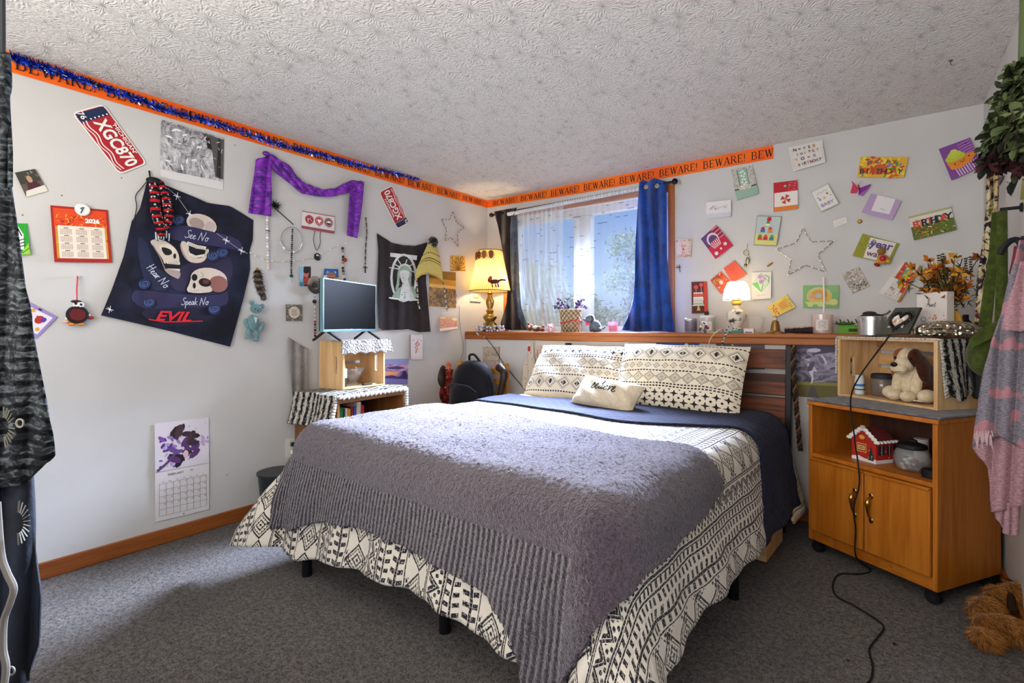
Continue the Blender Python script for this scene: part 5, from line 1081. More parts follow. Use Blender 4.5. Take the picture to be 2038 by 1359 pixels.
# teal bear
TB = cloth('teal_plush', '#6f9294', '#5a7c80', 60, 1, .5, .35); t = TH('teddy_bear', 'small teal teddy bear hung on the left wall below the tail', 'plush toy', LW(503, 672, .03)); B3 = lambda x, y, o=.03: LW(x, y, o)
mb = MB().ell(B3(503, 642, .032), (.026, .035, .046), TB).ell(B3(510, 614, .036), (.028, .033, .028), TB).ell(B3(513, 619, .060), (.014, .014, .011), TB)
for a, b, c_, d_ in ((491, 645, .3, .5), (520, 650, -.4, .5)): mb.ell(B3(a, b, .034), (.012, .014, .033), TB, Matrix.Rotation(c_, 3, 'X'))
for a, b in ((494, 664), (510, 668)): mb.ell(B3(a, b, .036), (.015, .016, .032), TB).ell(B3(a-1, b+7, .044), (.02, .016, .014), TB)
mb.build('body', t, smooth=180)
for a, b in ((501, 602), (522, 609)): MB().ell(B3(a, b, .034), (.008, .014, .014), TB).build('ear', t, smooth=180)
MB().ell(B3(508, 614, .064), .003, '#16161a').ell(B3(516, 614, .062), .003, '#16161a').ell(B3(513, 618, .074), .004, '#23282a').build('face', t); MB().poly([B3(505, 630, .062), B3(513, 632, .062), B3(509, 645, .062)], '#b9c9cc').build('bib', t, smooth=0)
# disc chime
t = TH('disc_chime', 'round chrome disc on a bead string left of the television', 'wall hanging', LW(626, 660, .03)); CH = C('#b9aea4', .22, .9)
MB().lathe([(.052, 0), (.056, .006), (.040, .012), (.02, .009), (.014, .016)], LW(627, 567, .02), CH, 28, (1, 0, 0)).build('disc', t); MB().lathe([(.017, 0), (.015, .008)], LW(627, 567, .032), '#2b2728', 16, (1, 0, 0)).build('hub', t)
mb = MB(); beads(mb, [LW(626, 580, .02), LW(627, 612, .02)], .0055, ('#c9bfb4', '#8d8478')); beads(mb, [LW(627, 612, .02), LW(627, 640, .02)], .006, ('#d3cabe', '#a89c90')); beads(mb, [LW(627, 640, .02), LW(627, 668, .02)], .008, ('#9a3a2c', '#3a2a26', '#6a7a5a', '#23201f')); mb.ell(LW(626, 600, .022), (.012, .014, .012), '#2c2224'); mb.build('beads', t, smooth=180)
# ---- statue shirt and knit hat
f2 = lambda x, y: .014+.006*sin((x-750)*.13+(y-470)*.012)*min(1, (y-460)/90)+.003*sin(x*.31)
SHB = cloth('brown_jersey', '#2b2224', '#221b1d', 14, .85, .15, .2); mb = MB()
coons(mb, [(750, 464), (766, 474), (779.8, 483), (803, 488), (827, 489), (850, 482)], [(754, 652), (761, 657), (800, 656), (812, 655), (833, 661), (857, 660)], [(750, 464), (753, 500), (751, 564), (754, 652)], [(850, 482), (848, 520), (848, 560), (857, 660)], LW, f2, 44, 40, SHB)
Z6 = lambda x, y: (720+x/4.853, 420+y/4.853)
def zf6(u, v, o): p = Z6(u, v); return LW(p[0], p[1], f2(*p)+.0015+o)
G1_, G2_, G3_ = '#d8dcd6', '#93a695', '#4f5f55'
its = [('p', [(275, 402), (535, 430), (530, 475), (275, 440)], G1_), ('c', 405, 645, 130, 235, G1_), ('c', 405, 645, 108, 212, '#2b2224')]
for a, b in (((345, 465), (395, 540)), ((435, 470), (415, 540)), ((268, 546), (370, 560)), ((320, 515), (380, 550)), ((490, 515), (430, 545)), ((510, 590), (450, 565))): its.append(('l', [a, b], 9, G1_))
its += [('b', [(350, 570), (370, 525), (415, 508), (460, 525), (478, 580), (470, 640), (360, 640)], G2_), ('l', [(355, 560), (372, 530), (415, 514), (458, 530), (474, 565)], 14, G1_), ('b', [(345, 600), (365, 560), (360, 720), (325, 760), (340, 680)], G2_), ('b', [(460, 570), (478, 620), (470, 760), (450, 720)], G2_), ('b', [(370, 580), (455, 580), (450, 650), (420, 700), (385, 680)], G1_), ('b', [(320, 780), (400, 720), (480, 720), (520, 770), (510, 850), (310, 850)], G2_), ('b', [(370, 850), (395, 680), (412, 600), (425, 690), (405, 850)], G1_), ('b', [(430, 850), (420, 700), (440, 610), (455, 700), (510, 850)], G1_), ('d', 40, 330, 560, 500, 830, 9, [G3_, '#b9c8b6', '#6f8272'], .3), ('b', [(275, 830), (400, 850), (420, 840), (540, 850), (530, 865), (420, 862), (280, 848)], G1_)]
art(mb, zf6, its, 1, 1, 1, .0005, 22); mb.build('printed_shirt', label='dark brown shirt with pale green crowned statue print on the left wall', cat='shirt', smooth=30)
YLW = newmat('yellow_knit', '#c8b866', .95, 0, lambda nb: (nb.color(nb.mix(OR_(((nb.uv()[1]-.52).abs() < .012), ((nb.uv()[1]-.44).abs() < .010), ((nb.uv()[1]-.70).abs() < .02)*((nb.uv()[0]*60).sin() > 0)), nb.mix(nb.ss(nb.uv()[1], .0, .1), '#b89a62', '#d0c070'), '#33352c')), nb.bump((nb.uv()[0]*150).sin()+(nb.uv()[1]*120).sin(), .5, .005))[0], .1)
t = TH('knit_hat', 'yellow ear flap knit hat with grey pom pom hung over the printed shirt', 'hat', LW(855, 560, .04)); mb = MB()
coons(mb, [(850, 488), (858, 484), (868, 489)], [(826, 558), (838, 548), (852, 545), (868, 551), (882, 562)], [(850, 488), (841, 508), (829, 535), (826, 558)], [(868, 489), (874, 512), (879, 540), (882, 562)], LW, lambda x, y: .022+.030*max(0, 1-((x-(856))/((y-478)*.42+6))**2)**.5, 30, 30, YLW); mb.build('crown', t, solid=.004, smooth=180)
mb = MB(); c = LW(860.5, 482, .04)
for i in range(260): d = V3((RN.gauss(0, 1), RN.gauss(0, 1), RN.gauss(0, 1))).normalized(); d.x = abs(d.x); e_ = d.orthogonal().normalized()*.004; mb.add([c+e_*.5, c-e_*.5, c+d*.045-e_, c+d*.045+e_], [(0, 1, 2, 3)], ('#5a5a58', '#8d8d8a', '#3a3b3a')[i % 3])
mb.build('pom_pom', t, smooth=0)
for pts in ([(829, 556), (831, 580), (832, 600), (835, 613)], [(882, 560), (885, 580), (887, 600), (890, 618)]):
    mb = MB(); beads(mb, bez([LW(x, y, .03) for x, y in pts], 6), .007, ('#d8d4c8', '#55544e', '#b9b090')); mb.build('braid', t)
# ---- wire stars
def star(label, pts, plane, off, r, hexc):
    P = [plane(x, y, off) for x, y in pts]; mb = MB(); Q = []
    for a, b in zip(P, P[1:]+P[:1]): Q += [a.lerp(b, i/6) for i in range(6)]
    mb.tube(Q, r, C(hexc, .35, .7), 6, True)
    for i, q in enumerate(Q):
        if i % 2 == 0: mb.ell(q+plane.n*.003, r*1.9, C('#e8e2d4', .3, .4), n=6, m=4)
    mb.build('wire_star', label=label, cat='star decoration', group='wire stars')
star('wire star outline on the left wall above the table lamp', [(901.3, 421), (908.5, 443.7), (924.6, 453), (910.6, 464.3), (911.6, 491), (898, 472.5), (885.5, 479.8), (889, 456.7), (878, 435.5), (895, 437.5)], LW, .014, .0026, '#8a6a48')
card('gold quilted fan card left of the table lamp', [(896.2, 508.6), (925.6, 510), (926, 539.5), (896.8, 539)], '#c9a24a', [('l', [(.5, .95), (.5+.5*cos(a), .95-.8*sin(a))], .035, '#6a4a1c') for a in [PI*i/10 for i in range(11)]]+[('d', 30, .05, .05, .95, .5, .05, ['#5a3f1a', '#e0c070', '#8a6a2c'])], **LC)
card('golden field landscape photo behind the knit hat braid', [(854.3, 538.5), (907, 541.6), (907.5, 612.7), (854, 609)], newmat('field_photo', rough=.45, fn=lambda nb: nb.color(nb.mix(nb.ss(nb.noise(nb.co(), 14, 4, .7), .3, .7), '#4f4536', '#b98a48'))), [('p', [(0, 0), (1, 0), (1, .32), (0, .30)], '#7a5a1e'), ('p', [(0, .2), (1, .24), (1, .40), (0, .36)], '#b8862c'), ('p', [(0, .36), (1, .40), (1, .48), (0, .46)], '#e0b468'), ('d', 70, 0, .5, 1, 1, .05, ['#6a5f6c', '#8d7a62', '#55504f', '#b08a50'], .5)], cat='photograph', name='photo_print', **LC)
card('pink floral gift envelope standing out from the wall by the lamp', [(874.5, 631.2), (908.5, 633.3), (910.6, 653.9), (875.6, 659)], '#c08a78', [('p', [(0, 0), (.3, 0), (.5, .22), (.8, 0), (1, .0), (1, .2), (.7, .35), (.4, .3), (.2, .25)], '#e0cfa0'), ('d', 40, .05, .25, .95, .8, .05, ['#e0a890', '#9a5a4a', '#d8b8a0'], .3), ('p', [(0, .82), (1, .8), (1, 1), (0, 1)], '#e6d8c8')], lift=(.03, .06), fold=True, **LC)
card('white card with a red line drawing beside the printed shirt', [(815, 666.4), (841.3, 666.4), (840.8, 714.8), (816, 714.8)], '#dcd6d6', [('l', [(.4, .4), (.6, .28), (.75, .4), (.55, .45), (.6, .6), (.45, .75), (.5, .55)], .05, '#b86a52'), ('l', [(.55, .35), (.4, .55)], .04, '#a85a48'), ('d', 10, .1, .1, .9, .25, .04, ['#8a94b8']), ('d', 6, .1, .85, .9, .95, .03, ['#b84a4a']), ('r', .0, 0, .06, 1, '#8a5a5e')], lift=(.012, .02), fold=True, **LC)
card('purple sunset sky picture right of the crate', [(765.6, 714.8), (813, 713.8), (811, 765), (765.6, 762)], newmat('sunset_photo', rough=.45, fn=lambda nb: nb.color(nb.mix(nb.ss(nb.noise(nb.co('Object', (1, .6, 2.4)), 11, 4), .35, .65), '#5a4a92', '#d8a8b8'))), [('p', [(0, 0), (1, 0), (1, .2), (0, .22)], '#8a90bc'), ('p', [(.05, .35), (.5, .28), (.9, .36), (.6, .42), (.2, .42)], '#4a3a72'), ('p', [(0, .5), (.4, .52), (.7, .5), (.4, .64), (0, .7)], '#e8a07a'), ('p', [(0, .72), (.3, .66), (.6, .72), (.75, .6), (1, .62), (1, .8), (0, .8)], '#3f2f62'), ('c', .84, .6, .10, .14, '#33264e'), ('p', [(0, .8), (1, .8), (1, 1), (0, 1)], '#7a70b0')], cat='poster', name='sky_poster', **LC)
card('white wall tile with gold line drawing behind the table lamp', [(936.4, 578.7), (956.5, 582.8), (956, 602.4), (936.4, 601)], '#dcd8ca', [('c', .55, .35, .3, .25, '#b8924a'), ('c', .55, .30, .25, .22, '#dcd8ca'), ('l', [(.3, .6), (.8, .6)], .06, '#b8924a'), ('l', [(.0, .96), (1, .96)], .06, '#4a4238')], cat='plaque', name='wall_tile', th=.004, lift=(.006, .006), **LC)
# ---- month calendar: two pages, abstract purple wash on the upper one
its = [('d', 24, .1, .3, .45, .95, .07, ['#7a4aa0', '#9a78b8', '#5a3a8a', '#b8a0cc']), ('d', 12, .55, .35, 1, .6, .06, ['#8a6aa8', '#b89ac0', '#6a4480']), ('d', 14, .3, .45, .8, .9, .12, ['#3a2440', '#5a3468', '#6a4a8a', '#2a1c2e']), ('d', 12, .35, .12, .75, .5, .13, ['#2c2024', '#3d2a30', '#4a3238']), ('d', 14, .1, .1, .95, .95, .015, ['#7a4aa0', '#5a3050']), ('l', [(.05, .97), (.2, .85), (.34, .7)], .05, '#5a4270'), ('c', .55, .72, .05, .08, '#d8b8b4')]
t = card('month calendar with purple watercolour page above a February grid', [(307.7, 843), (415.3, 829.7), (415.9, 920.6), (308.7, 940.6)], '#d6ced4', its, cat='calendar', name='month_calendar', lift=(.006, .012), **LC)
its = [('t', 'FEBRUARY', .37, .085, .045, '#3a3438', 0, .015), ('t', '2026', .66, .075, .022, '#5a5258'), ]
for i in range(8): its.append(('l', [(.07+i*.125, .24), (.07+i*.125, .90)], .006, '#8d858a'))
for j in range(6): its.append(('l', [(.07, .24+j*.132), (.945, .24+j*.132)], .006, '#8d858a'))
grd = []; its.append(('g', grd))
for d in range(28): grd.append(('t', str(d+1), .165+(d % 7)*.125, .27+(d//7)*.132+(.0), .022, '#4a4248', 0, .02))
for i, s_ in enumerate(('SUN', 'MON', 'TUE', 'WED', 'THU', 'FRI', 'SAT')): its.append(('t', s_, .13+i*.125, .205, .016, '#6a6066'))
its.append(('c', .5, .955, .012, None, '#2a2628'))
P = [LW(x, y, o) for (x, y), o in zip([(308.7, 941.6), (416, 921), (416, 1013.4), (308.7, 1039)], (.010, .010, .006, .006))]; fr, W, H = quad_frame(P, LW.n); mb = MB().poly(P, '#dcd7d8', .001, LW.n); art(mb, fr, its, 1, W, H, .0003); mb.build('month_page', t, smooth=0)
# ---- fairy light wires
mb = MB(); mb.tube(bez([LW(x, y, .006) for x, y in ((914, 610), (915, 640), (918, 665), (922, 690), (920, 705), (913, 722), (905, 740))]), .0015, '#7a6a52', 5); mb.build('lamp_wire', label='thin wire hanging down the left wall corner behind the chair', cat='wire')
mb = MB(); P = bez([LW(x, y, .008) for x, y in ((498, 503), (515, 513), (545, 520), (580, 520), (610, 516), (640, 505), (665, 492), (690, 482), (712, 463))], 8); mb.tube(P, .0009, '#b9b6b0', 4)
for i in range(0, len(P), 5): mb.ell(P[i]+V3((.003, 0, 0)), (.003, .006, .004), C('#f0eee8', .2), n=6, m=4)
mb.build('fairy_lights', label='string of tiny clear fairy lights across the left wall', cat='fairy lights')
# scuffs left as dents in the paint
mb = MB()
for x, y in ((45, 428), (123, 389), (242, 354), (468, 289), (452, 945), (320, 930)): mb.lathe([(.003, 0), (.002, .001)], LW(x, y, 0), '#4a443e', 8, (1, 0, 0))
mb.build('wall_left_nail_holes', kind='structure')
# ================================================================ CARDS ON THE BACK WALL
G = 'greeting cards pinned on the back wall'
def bcard(label, pts, base, items=(), lift=(.010, .022), **k): return card(label, pts, base, items, UW, lift=lift, fold=k.pop('fold', True), **k)
K1, K2 = '#2a2428', '#efeae2'
rn = []
for r, row in enumerate(('NeVER', 'forgET', 'YOuR', 'biRThDAY')):
    for i, ch in enumerate(row): rn.append(('t', ch, .18+i*(.72/len(row))+.05*(r % 2), .18+r*.215, .12, ('#1d2024', '#6a7a80', '#b08a3a', '#a83a3a', '#3a4a5a')[(i*3+r) % 5], RN.uniform(-14, 14), .02))
bcard('white note card with cut out letters at the top of the back wall', [(1568.3, 294), (1636.3, 278.5), (1643.5, 322.8), (1578.6, 341.4)], '#dad6ce', [('l', [(.0, .12+i*.08), (.13, .12+i*.08)], .006, '#8d8984') for i in range(11)]+[('l', [(.93, .12+i*.08), (1, .12+i*.08)], .006, '#8d8984') for i in range(11)]+rn)
bcard('sage green card with zebra striped sides and white flowers', [(1454, 337.3), (1497.2, 330), (1509.6, 384.7), (1466.7, 399)], '#8fae98', [('r', 0, 0, 1, .70, '#b9b4a8'), ('d', 90, .01, .02, .99, .68, .05, ['#5a554f', '#8a857c', '#e0dcd2'], .25), ('r', .26, .06, .72, .66, '#3f4a42'), ('r', .29, .05, .70, .64, '#93b3a0'), ('r', 0, .66, 1, .70, '#3a3a38'), ('c', .48, .66, .30, .08, '#cfc6b8'), ('d', 16, .25, .6, .72, .74, .06, ['#e3dccf', '#b9afa2'])]+[('c', .5+.09*cos(a), .22+.1*sin(a)*.9, .05, .035, '#e3e6dc', a) for a in [i*1.26 for i in range(5)]]+[('c', .5+.09*cos(a), .48+.09*sin(a), .05, .035, '#e3e6dc', a) for a in [i*1.26+.5 for i in range(5)]])
bcard('red and white pinwheel card with orange foot band', [(1540, 364), (1587.3, 357.9), (1587.9, 415.6), (1540.5, 421.3)], '#e4ded6', [('r', 0, 0, 1, .36, '#b3232c'), ('d', 40, .55, .02, .99, .34, .035, ['#d8848a', '#c8505a', '#e6b8b8'], .2), ('r', 0, .85, 1, 1, '#d8772a'), ('l', [(0, 0), (0, 1)], .03, '#c8522a'), ('c', .48, .16, .09, None, '#6a3a34'), ('c', .48, .16, .06, None, '#a9a29a')]+[('p', [(.5, .62), (.5+.22*cos(a), .62+.17*sin(a)), (.5+.22*cos(a+.9), .62+.17*sin(a+.9))], '#b83a30') for a in (0, PI/2, PI, 3*PI/2)])
bcard('pale framed baby card with scattered coloured dots', [(1613, 382), (1647.6, 364), (1670.3, 405.3), (1634.2, 422.4)], '#b4b8a4', [('r', .04, .05, .96, .95, '#e0dcd6'), ('l', [(.2, .26), (.35, .2), (.5, .26), (.65, .2), (.8, .25)], .02, '#8a84a0'), ('c', .5, .5, .07, .05, '#c8b84a'), ('c', .72, .38, .05, .05, '#c8583a'), ('c', .84, .5, .03, .03, '#7a9a6a'), ('c', .25, .5, .04, .06, '#6a7a9a'), ('c', .2, .4, .03, .03, '#6a5a7a'), ('t', 'BABY', .5, .77, .14, '#8d7f9a', 0, .02)])
bcard('white card with red ink branches left of the zebra striped card', [(1405.5, 402.8), (1455, 397.6), (1455, 430.6), (1405.5, 434.7)], '#d8d6d6', [('d', 26, .15, .25, .9, .5, .05, ['#a84a40', '#c88a7a', '#6a6a7a'], .18), ('d', 26, .05, .4, .95, .8, .016, ['#8a4a44', '#5a5a66', '#a88a6a']), ('r', 0, .72, 1, 1, '#c3c3c8')], fold=True, lift=(.03, .012))
bcard('magenta and purple card with a white basket', [(1394.6, 475.3), (1426, 447.5), (1459, 488.3), (1424, 515.5)], '#b8203c', [('p', [(0, 0), (.62, 0), (.55, .5), (0, .5)], '#5a3a6a')]+[('l', [(.66+.06*i*.0, .04+i*.07), (.98, .04+i*.07)], .035, '#3a2a3e' if i % 2 else '#c8a8b8') for i in range(7)]+[('c', .45, .34, .30, .26, '#d8c8cc'), ('c', .45, .36, .22, .19, '#5a3a6a'), ('p', [(.16, .40), (.74, .40), (.62, .68), (.28, .68)], '#b8304a')]+[('l', [(.2+i*.1, .41), (.28+i*.068, .67)], .035, '#e6d6d4') for i in range(6)]+[('c', .2, .86, .09, .07, '#dccfd2'), ('c', .5, .82, .05, .045, '#dccfd2'), ('c', .78, .78, .08, .065, '#dccfd2')])
gt = [('r', .03, .03, .97, .97, '#b9c3c0'), ('p', [(.03, .62), (.97, .62), (.97, .97), (.03, .97)], '#d8cf78'), ('p', [(.45, .04), (.60, .04), (.62, .16), (.52, .2), (.43, .15)], '#b8283a')]
for x, y, c1, c2 in ((.5, .26, '#4a7a3a', '#e0dcae'), (.32, .46, '#a82a3a', '#3a6a9a'), (.62, .46, '#c83a3a', '#e0823a'), (.24, .72, '#3a7a4a', '#c83a3a'), (.48, .72, '#d84a3a', '#a82a3a'), (.74, .72, '#5a9a4a', '#3a6aa0')): gt += [('p', [(x-.08, y), (x-.05, y-.08), (x+.05, y-.08), (x+.08, y)], c1), ('r', x-.09, y, x+.09, y+.09, c2), ('l', [(x-.11, y+.1), (x+.11, y+.1)], .02, '#6a8a6a')]
bcard('card with a tree of stacked coloured gift boxes', [(1506.5, 429), (1556, 430), (1545.6, 489.8), (1499.7, 487.7)], '#8d9488', gt)
bcard('pale pink tag card with rose border beside the blue curtain', [(1344.7, 476.4), (1376.7, 474.3), (1374, 512.4), (1346.8, 513)], '#d8c3b4', [('d', 40, .03, .03, .97, .15, .035, ['#b88a7a', '#5a4a44', '#c87a6a']), ('d', 50, .03, .82, .97, .97, .04, ['#a86a4a', '#7a4a3a', '#c89a6a']), ('d', 16, .82, .15, .97, .8, .035, ['#8a5a4a', '#5a4a44']), ('script', 'love', .5, .36, .16, '#b85a5a', 0, .09), ('t', '&', .5, .54, .16, '#c8443a', 0, .02), ('script', 'love', .5, .72, .12, '#b85a5a', 0, .09)], lift=(.012, .02), cat='card')
star('large silver wire star on the back wall right of the small lamp', [(1598.2, 454), (1614, 481.5), (1660, 478.9), (1627.4, 507), (1643.3, 541.6), (1602.6, 527.4), (1569, 546.9), (1574.4, 516), (1545.2, 495.6), (1584, 483.3)], UW, .018, .0026, '#b4aca2')
t = TH('key_charm', 'gold ring and owl charm hung above the small lamp', 'charm', UW(1486, 520, .012)); MB().tube([UW(1485+5*cos(a), 503+5.5*sin(a), .012) for a in [2*PI*i/16 for i in range(16)]], .002, C('#b8963c', .3, .9), 6, True).tube([UW(1488, 484, .006), UW(1486, 498, .01)], .0014, '#8a7a5a', 5).build('ring', t)
MB().ell(UW(1488, 519, .014), (.013, .008, .024), C('#8d8a6a', .35, .6)).ell(UW(1484, 528, .016), (.010, .008, .012), C('#6a6858', .35, .6)).build('owl', t)
bcard('plain red orange card standing behind the small lamp shade', [(1440, 533.6), (1462, 518), (1486, 545.6), (1458, 563.6)], '#c8543c', [('l', [(.3, .35), (.7, .3)], .02, '#8f2f26'), ('l', [(.35, .5), (.75, .45)], .02, '#8f2f26'), ('l', [(.4, .65), (.7, .6)], .02, '#8f2f26')])
bcard('orange food photo card tucked left of the small lamp', [(1413.6, 557.5), (1434.8, 539.8), (1458, 564), (1435.7, 585.7)], '#b8482c', [('d', 26, .05, .05, .9, .65, .09, ['#e0b050', '#6a2a1c', '#c87a3a', '#8fa040', '#d8c890']), ('c', .5, .5, .2, .2, '#d8643c'), ('c', .5, .5, .12, .12, '#e8d0c4'), ('p', [(0, .72), (1, .72), (1, 1), (0, 1)], '#c0563a')], lift=(.008, .014))
bcard('white card with purple orchid and green diamond right of the small lamp', [(1496, 542), (1534.6, 540.7), (1534.6, 593.7), (1496.6, 596.3)], '#e0dbd2', [('p', [(.5, .04), (.92, .40), (.5, .74), (.02, .42)], '#c3d6b8'), ('l', [(.5, .04), (.92, .40), (.5, .74), (.02, .42), (.5, .04)], .02, '#6a9a6a'), ('p', [(.02, .42), (.3, .36), (.5, .74)], '#5a9a5a'), ('l', [(.5, .7), (.6, .45)], .04, '#4a8a4a'), ('c', .45, .18, .14, .08, '#a888b8', .4), ('c', .62, .26, .14, .08, '#b89ac4', -.5), ('c', .5, .36, .12, .08, '#9a7ab0', .9), ('c', .55, .26, .05, .04, '#d8c84a'), ('l', [(.70, .12), (.9, .2), (.88, .38)], .05, '#6aa07a'), ('l', [(.25, .87), (.33, .85), (.45, .88), (.6, .85), (.72, .86)], .012, '#5a4a44')])
ck = [('r', .8, 0, 1, 1, '#b83a2a'), ('c', .3, .17, .14, None, '#c8484a'), ('c', .64, .10, .13, None, '#c8484a'), ('l', [(.3, .24), (.3, .34)], .02, '#e8d8cc'), ('l', [(.64, .17), (.64, .34)], .02, '#e8d8cc')]
for i, c1 in enumerate(('#c8583c', '#d8ccc0', '#a8b89a')): ck += [('r', .12, .35+i*.14, .78, .47+i*.14, c1)]+[('c', .2+j*.12, .36+i*.14, .05, .025, '#f0e8e0') for j in range(5)]
ck += [('r', .05, .745, .84, .765, '#e8ded4'), ('p', [(.42, .77), (.5, .77), (.58, .92), (.34, .92)], '#c8a84a')]
bcard('tall dark red card with a layered cake above the candle jars', [(1376, 561), (1406.6, 560), (1408.3, 622.8), (1376.9, 623.7)], '#4e2320', ck, lift=(.012, .02))
bcard('tilted yellow floral card above the brass bell', [(1526.7, 610.5), (1565.5, 585.7), (1583.2, 611.3), (1541.7, 631.7)], '#d8c05c', [('d', 20, .04, .1, .35, .95, .05, ['#c8623a', '#a83a2a', '#d89a4a']), ('d', 12, .8, .05, .98, .95, .04, ['#c8843a', '#8a9a4a']), ('l', [(.4, .15), (.45, .85)], .012, '#b8562a')]+[('l', [(.48+.08*i, .25), (.52+.08*i, .75)], .03, '#c85a34') for i in range(4)]+[('l', [(.80, .15), (.85, .8)], .012, '#b8562a')], lift=(.008, .02))
bcard('green card with a large pale yellow turtle', [(1598.2, 568), (1669.8, 567.2), (1668.9, 613), (1598.2, 612.8)], '#7fae6c', [('l', [(.62+.07*i, .02), (.78+.07*i, .3)], .012, '#a8c89a') for i in range(5)]+[('c', .46, .48, .36, .40, '#b9c89a'), ('r', .06, .66, .86, .95, '#7fae6c'), ('c', .46, .50, .34, .36, '#d8b45c'), ('r', .1, .74, .82, .93, '#7fae6c'), ('c', .46, .42, .22, .22, '#c89a4c'), ('c', .44, .47, .10, .11, '#b9b4b0'), ('c', .26, .5, .08, .1, '#c8a08a'), ('p', [(.04, .74), (.80, .72), (.80, .84), (.58, .84), (.56, .95), (.44, .95), (.42, .84), (.30, .84), (.28, .95), (.16, .95), (.12, .82)], '#c3d08a'), ('c', .86, .74, .12, .14, '#d0cc84')], lift=(.01, .014))
MB().tube([UW(1639, 551, .035), UW(1640, 575, .035), UW(1641, 604, .035)], .005, '#e8e4d8', 6).build('white_stick', label='short white wax taper hanging over the turtle card', cat='candle')
t = TH('wall_clip', 'small gold clip pinned on the wall left of the large wire star', 'clip', UW(1530, 527, .01)); MB().cyl(UW(1527, 530, .01), UW(1533, 526, .012), .006, C('#c89a2c', .3, .8), 8).cyl(UW(1533, 526, .012), UW(1538, 522, .012), .003, '#5a4a3a', 6).build('clip', t)
mb = MB(); c = UW(1350, 533, .008)
for a in (.2, .9, 2.2, 2.9): mb.tube([c, c+V3((.02*cos(a), 0, .02*sin(a)))], .002, '#4a443c', 5)
mb.tube([c+V3((.006, 0, .02)), c-V3((-.012, 0, .03))], .0025, '#3a352f', 5); mb.build('dragonfly_pin', label='tiny dark dragonfly pin beside the blue curtain', cat='pin')
bd = [('d', 70, .02, .05, .98, .95, .07, ['#e0c23a', '#c8642c', '#d8a03a', '#b8482a', '#e8d04a']), ('d', 12, .05, .05, .95, .95, .06, ['#5a8a4a', '#6a8aa0', '#8a6a9a']), ('c', .46, .62, .16, .26, '#c85a2c')]
for i, ch in enumerate('HAPPY'): bd.append(('t', ch, .22+i*.13, .26, .2, ('#3a6a7a', '#a83a2a', '#d86a2a', '#3a5a4a', '#8a3a2a')[i], RN.uniform(-10, 10), .02))
for i, ch in enumerate('BIRTHDAY'): bd.append(('t', ch, .09+i*.115, .72, .26, ('#2a3a44', '#7a2a20', '#b84a2a', '#2a4a3a')[i % 4], RN.uniform(-10, 10), .02))
bcard('wide yellow and orange birthday card with patchwork letters', [(1712.3, 312), (1808, 312), (1798.7, 352.9), (1706, 352.5)], '#d8a83a', bd)
bcard('purple striped card with a smiling orange cupcake', [(1868, 296.5), (1931, 273.5), (1954, 331), (1893.7, 358.9)], '#7d4690', [('l', [(.38+i*.085, .02), (.98, .02+i*.0+.07*i)], .028, '#c8a0c8') for i in range(0)]+[('l', [(.56, .10+i*.085), (1, .05+i*.085)], .03, '#b98ac0') for i in range(5)]+[('l', [(.24+i*.085, .70), (.30+i*.085, .99)], .045, '#d0b0d4') for i in range(9)]+[('p', [(.05, .50), (.12, .74), (.40, .78), (.75, .72), (.98, .56), (.98, .46), (.72, .44), (.3, .46)], '#d8822c'), ('c', .36, .42, .32, .12, '#b4bc3a'), ('c', .37, .34, .22, .10, '#bcc644'), ('c', .38, .26, .12, .08, '#c3cc50'), ('c', .28, .62, .026, None, '#2a1a18'), ('c', .76, .54, .026, None, '#2a1a18'), ('l', [(.46, .58), (.50, .64), (.56, .63), (.6, .56)], .016, '#2a1a18'), ('c', .80, .14, .026, None, '#1d181a')], lift=(.006, .03))
t = TH('butterfly_clip', 'pink and purple glitter butterfly clip above the lilac card', 'butterfly', UW(1711, 374, .02))
for pts, c_ in (([(1711, 376), (1694, 359), (1697, 367), (1692, 384), (1704, 384)], '#c83a5a'), ([(1711, 374), (1733, 366), (1729, 374), (1717, 390), (1708, 388)], '#7a2a8a')): MB().poly([UW(x, y, .012+.012*(abs(x-1711)/20)) for x, y in pts], C(c_, .3), .002, (0, -1, 0)).build('wing', t, smooth=0)
MB().tube([UW(1708, 368, .016), UW(1711, 378, .016), UW(1711, 386, .014)], .003, '#5a1a4a', 6).tube([UW(1708, 368, .016), UW(1714, 360, .02)], .0008, '#6a5a60', 4).build('body', t)
bcard('lilac card with a plain white folded note panel', [(1733.6, 385), (1794.5, 399.4), (1775.3, 438.3), (1714.4, 422.5)], '#b298bc', [('p', [(.22, .0), (.80, .0), (.84, .76), (.26, .80)], '#ded8d8'), ('l', [(.5, .62), (.55, .58), (.6, .64), (.68, .60)], .010, '#5a5260'), ('c', .5, .06, .014, None, '#8a8084')])
bcard('small white gift tag between the wire star and the lilac card', [(1658, 440), (1683.5, 431.4), (1686.7, 443), (1660, 453.8)], '#dedad0', [('l', [(.12, .3), (.88, .3)], .012, '#8a8680'), ('l', [(.12, .5), (.88, .5)], .012, '#a8a49c'), ('l', [(.12, .7), (.7, .7)], .012, '#a8a49c')], lift=(.004, .008), fold=False, name='gift_tag', cat='tag')
MB().lathe([(.012, 0), (.012, .005), (.008, .009)], UW(1711, 441, 0), C('#8a6a2a', .35, .6), 12, (0, -1, 0)).build('bottle_cap', label='small gold bottle cap under the lilac card', cat='bottle cap')
bh = [('r', 0, 0, 1, .46, '#d8cfc6'), ('r', 0, .46, 1, 1, '#5a6a26'), ('r', 0, 0, 1, .08, '#a8a86a'), ('d', 46, 0, .5, .5, .98, .05, ['#c8642c', '#3a4a1a', '#d88a3a', '#7a3a1c', '#8a9a3a'], .25), ('d', 26, .4, .5, 1, .98, .04, ['#3f4a1a', '#7f8c38', '#d8d49a', '#d8742a'], .35), ('script', 'Happy', .22, .26, .1, K1, -4, .09)]
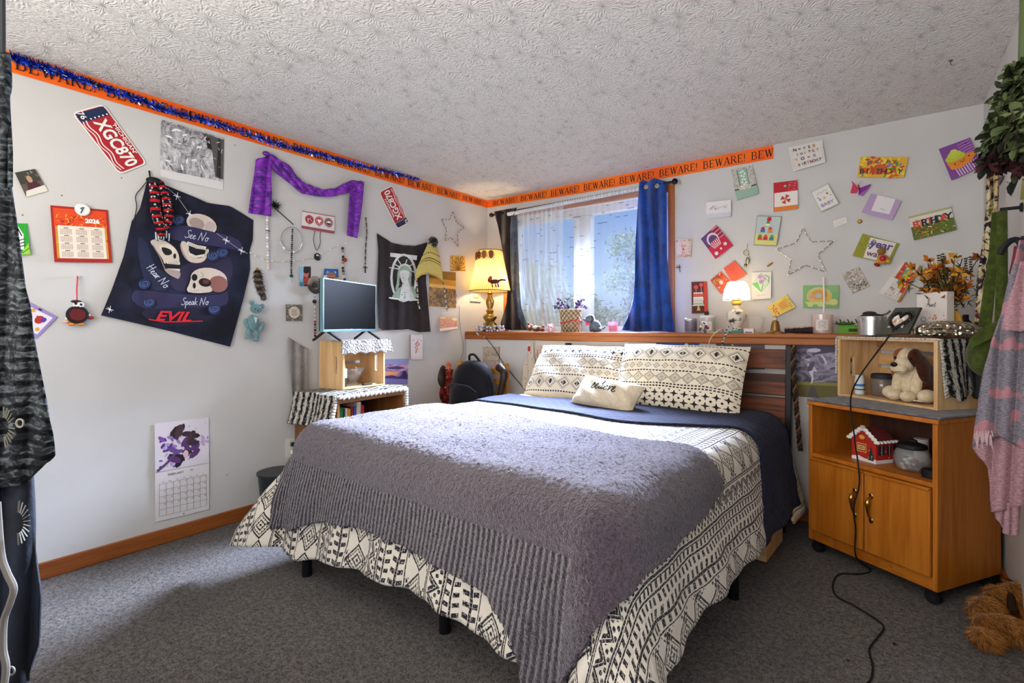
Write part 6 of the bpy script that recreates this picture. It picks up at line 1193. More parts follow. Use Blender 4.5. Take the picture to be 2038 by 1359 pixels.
for i, ch in enumerate('BIRTHDAY'): bh.append(('t', ch, .14+i*.108, .40-.005*i, .28, ('#c8452c', '#d87a5a', '#2a2a2c', '#b8402c', '#2f3a3a', '#1f2a2c', '#c8452c', '#2a2a2c')[i], RN.uniform(-6, 6), .03))
bcard('wide BIRTHDAY card with green meadow and flowers', [(1807.7, 431.4), (1892.7, 411), (1903.3, 457), (1819, 478)], '#8a9440', bh)
bcard('olive card reading year with a white centre panel', [(1716.6, 465), (1790.2, 484.8), (1768.9, 525.3), (1696.3, 508.7)], '#8d8c2c', [('p', [(.24, .06), (.92, .02), (.94, .96), (.30, .97)], '#ddd6d2'), ('t', 'the', .33, .30, .22, '#5a5266', -80, .01), ('t', 'year', .60, .36, .34, '#5a4a72', -4, .03), ('t', 'was', .52, .76, .26, '#6a4454', -3, .02), ('d', 14, .02, .05, .22, .95, .02, ['#b8b44a', '#6a6a20'])])
t = TH('teddy_charm', 'small gold bear charm with red belly stuck on the olive card', 'charm', UW(1757, 516, .05)); MB().ell(UW(1757, 516, .045), (.026, .016, .028), '#b8842c').ell(UW(1754, 500, .045), (.020, .016, .018), '#8a5f24').ell(UW(1747, 520, .05), (.012, .012, .012), '#c8923a').ell(UW(1768, 520, .05), (.012, .012, .012), '#c8923a').build('body', t, smooth=180)
MB().ell(UW(1757, 514, .058), (.016, .008, .016), C('#a8142c', .3)).build('belly', t); MB().ell(UW(1745, 527, .05), (.015, .010, .009), C('#8a1a24', .4), Matrix.Rotation(.5, 3, 'Y')).build('boot', t)
bcard('small dark black and white forest photograph on the back wall', [(1674, 545.6), (1709.6, 530.2), (1730.6, 569), (1696.3, 583.6)], BWQ, [('d', 24, .25, .3, .75, .75, .06, ['#e6e0d6', '#c8bfb2', '#8a7f74'], .35), ('d', 20, .05, .65, .95, .97, .06, ['#1c1612', '#3a2f28', '#e0d8ce'], .4)], cat='photograph', name='photo_print', lift=(.004, .01), fold=False)
bcard('colourful gift stack card leaning beside the dried flowers', [(1749.3, 582.8), (1797, 515.6), (1832.6, 530.2), (1789.7, 600.6)], '#cfc8bc', [('d', 60, .02, .02, .98, .95, .03, ['#a89a8a', '#6a6058', '#e6dfd2']), ('r', .0, .0, .5, .24, '#d8d4cc'), ('r', .5, .2, .95, .42, '#b83a2a'), ('r', .40, .42, .80, .56, '#3a9a84'), ('r', .30, .56, .95, .78, '#b8a42c'), ('r', .22, .76, .80, .96, '#b8283c'), ('d', 20, .3, .2, .95, .9, .04, ['#d8842a', '#7a2a20', '#d8c85a', '#5a7a3a']), ('l', [(.0, .97), (1, .97)], .05, '#a8762c')])
bcard('small white note card high behind the dried flowers', [(1871, 497), (1899, 500), (1895, 513), (1874, 511)], '#d6d0c4', [('l', [(.1, .3), (.9, .3)], .02, '#6a6258'), ('l', [(.1, .6), (.8, .6)], .02, '#6a6258')], lift=(.004, .008), fold=False, name='note_card')
# ---- lower wall, behind bed and chair
Lp = dict(plane=LO, cat='poster', name='wall_poster')
pr = [('r', 0, 0, 1, .05, '#d8d0c4'), ('serif', 'U.S. PRESIDENTS', .42, .15, .09, '#c05a34', 0), ('l', [(.04, .25), (.96, .25)], .006, '#4a3f3a'), ('l', [(.04, .285), (.96, .285)], .004, '#4a3f3a')]
for i in range(12):
    x, y = .16+(i % 2)*-.09+ (i//4)*.27, .40+(i % 4)*.16; pr += [('c', x, y, .028, .055, '#4a2620'), ('c', x, y-.012, .013, .022, '#b98a72'), ('p', [(x-.018, y+.04), (x-.01, y+.01), (x+.01, y+.01), (x+.018, y+.04)], '#2a2024')]
    for q in range(4): pr.append(('l', [(x-.10 if i % 2 == 0 else x+.04, y-.03+q*.022), (x-.04 if i % 2 == 0 else x+.1, y-.03+q*.022)], .003, '#8a7a70'))
card('cream U.S. presidents poster behind the left bed pillow', [(1066, 678), (1252, 681), (1252, 885), (1066, 852)], '#c6b29c', pr, **Lp)
card('small floral tile card under the ledge above the backpack', [(960.4, 689.8), (994, 689.8), (994, 719.8), (961.3, 718.9)], '#b8aa98', [('d', 60, .03, .03, .97, .65, .05, ['#a09282', '#c8bba8', '#8d8072'], .4), ('r', .3, .68, .95, .88, '#d0c6b6'), ('l', [(.38, .78), (.86, .78)], .015, '#6a6056'), ('l', [(.98, 0), (.98, 1)], .03, '#7a5f44')], plane=LO, cat='plaque', name='wall_tile', th=.004, lift=(.006, .006))
card('blue poster top showing above the headboard', [(1306, 681), (1392, 682), (1392, 730), (1306, 730)], '#23509a', [('d', 12, .4, .05, .95, .25, .06, ['#d8d4d6', '#5a5a70'])], **Lp)
card('white poster edge showing above the headboard beside the blue one', [(1393, 682), (1424, 682.5), (1424, 730), (1393, 730)], '#cfcad0', [], **Lp)
card('dark grey poster top showing above the headboard', [(1425, 683), (1522, 684), (1522, 735), (1425, 735)], '#5c565e', [('c', .35, .06, .02, .03, '#d8d4d0')], **Lp)
ST = newmat('storm_photo', rough=.5, fn=lambda nb: nb.color(nb.mix(nb.ss(nb.noise(nb.co('Object', (1, 1, 1.7)), 9, 5, .65, 1.2), .32, .68), '#2e2838', '#a49cb0')))
card('tornado storm poster between the bed and the oak cabinet', [(1564, 686), (1668, 684), (1668, 795), (1564, 787)], ST, [('p', [(0, .74), (1, .72), (1, 1), (0, 1)], '#6a6238'), ('p', [(0, .72), (1, .70), (1, .76), (0, .78)], '#8a8446'), ('p', [(.42, 1), (.50, .77), (.54, .77), (.66, 1)], '#55524e'), ('p', [(.42, .45), (.56, .45), (.53, .55), (.55, .66), (.51, .74), (.49, .74), (.51, .62), (.47, .55)], '#cfc8d4'), ('p', [(.0, .0), (1, 0), (1, .14), (.5, .2), (0, .12)], '#4a4456'), ('d', 16, .05, .1, .95, .45, .11, ['#8d859a', '#c0b8c8', '#5a5266', '#6a6276'], .35)], **Lp)
# flowered towel on the lower wall
FT = newmat('flower_towel', '#d8cdb8', .95, 0, lambda nb: nb.color(nb.mix(nb.ss(nb.vor(nb.co(), 36), .10, .22), nb.mix(nb.ss(nb.noise(nb.co(), 22), .45, .55), '#b8403a', '#8a9a5a'), '#d9cfbb')), .1)
t = TH('kitchen_towel', 'flowered tea towel hanging from a hook under the ledge', 'towel', LO(1054, 790, .03)); mb = MB()
coons(mb, [(1054, 682), (1058, 681), (1062, 683)], [(1036, 760), (1045, 785), (1058, 790), (1070, 778)], [(1054, 682), (1050, 705), (1040, 735), (1036, 760)], [(1062, 683), (1062, 705), (1067, 735), (1070, 778)], LO, lambda x, y: .022+.010*sin(x*.55), 24, 26, FT); mb.build('cloth', t, solid=.003, smooth=180)
MB().ell(LO(1053, 694, .04), (.010, .012, .022), '#b8243a').build('red_bow', t)
# ================================================================ ON THE LEDGE
def LD(px, py, y): return on(1, y, px, py)
def onl(px, y=-.15, z=ZL):
    """point on the ledge top at pixel column px and depth y"""
    p = on(1, y, px, 600); return V3((p.x, y, z))
def rad(p, w): return w*((p-CAM).dot(V3((-sin(YAW), cos(YAW), 0))))/FP/2
BR = newmat('lamp_brass', '#9a7a3c', .3, .9); BRD = newmat('lamp_brass_dark', '#5a4424', .35, .8)
p = onl(975, -.20); t = TH('table_lamp', 'brass table lamp with pleated cream shade glowing at the left ledge end', 'lamp', p)
u = rad(p, 2)                                     # metres per pixel there
MB().lathe([(16*u, 0), (18*u, 3*u), (15*u, 10*u), (14*u, 14*u), (9*u, 20*u), (14*u, 27*u), (13*u, 31*u), (6*u, 36*u), (8*u, 41*u), (5*u, 45*u), (8*u, 54*u), (8.5*u, 60*u), (5*u, 68*u), (4*u, 73*u), (7*u, 76*u), (4*u, 80*u)], p, BR, 24).build('base', t, smooth=50)
SHD = newmat('pleated_shade', '#e8cf92', .9, 0, lambda nb: (nb.color(nb.mix(nb.ss((nb.uv()[0]*420).sin(), -.6, .6), '#b08c48', '#ecd49a')), nb.bump((nb.uv()[0]*420).sin(), .6, .006)), .1)
SHD.node_tree.nodes['Principled BSDF'].inputs['Transmission Weight'].default_value = 0
def translucent(m, f):
    nb = NB(m); N, L = nb.N, nb.L; tl = N.new('ShaderNodeBsdfTranslucent'); mx = N.new('ShaderNodeMixShader'); mx.inputs[0].default_value = f
    src = nb.p.inputs['Base Color'].links
    if src: L.new(src[0].from_socket, tl.inputs[0])
    else: tl.inputs[0].default_value = nb.p.inputs['Base Color'].default_value
    L.new(nb.p.outputs[0], mx.inputs[1]); L.new(tl.outputs[0], mx.inputs[2]); L.new(mx.outputs[0], N['Material Output'].inputs[0]); return m
translucent(SHD, .6)
zb, zt = 80*u, 160*u; n = 72
mb = MB(); mb.grid(lambda a, v: p+V3(((41*u*(1-v)+24*u*v)*cos(2*PI*a), (41*u*(1-v)+24*u*v)*sin(2*PI*a), zb+(zt-zb)*v)), n, 6, SHD, lambda a, v: (a, v)); shd = mb.build('lamp_shade', t, smooth=180)
MB().tube([p+V3((41*u*cos(a), 41*u*sin(a), zb)) for a in [2*PI*i/48 for i in range(48)]], .004, '#6a5226', 6, True).build('shade_trim', t); MB().tube([p+V3((24*u*cos(a), 24*u*sin(a), zt)) for a in [2*PI*i/48 for i in range(48)]], .004, '#6a5226', 6, True).build('shade_trim', t)
MB().lathe([(.012, 0), (.014, .02), (.030, .06), (.026, .085), (0, .095)], p+V3((0, 0, 84*u)), emit('bulb_glow', '#ffdf9a', 14), 16).build('bulb', t)
lamp('POINT', 'table_lamp_light', p+V3((0, 0, 105*u)), (0, 0, 0), 11, (1, .74, .42), shadow_soft_size=.04)
mb = MB()
for k, a in enumerate((-2.6, -2.15, -1.75, -1.3, -.8)):
    c = p+V3((27*u*cos(a), 27*u*sin(a), zt-8*u)); lens = []
    mb.tube([c+V3((.004*cos(a), .004*sin(a), 0))+V3((-sin(a)*.027*cos(b), cos(a)*.027*cos(b), .040*sin(b)-.018)) for b in [2*PI*i/14 for i in range(14)]], .0022, '#4a2a18', 5, True)
    mb.ell(c+V3((.004*cos(a), .004*sin(a), -.012)), (.021, .007, .034), ('#7a3a1c', '#8a5a2c')[k % 2], Matrix.Rotation(a-PI/2, 3, 'Z'), 10, 6)
mb.build('shade_ornaments', t, label='brown leaf shaped ornaments')
mb = MB(); c = LD(984, 560, -.36); mb.ell(c, (.055, .018, .018), '#5a2218').ell(c+V3((-.045, 0, .014)), (.022, .018, .022), '#6a2a1c').tube([c+V3((.03, 0, 0)), c+V3((.075, 0, .010)), c+V3((.115, 0, .004))], .008, '#5a2218', 6)
for dx in (-.025, .01, .035): mb.tube([c+V3((dx, 0, -.008)), c+V3((dx+.016, -.012, -.045))], .006, '#5a2218', 5)
mb.ell(c+V3((-.03, -.012, .028)), (.018, .006, .018), '#b8463a'); mb.build('lizard_clip', label='dark red lizard ornament clipped on the table lamp shade', cat='ornament', smooth=180)
MB().tube([LD(918, 545, -.12), LD(934, 566, -.14)], .002, '#3a2c1c', 5).build('shade_stick', label='thin dark stick poking out left of the table lamp shade', cat='stick')
mb = MB(); rr = random.Random(3); lamp_t = t
P = bez([LD(x, y, -.285) for x, y in ((948, 655), (960, 649), (975, 652), (992, 651), (1005, 653), (997, 659), (975, 660), (962, 657), (952, 662), (957, 669), (967, 672))], 8)
for i, q in enumerate(P[::2]): mb.ell(q+V3((rr.gauss(0, .004), -.010+rr.gauss(0, .004), rr.gauss(0, .004)+.006)), .0095, C(('#9aa6cc', '#d3d8e6', '#6a78a4', '#b9c3d8')[i % 4], .25), n=7, m=5)
mb.build('bead_garland', label='pale blue bead garland coiled around the table lamp base', cat='garland', smooth=180)
MB().tube(bez([LD(967, 672, -.31), LO(985, 695, .012), LO(1000, 720, .012), LO(1030, 758, .02), LO(1058, 792, .05)]), .0028, '#2a2320', 6).build('lamp_cord', t)
# reclining bear, small glass, basket plant, grey dog, pink candle
BRN = cloth('brown_plush', '#7a4528', '#5e3420', 60, 1, .5, .3); p = onl(1064, -.24); t = TH('teddy_bear', 'small brown teddy bear lying on its back on the window ledge', 'plush toy', p)
MB().ell(p+V3((.02, 0, .024)), (.045, .028, .024), BRN).ell(p+V3((.075, -.005, .016)), (.022, .016, .016), BRN).ell(p+V3((.065, .02, .03)), (.016, .014, .022), BRN).ell(p+V3((-.045, 0, .035)), (.030, .028, .028), BRN).build('body', t, smooth=180)
for d in ((-.05, -.01, .062), (-.068, .012, .05)): MB().ell(p+V3(d), (.009, .012, .012), BRN).build('ear', t)
MB().ell(p+V3((-.036, -.024, .040)), (.012, .010, .010), '#d8c0a0').ell(p+V3((.02, -.018, .034)), (.02, .014, .014), '#e0dcd8').build('white_patch', t)
p = onl(1097, -.24); r = rad(p, 16); t = TH('votive_glass', 'small white votive glass with pink flower print on the window ledge', 'candle holder', p); fr6 = lambda a, v, o: p+V3(((r+.0006+o)*sin(a), -(r+.0006+o)*cos(a), v))
mb = MB().lathe([(r*.92, 0), (r, .004), (r, .062), (r*.94, .062), (r*.9, .01), (0, .006)], p, glassy('milk_glass', '#e6dfe0', .75, .2), 20); art(mb, lambda a, v, o: fr6(a, v, o), [('d', 16, -.5, .006, 1.1, .045, .22, ['#c8486a', '#a83a5a', '#d87a94'])], 1, r, 1); mb.build('glass', t)
p = onl(1136, -.16); r = rad(p, 46); t = TH('plant_basket', 'woven basket of purple leaved houseplant on the window ledge', 'plant', p); h = rad(p, 2)*44
WK = newmat('wicker', '#b8a07c', .8, 0, lambda nb: (nb.color(nb.mix(nb.ss((nb.uv()[0]*88).sin()*(nb.uv()[1]*28).sin(), -.2, .2), '#8d7a5c', '#cdbb98')), nb.bump((nb.uv()[0]*88).sin()*(nb.uv()[1]*28).sin(), 1, .012))[0])
mb = MB(); mb.grid(lambda a, v: p+V3(((r*(.82+.18*v)*(1+.02*sin(a*2*PI*14+(int(v*9) % 2)*PI)))*cos(2*PI*a), (r*(.82+.18*v))*sin(2*PI*a), h*v)), 84, 18, WK, lambda a, v: (a, v)); mb.lathe([(r*.95, 0), (r*1.03, .006), (r*.97, .012)], p+V3((0, 0, h-.008)), WK, 30).cyl(p, p+V3((0, 0, .01)), r*.8, '#6a5a40'); mb.build('basket', t, smooth=180)
MB().tube([p+V3((r*.95*cos(a), r*.95*sin(a), h*.46+.012*sin(a*2+2.5))) for a in [2*PI*i/30 for i in range(30)]], .004, '#b3202e', 6, True).build('red_cord', t, label='red cord around the basket')
MB().cyl(p+V3((0, 0, h-.02)), p+V3((0, 0, h-.014)), r*.94, '#2b2018').build('soil', t)
mb = MB(); lf = MB(); rr = random.Random(9)
for i in range(26):
    a = rr.uniform(0, 2*PI); L_ = rr.uniform(.04, .11); e_ = p+V3((r*.5*cos(a)+L_*cos(a)*.9, (r*.5*sin(a)+L_*sin(a)*.9)*.6, h+rr.uniform(.01, .085))); b_ = p+V3((r*.4*cos(a), r*.4*sin(a), h-.02)); md = (b_+e_)/2+V3((0, 0, .02)); mb.tube([b_, md, e_], .0016, '#3f4a34', 5)
    for k in range(4):
        d = V3((rr.gauss(0, 1), rr.gauss(0, .7), rr.gauss(.3, .6))).normalized(); s_ = rr.uniform(.010, .018); n_ = d.orthogonal().normalized(); b2 = n_*s_*.7
        lf.poly([e_, e_+d*s_*.5+b2, e_+d*s_*1.5, e_+d*s_*.5-b2], rr.choice(('#4a1f5e', '#6a2f86', '#33183f', '#2a3424')))
mb.build('stems', t); lf.build('leaves', t, smooth=0)
GRY = cloth('grey_plush', '#66717a', '#454e57', 60, 1, .5, .3); p = onl(1182, -.22); t = TH('plush_dog', 'small grey plush dog with pink bow on the window ledge', 'plush toy', p)
MB().ell(p+V3((.012, 0, .042)), (.042, .036, .046), GRY).ell(p+V3((-.01, -.02, .03)), (.016, .02, .03), GRY).ell(p+V3((.04, -.012, .018)), (.028, .022, .018), GRY).ell(p+V3((-.026, -.008, .098)), (.034, .032, .032), GRY).ell(p+V3((-.052, -.018, .088)), (.020, .018, .015), GRY).tube([p+V3((.05, 0, .02)), p+V3((.08, 0, .028)), p+V3((.092, 0, .04))], .006, GRY, 6).build('body', t, smooth=180)
MB().ell(p+V3((-.004, -.022, .095)), (.012, .010, .028), '#2b3036').build('ear', t, smooth=180); MB().ell(p+V3((-.070, -.024, .092)), .006, '#121316').ell(p+V3((-.042, -.036, .106)), .004, '#121316').build('face', t); MB().ell(p+V3((-.040, -.034, .064)), (.012, .008, .014), '#c8486a').ell(p+V3((-.022, -.038, .060)), (.010, .008, .012), '#c8486a').build('bow', t)
def jar_candle(px, y, wpx, hpx, wax, fill, label, lab=None, lid=None, glass='#e6dcd8', name='jar_candle'):
    p = onl(px, y); r = rad(p, wpx); u = rad(p, 2); h = hpx*u; t = TH(name, label, 'candle', p)
    MB().lathe([(r*.9, 0), (r, .006), (r, h), (r*.95, h), (r*.93, .01), (0, .008)], p, glassy('candle_glass_'+wax.lstrip('#'), glass, .38, .08), 24).build('glass', t)
    MB().lathe([(r*.90, .01), (r*.91, h*fill), (0, h*fill)], p, newmat('wax_'+wax.lstrip('#'), wax, .5), 20).build('wax', t)
    if lab:
        mb = MB(); a0 = math.atan2((CAM-p).y, (CAM-p).x); mb.grid(lambda s, v: p+V3(((r+.001)*cos(a0+(s-.5)*1.1), (r+.001)*sin(a0+(s-.5)*1.1), h*(.18+.56*v))), 8, 2, lab); art(mb, lambda s, v, o: p+V3(((r+.001+o)*cos(a0+(s-.5)*1.1), (r+.001+o)*sin(a0+(s-.5)*1.1), h*(.74-.56*v))), [('c', .5, .4, .3, .25, '#a8a098'), ('c', .5, .4, .24, .2, '#cfc6bc'), ('l', [(.25, .75), (.75, .75)], .04, '#6a6058')], 1, .03, .03); mb.build('label_band', t)
    if lid: MB().lathe([(r*.98, 0), (r*1.02, .003), (r*1.02, .012), (r*.9, .016)], p+V3((0, 0, h)), lid, 24).build('lid', t)
    return p, r, h, t
jar_candle(1220, -.20, 19, 21, '#c878a0', .72, 'pink glass candle on the window ledge beside the blue curtain', None, None, '#e6a8d0')
jar_candle(1375, -.20, 24, 24, '#5a4a58', .86, 'short mauve jar candle with silver lid right of the blue curtain', None, C('#b9b6ba', .3, .8), '#8a8090')
p, r, h, t = jar_candle(1408, -.22, 30, 30, '#c3b58a', .8, 'tall patterned glass jar with black knobbed lid on the ledge', '#d8cfc8', C('#e6e0d8', .4), '#d8d4cc')
mb = MB(); art(mb, lambda s, v, o: p+V3(((r+.0016+o)*cos(-PI/2+s), (r+.0016+o)*sin(-PI/2+s), h*(1-v))), [('d', 14, -.9, .35, .2, .9, .35, ['#2a2a30', '#a8a8a8', '#b3242c', '#e6e2da'], .5)], 2, r, h); mb.build('print', t); MB().lathe([(.012, 0), (.016, .01), (.012, .024), (.0, .026)], p+V3((-.004, 0, h+.016)), '#2a1c18', 14).build('knob', t)
# small hurricane lamp
p = onl(1466, -.17); u = rad(p, 2); t = TH('hurricane_lamp', 'small lit oil style lamp with painted white china base and glass shade', 'lamp', p)
CHI = newmat('painted_china', '#e0d8c8', .25, 0, lambda nb: nb.color(nb.mix(nb.ss(nb.noise(nb.co(), 26, 3, .7), .52, .6), '#ddd4c2', '#4a4048')), .5)
MB().lathe([(13*u, 0), (14*u, 2*u), (12*u, 6*u), (8*u, 11*u), (12*u, 18*u), (18*u, 28*u), (19*u, 35*u), (15*u, 43*u), (7*u, 48*u), (6*u, 56*u)], p, CHI, 28).build('china_base', t, smooth=50); MB().lathe([(14*u, 0), (15*u, 3*u), (12*u, 6*u)], p+V3((0, 0, .0005)), '#6aa090', 24).build('foot_ring', t)
MB().lathe([(7*u, 0), (9*u, 3*u), (8*u, 9*u), (10*u, 11*u), (9*u, 16*u)], p+V3((0, 0, 55*u)), C('#c8a03c', .3, .8), 20).build('burner', t)
GSH = translucent(newmat('milk_shade', '#f2ece0', .4), .6)
MB().lathe([(25*u, 0), (25*u, 2*u), (24*u, 10*u), (23*u, 20*u), (17*u, 34*u), (14*u, 36*u)], p+V3((0, 0, 66*u)), GSH, 30).build('glass_shade', t, smooth=60); MB().tube([p+V3((25.4*u*cos(a), 25.4*u*sin(a), 66.5*u)) for a in [2*PI*i/40 for i in range(40)]], .0022, '#4a3f34', 5, True).build('shade_rim', t)
MB().ell(p+V3((0, 0, 82*u)), (.016, .016, .022), emit('small_bulb', '#fff0cc', 6)).build('bulb', t); lamp('POINT', 'hurricane_lamp_light', p+V3((0, 0, 84*u)), (0, 0, 0), 8, (1, .86, .66), shadow_soft_size=.03)
mb = MB(); beads(mb, bez([LD(x, y, -.305) for x, y in ((1450, 650), (1446, 657), (1443, 668), (1440, 676), (1436, 693))], 8), .005, ('#3a6a80', '#e6e2da', '#1d2a33', '#8ab0b8')); beads(mb, bez([LD(x, y, -.305) for x, y in ((1462, 651), (1452, 660), (1444, 668), (1438, 680))], 8), .005, ('#e6e2da', '#3a6a80', '#8ab0b8'))
mb.build('bead_lanyard', label='blue and white bead lanyard hanging over the ledge under the small lamp', cat='lanyard', smooth=180)
MB().tube(bez([onl(1440, -.2, ZL+.006), LD(1436, 655, -.29), LD(1424, 662, -.305), LD(1413, 676, -.305), LD(1410, 690, -.30)]), .003, '#d8cfb4', 6).build('ivory_cord', label='ivory cord hanging over the ledge left of the bead lanyard', cat='cord')
p = onl(1420, -.255); MB().box(p+V3((0, 0, .004)), (.08, .03, .008), '#b9a88a', Matrix.Rotation(-.2, 3, 'Z')).build('wood_stick', label='flat wooden stick lying in front of the patterned jar', cat='stick')
p = onl(1491, -.23); MB().box(p+V3((0, 0, .014)), (.055, .03, .028), '#e0dad8', None).box(p+V3((0, -.0156, .006)), (.04, .001, .006), '#5a4a4a').build('white_box', label='small white box on the ledge right of the small lamp', cat='box', bevel=.002)
MB().lathe([(.03, .0), (.05, .06), (.06, .10)], onl(1503, -.10), glassy('clear_fan', '#e6e4e0', .25), 18).build('glass_dish', label='clear fluted glass dish behind the small white box', cat='dish')
p = onl(1543, -.22); u = rad(p, 2); t = TH('bell_figurine', 'small brass bell figurine on the ledge below the yellow card', 'figurine', p); MB().lathe([(15*u, 0), (15*u, 2*u), (9*u, 6*u), (8*u, 16*u), (6*u, 24*u), (3*u, 26*u)], p, C('#8a6a3a', .35, .6), 18, wob=lambda a, v: 1+(.14*sin(a*6) if v < .3 else 0)).build('bell', t); MB().ell(p+V3((0, 0, 29*u)), (4.5*u, 4.5*u, 4.5*u), '#d8c8b0').ell(p+V3((0, 0, 33*u)), (5*u, 5*u, 2.5*u), '#b8a074').build('head', t)
mb = MB(); a, b = onl(1562, -.23, ZL+.014), onl(1617, -.23, ZL+.018)
mb.tube([a, a.lerp(b, .3), a.lerp(b, .7), b], lambda q: .010+.010*q, '#2a1a14', 10)
for i in range(420):
    q = RN.random(); c = a.lerp(b, q); d = V3((-.5, RN.gauss(0, .7), RN.gauss(0, .7))).normalized(); e_ = d.orthogonal()*.001; rr_ = .012+.010*q; c2 = c+V3((0, d.y, d.z)).normalized()*rr_*.7; ee = c2+d*.014; ee.z = max(ee.z, ZL+.001); c2.z = max(c2.z, ZL+.001); mb.add([c2-e_, c2+e_, ee], [(0, 1, 2)], ('#1d1512', '#4a2a1c', '#6a2f1c')[int(q*9) % 3])
mb.build('fur_tail', label='dark banded fur tail lying along the ledge', cat='charm', smooth=0)
jar_candle(1636, -.19, 39, 38, '#d8482a', .40, 'large orange red jar candle with white label on the ledge', '#d8d0c8', None, '#e8d0c4')
MB().lathe([(.006, 0), (.006, .04), (.003, .05)], onl(1640, -.19, ZL+.118), '#dcd8d0', 10).build('spray_bottle', label='white nozzle of a bottle standing behind the orange candle', cat='bottle')
p = onl(1694, -.16); MB().box(p+V3((0, 0, .022)), (.115, .06, .044), '#5f9a2c', None).box(p+V3((0, 0, .046)), (.12, .064, .006), '#4a8022').box(p+V3((.02, -.031, .020)), (.06, .002, .016), '#2a3a1c').build('green_tin', label='bright green tin box on the ledge left of the silver canister', cat='tin', bevel=.004)
mb = MB().ell(p+V3((-.03, .0, .056)), (.05, .03, .008), '#3a5a1c')
for i in range(7): a = p+V3((-.06+.018*i, -.01, .055)); mb.tube([a, a+V3((-.01, -.005, .015+.01*(i % 2)))], .003, '#1d3018', 5)
mb.build('toy_lizard', label='dark green toy lizard lying on the green tin', cat='toy')
# ---- on top of the crate over the cabinet
CT = KH+.011+GH+.014
def ct(px, d): 
    s = along(gq(0, d, 0), GD, px); return gq(s, d, GH+.014)
p = ct(1735, .12); u = rad(p, 2); t = TH('canister', 'brushed silver canister on the crate beside the photo frame', 'canister', p); SIV = C('#c3c2c0', .28, .9); MB().lathe([(23*u, 0), (23*u, 29*u)], p, SIV, 30).build('body', t); MB().lathe([(24.5*u, 0), (24.5*u, 7*u), (23*u, 8.5*u), (0, 8.5*u)], p+V3((0, 0, 29*u)), C('#d0cecb', .25, .9), 30).build('lid', t)
mb = MB(); c = p+V3((.0, .03, 38*u)); mb.ell(c, (.05, .03, .012), '#2a2224').ell(c+V3((-.01, 0, .012)), (.03, .022, .012), '#2a2224').tube([c+V3((.03, 0, .0)), c+V3((.06, 0, .01)), c+V3((.075, 0, .025))], .005, '#6a5a4a', 5); mb.build('dark_shell', label='dark carved shell resting on the silver canister lid', cat='shell', smooth=180)
# heart photo frame leaning
F0 = [(1782, 612.5), (1832, 611.5), (1807, 664), (1744, 665)]; fd = gq(0, .03, 0)
P = []
for i, (x, y) in enumerate(F0):
    d = .035 if i < 2 else .006
    q0 = gq(0, d, 0); n_ = GD.cross(UPZ); rr_ = ray(x, y); P.append(CAM+rr_*((q0-CAM).dot(n_)/rr_.dot(n_)))
nn = (P[1]-P[0]).cross(P[3]-P[0]).normalized(); nn = nn if nn.dot(CAM-P[0]) > 0 else -nn
fr, W, H = quad_frame(P, nn); t = TH('picture_frame', 'dark pewter frame with heart shaped photo leaning on the crate', 'picture frame', P[3]); PEW = newmat('pewter', '#55574f', .4, .7, lambda nb: nb.bump(nb.noise(nb.co(), 60, 3), .4, .006))
heart = [(.5+.34*(16*sin(a)**3)/16, .48-.36*(13*cos(a)-5*cos(2*a)-2*cos(3*a)-cos(4*a))/17) for a in [2*PI*i/28 for i in range(28)]]
mb = MB().poly(P, PEW, .012, nn); mb.tube([fr(u_, v_, .004) for u_, v_ in heart], .007, C('#1f1d1c', .4, .6), 6, True)
for a in range(40): u_, v_ = heart[(a*28//40) % 28]; mb.ell(fr(.5+(u_-.5)*1.22, .5+(v_-.5)*1.18, .004), .005, C('#3a3a36', .35, .7), n=6, m=4)
mb.build('frame', t); mb = MB().poly([fr(u_, v_, .002) for u_, v_ in heart], '#cdb8a4'); art(mb, fr, [('d', 30, .28, .25, .72, .72, .09, ['#e0cdb8', '#b98f74', '#d8c0a8', '#f0e6da'])], 6, W, H); mb.build('photo', t, smooth=0)
# boxed gift with orange flowers
bq = ct(1824, .17); hgt = rad(bq, 2)*84; wd = along(gq(0, .17, 0), GD, 1884)-along(gq(0, .17, 0), GD, 1824)
bx_ = lambda u_, v_, o: bq+GD*(wd*u_)+UPZ*(hgt*(1-v_))-rotz(GD) @ V3((0, 1, 0))*o
mb = MB().box(bq+GD*wd/2+UPZ*hgt/2+rotz(GD) @ V3((0, .022, 0)), (wd, .04, hgt), '#e0d8d0', RG)
art(mb, bx_, [('l', [(.36, .14), (.42, .12), (.5, .15)], .012, '#8a6a6a'), ('script', 'Aunt', .5, .28, .12, '#5a4a4a', 0, .08), ('d', 16, .1, .5, .95, .75, .05, ['#d8845a', '#e0a88a', '#8aa0b0', '#c86a4a']), ('c', .25, .62, .10, None, '#8aa8b4'), ('c', .25, .62, .06, None, '#d8d4d0'), ('c', .24, .84, .14, None, '#d87a44'), ('c', .24, .84, .06, None, '#7a3a2c'), ('c', .62, .82, .17, None, '#e08a5a'), ('c', .62, .82, .07, None, '#a84a3a'), ('d', 22, .05, .75, .95, .97, .06, ['#e0a07a', '#d86a4a', '#5a7a8a', '#e8d0c0']), ('d', 8, .3, .4, .95, .55, .02, ['#d87a5a', '#8a5a4a'])], 1, wd, hgt, .0004)
mb.build('gift_box', label='white box printed with orange flowers standing on the crate', cat='box', smooth=0)
p = ct(1884, .10); u = rad(p, 2); HAM = newmat('hammered_silver', '#b9ab94', .22, .95, lambda nb: nb.bump(nb.vor(nb.co(), 60), 1, .012)); t = TH('serving_dish', 'hammered silver oval serving dish on the crate in front of the dried flowers', 'dish', p)
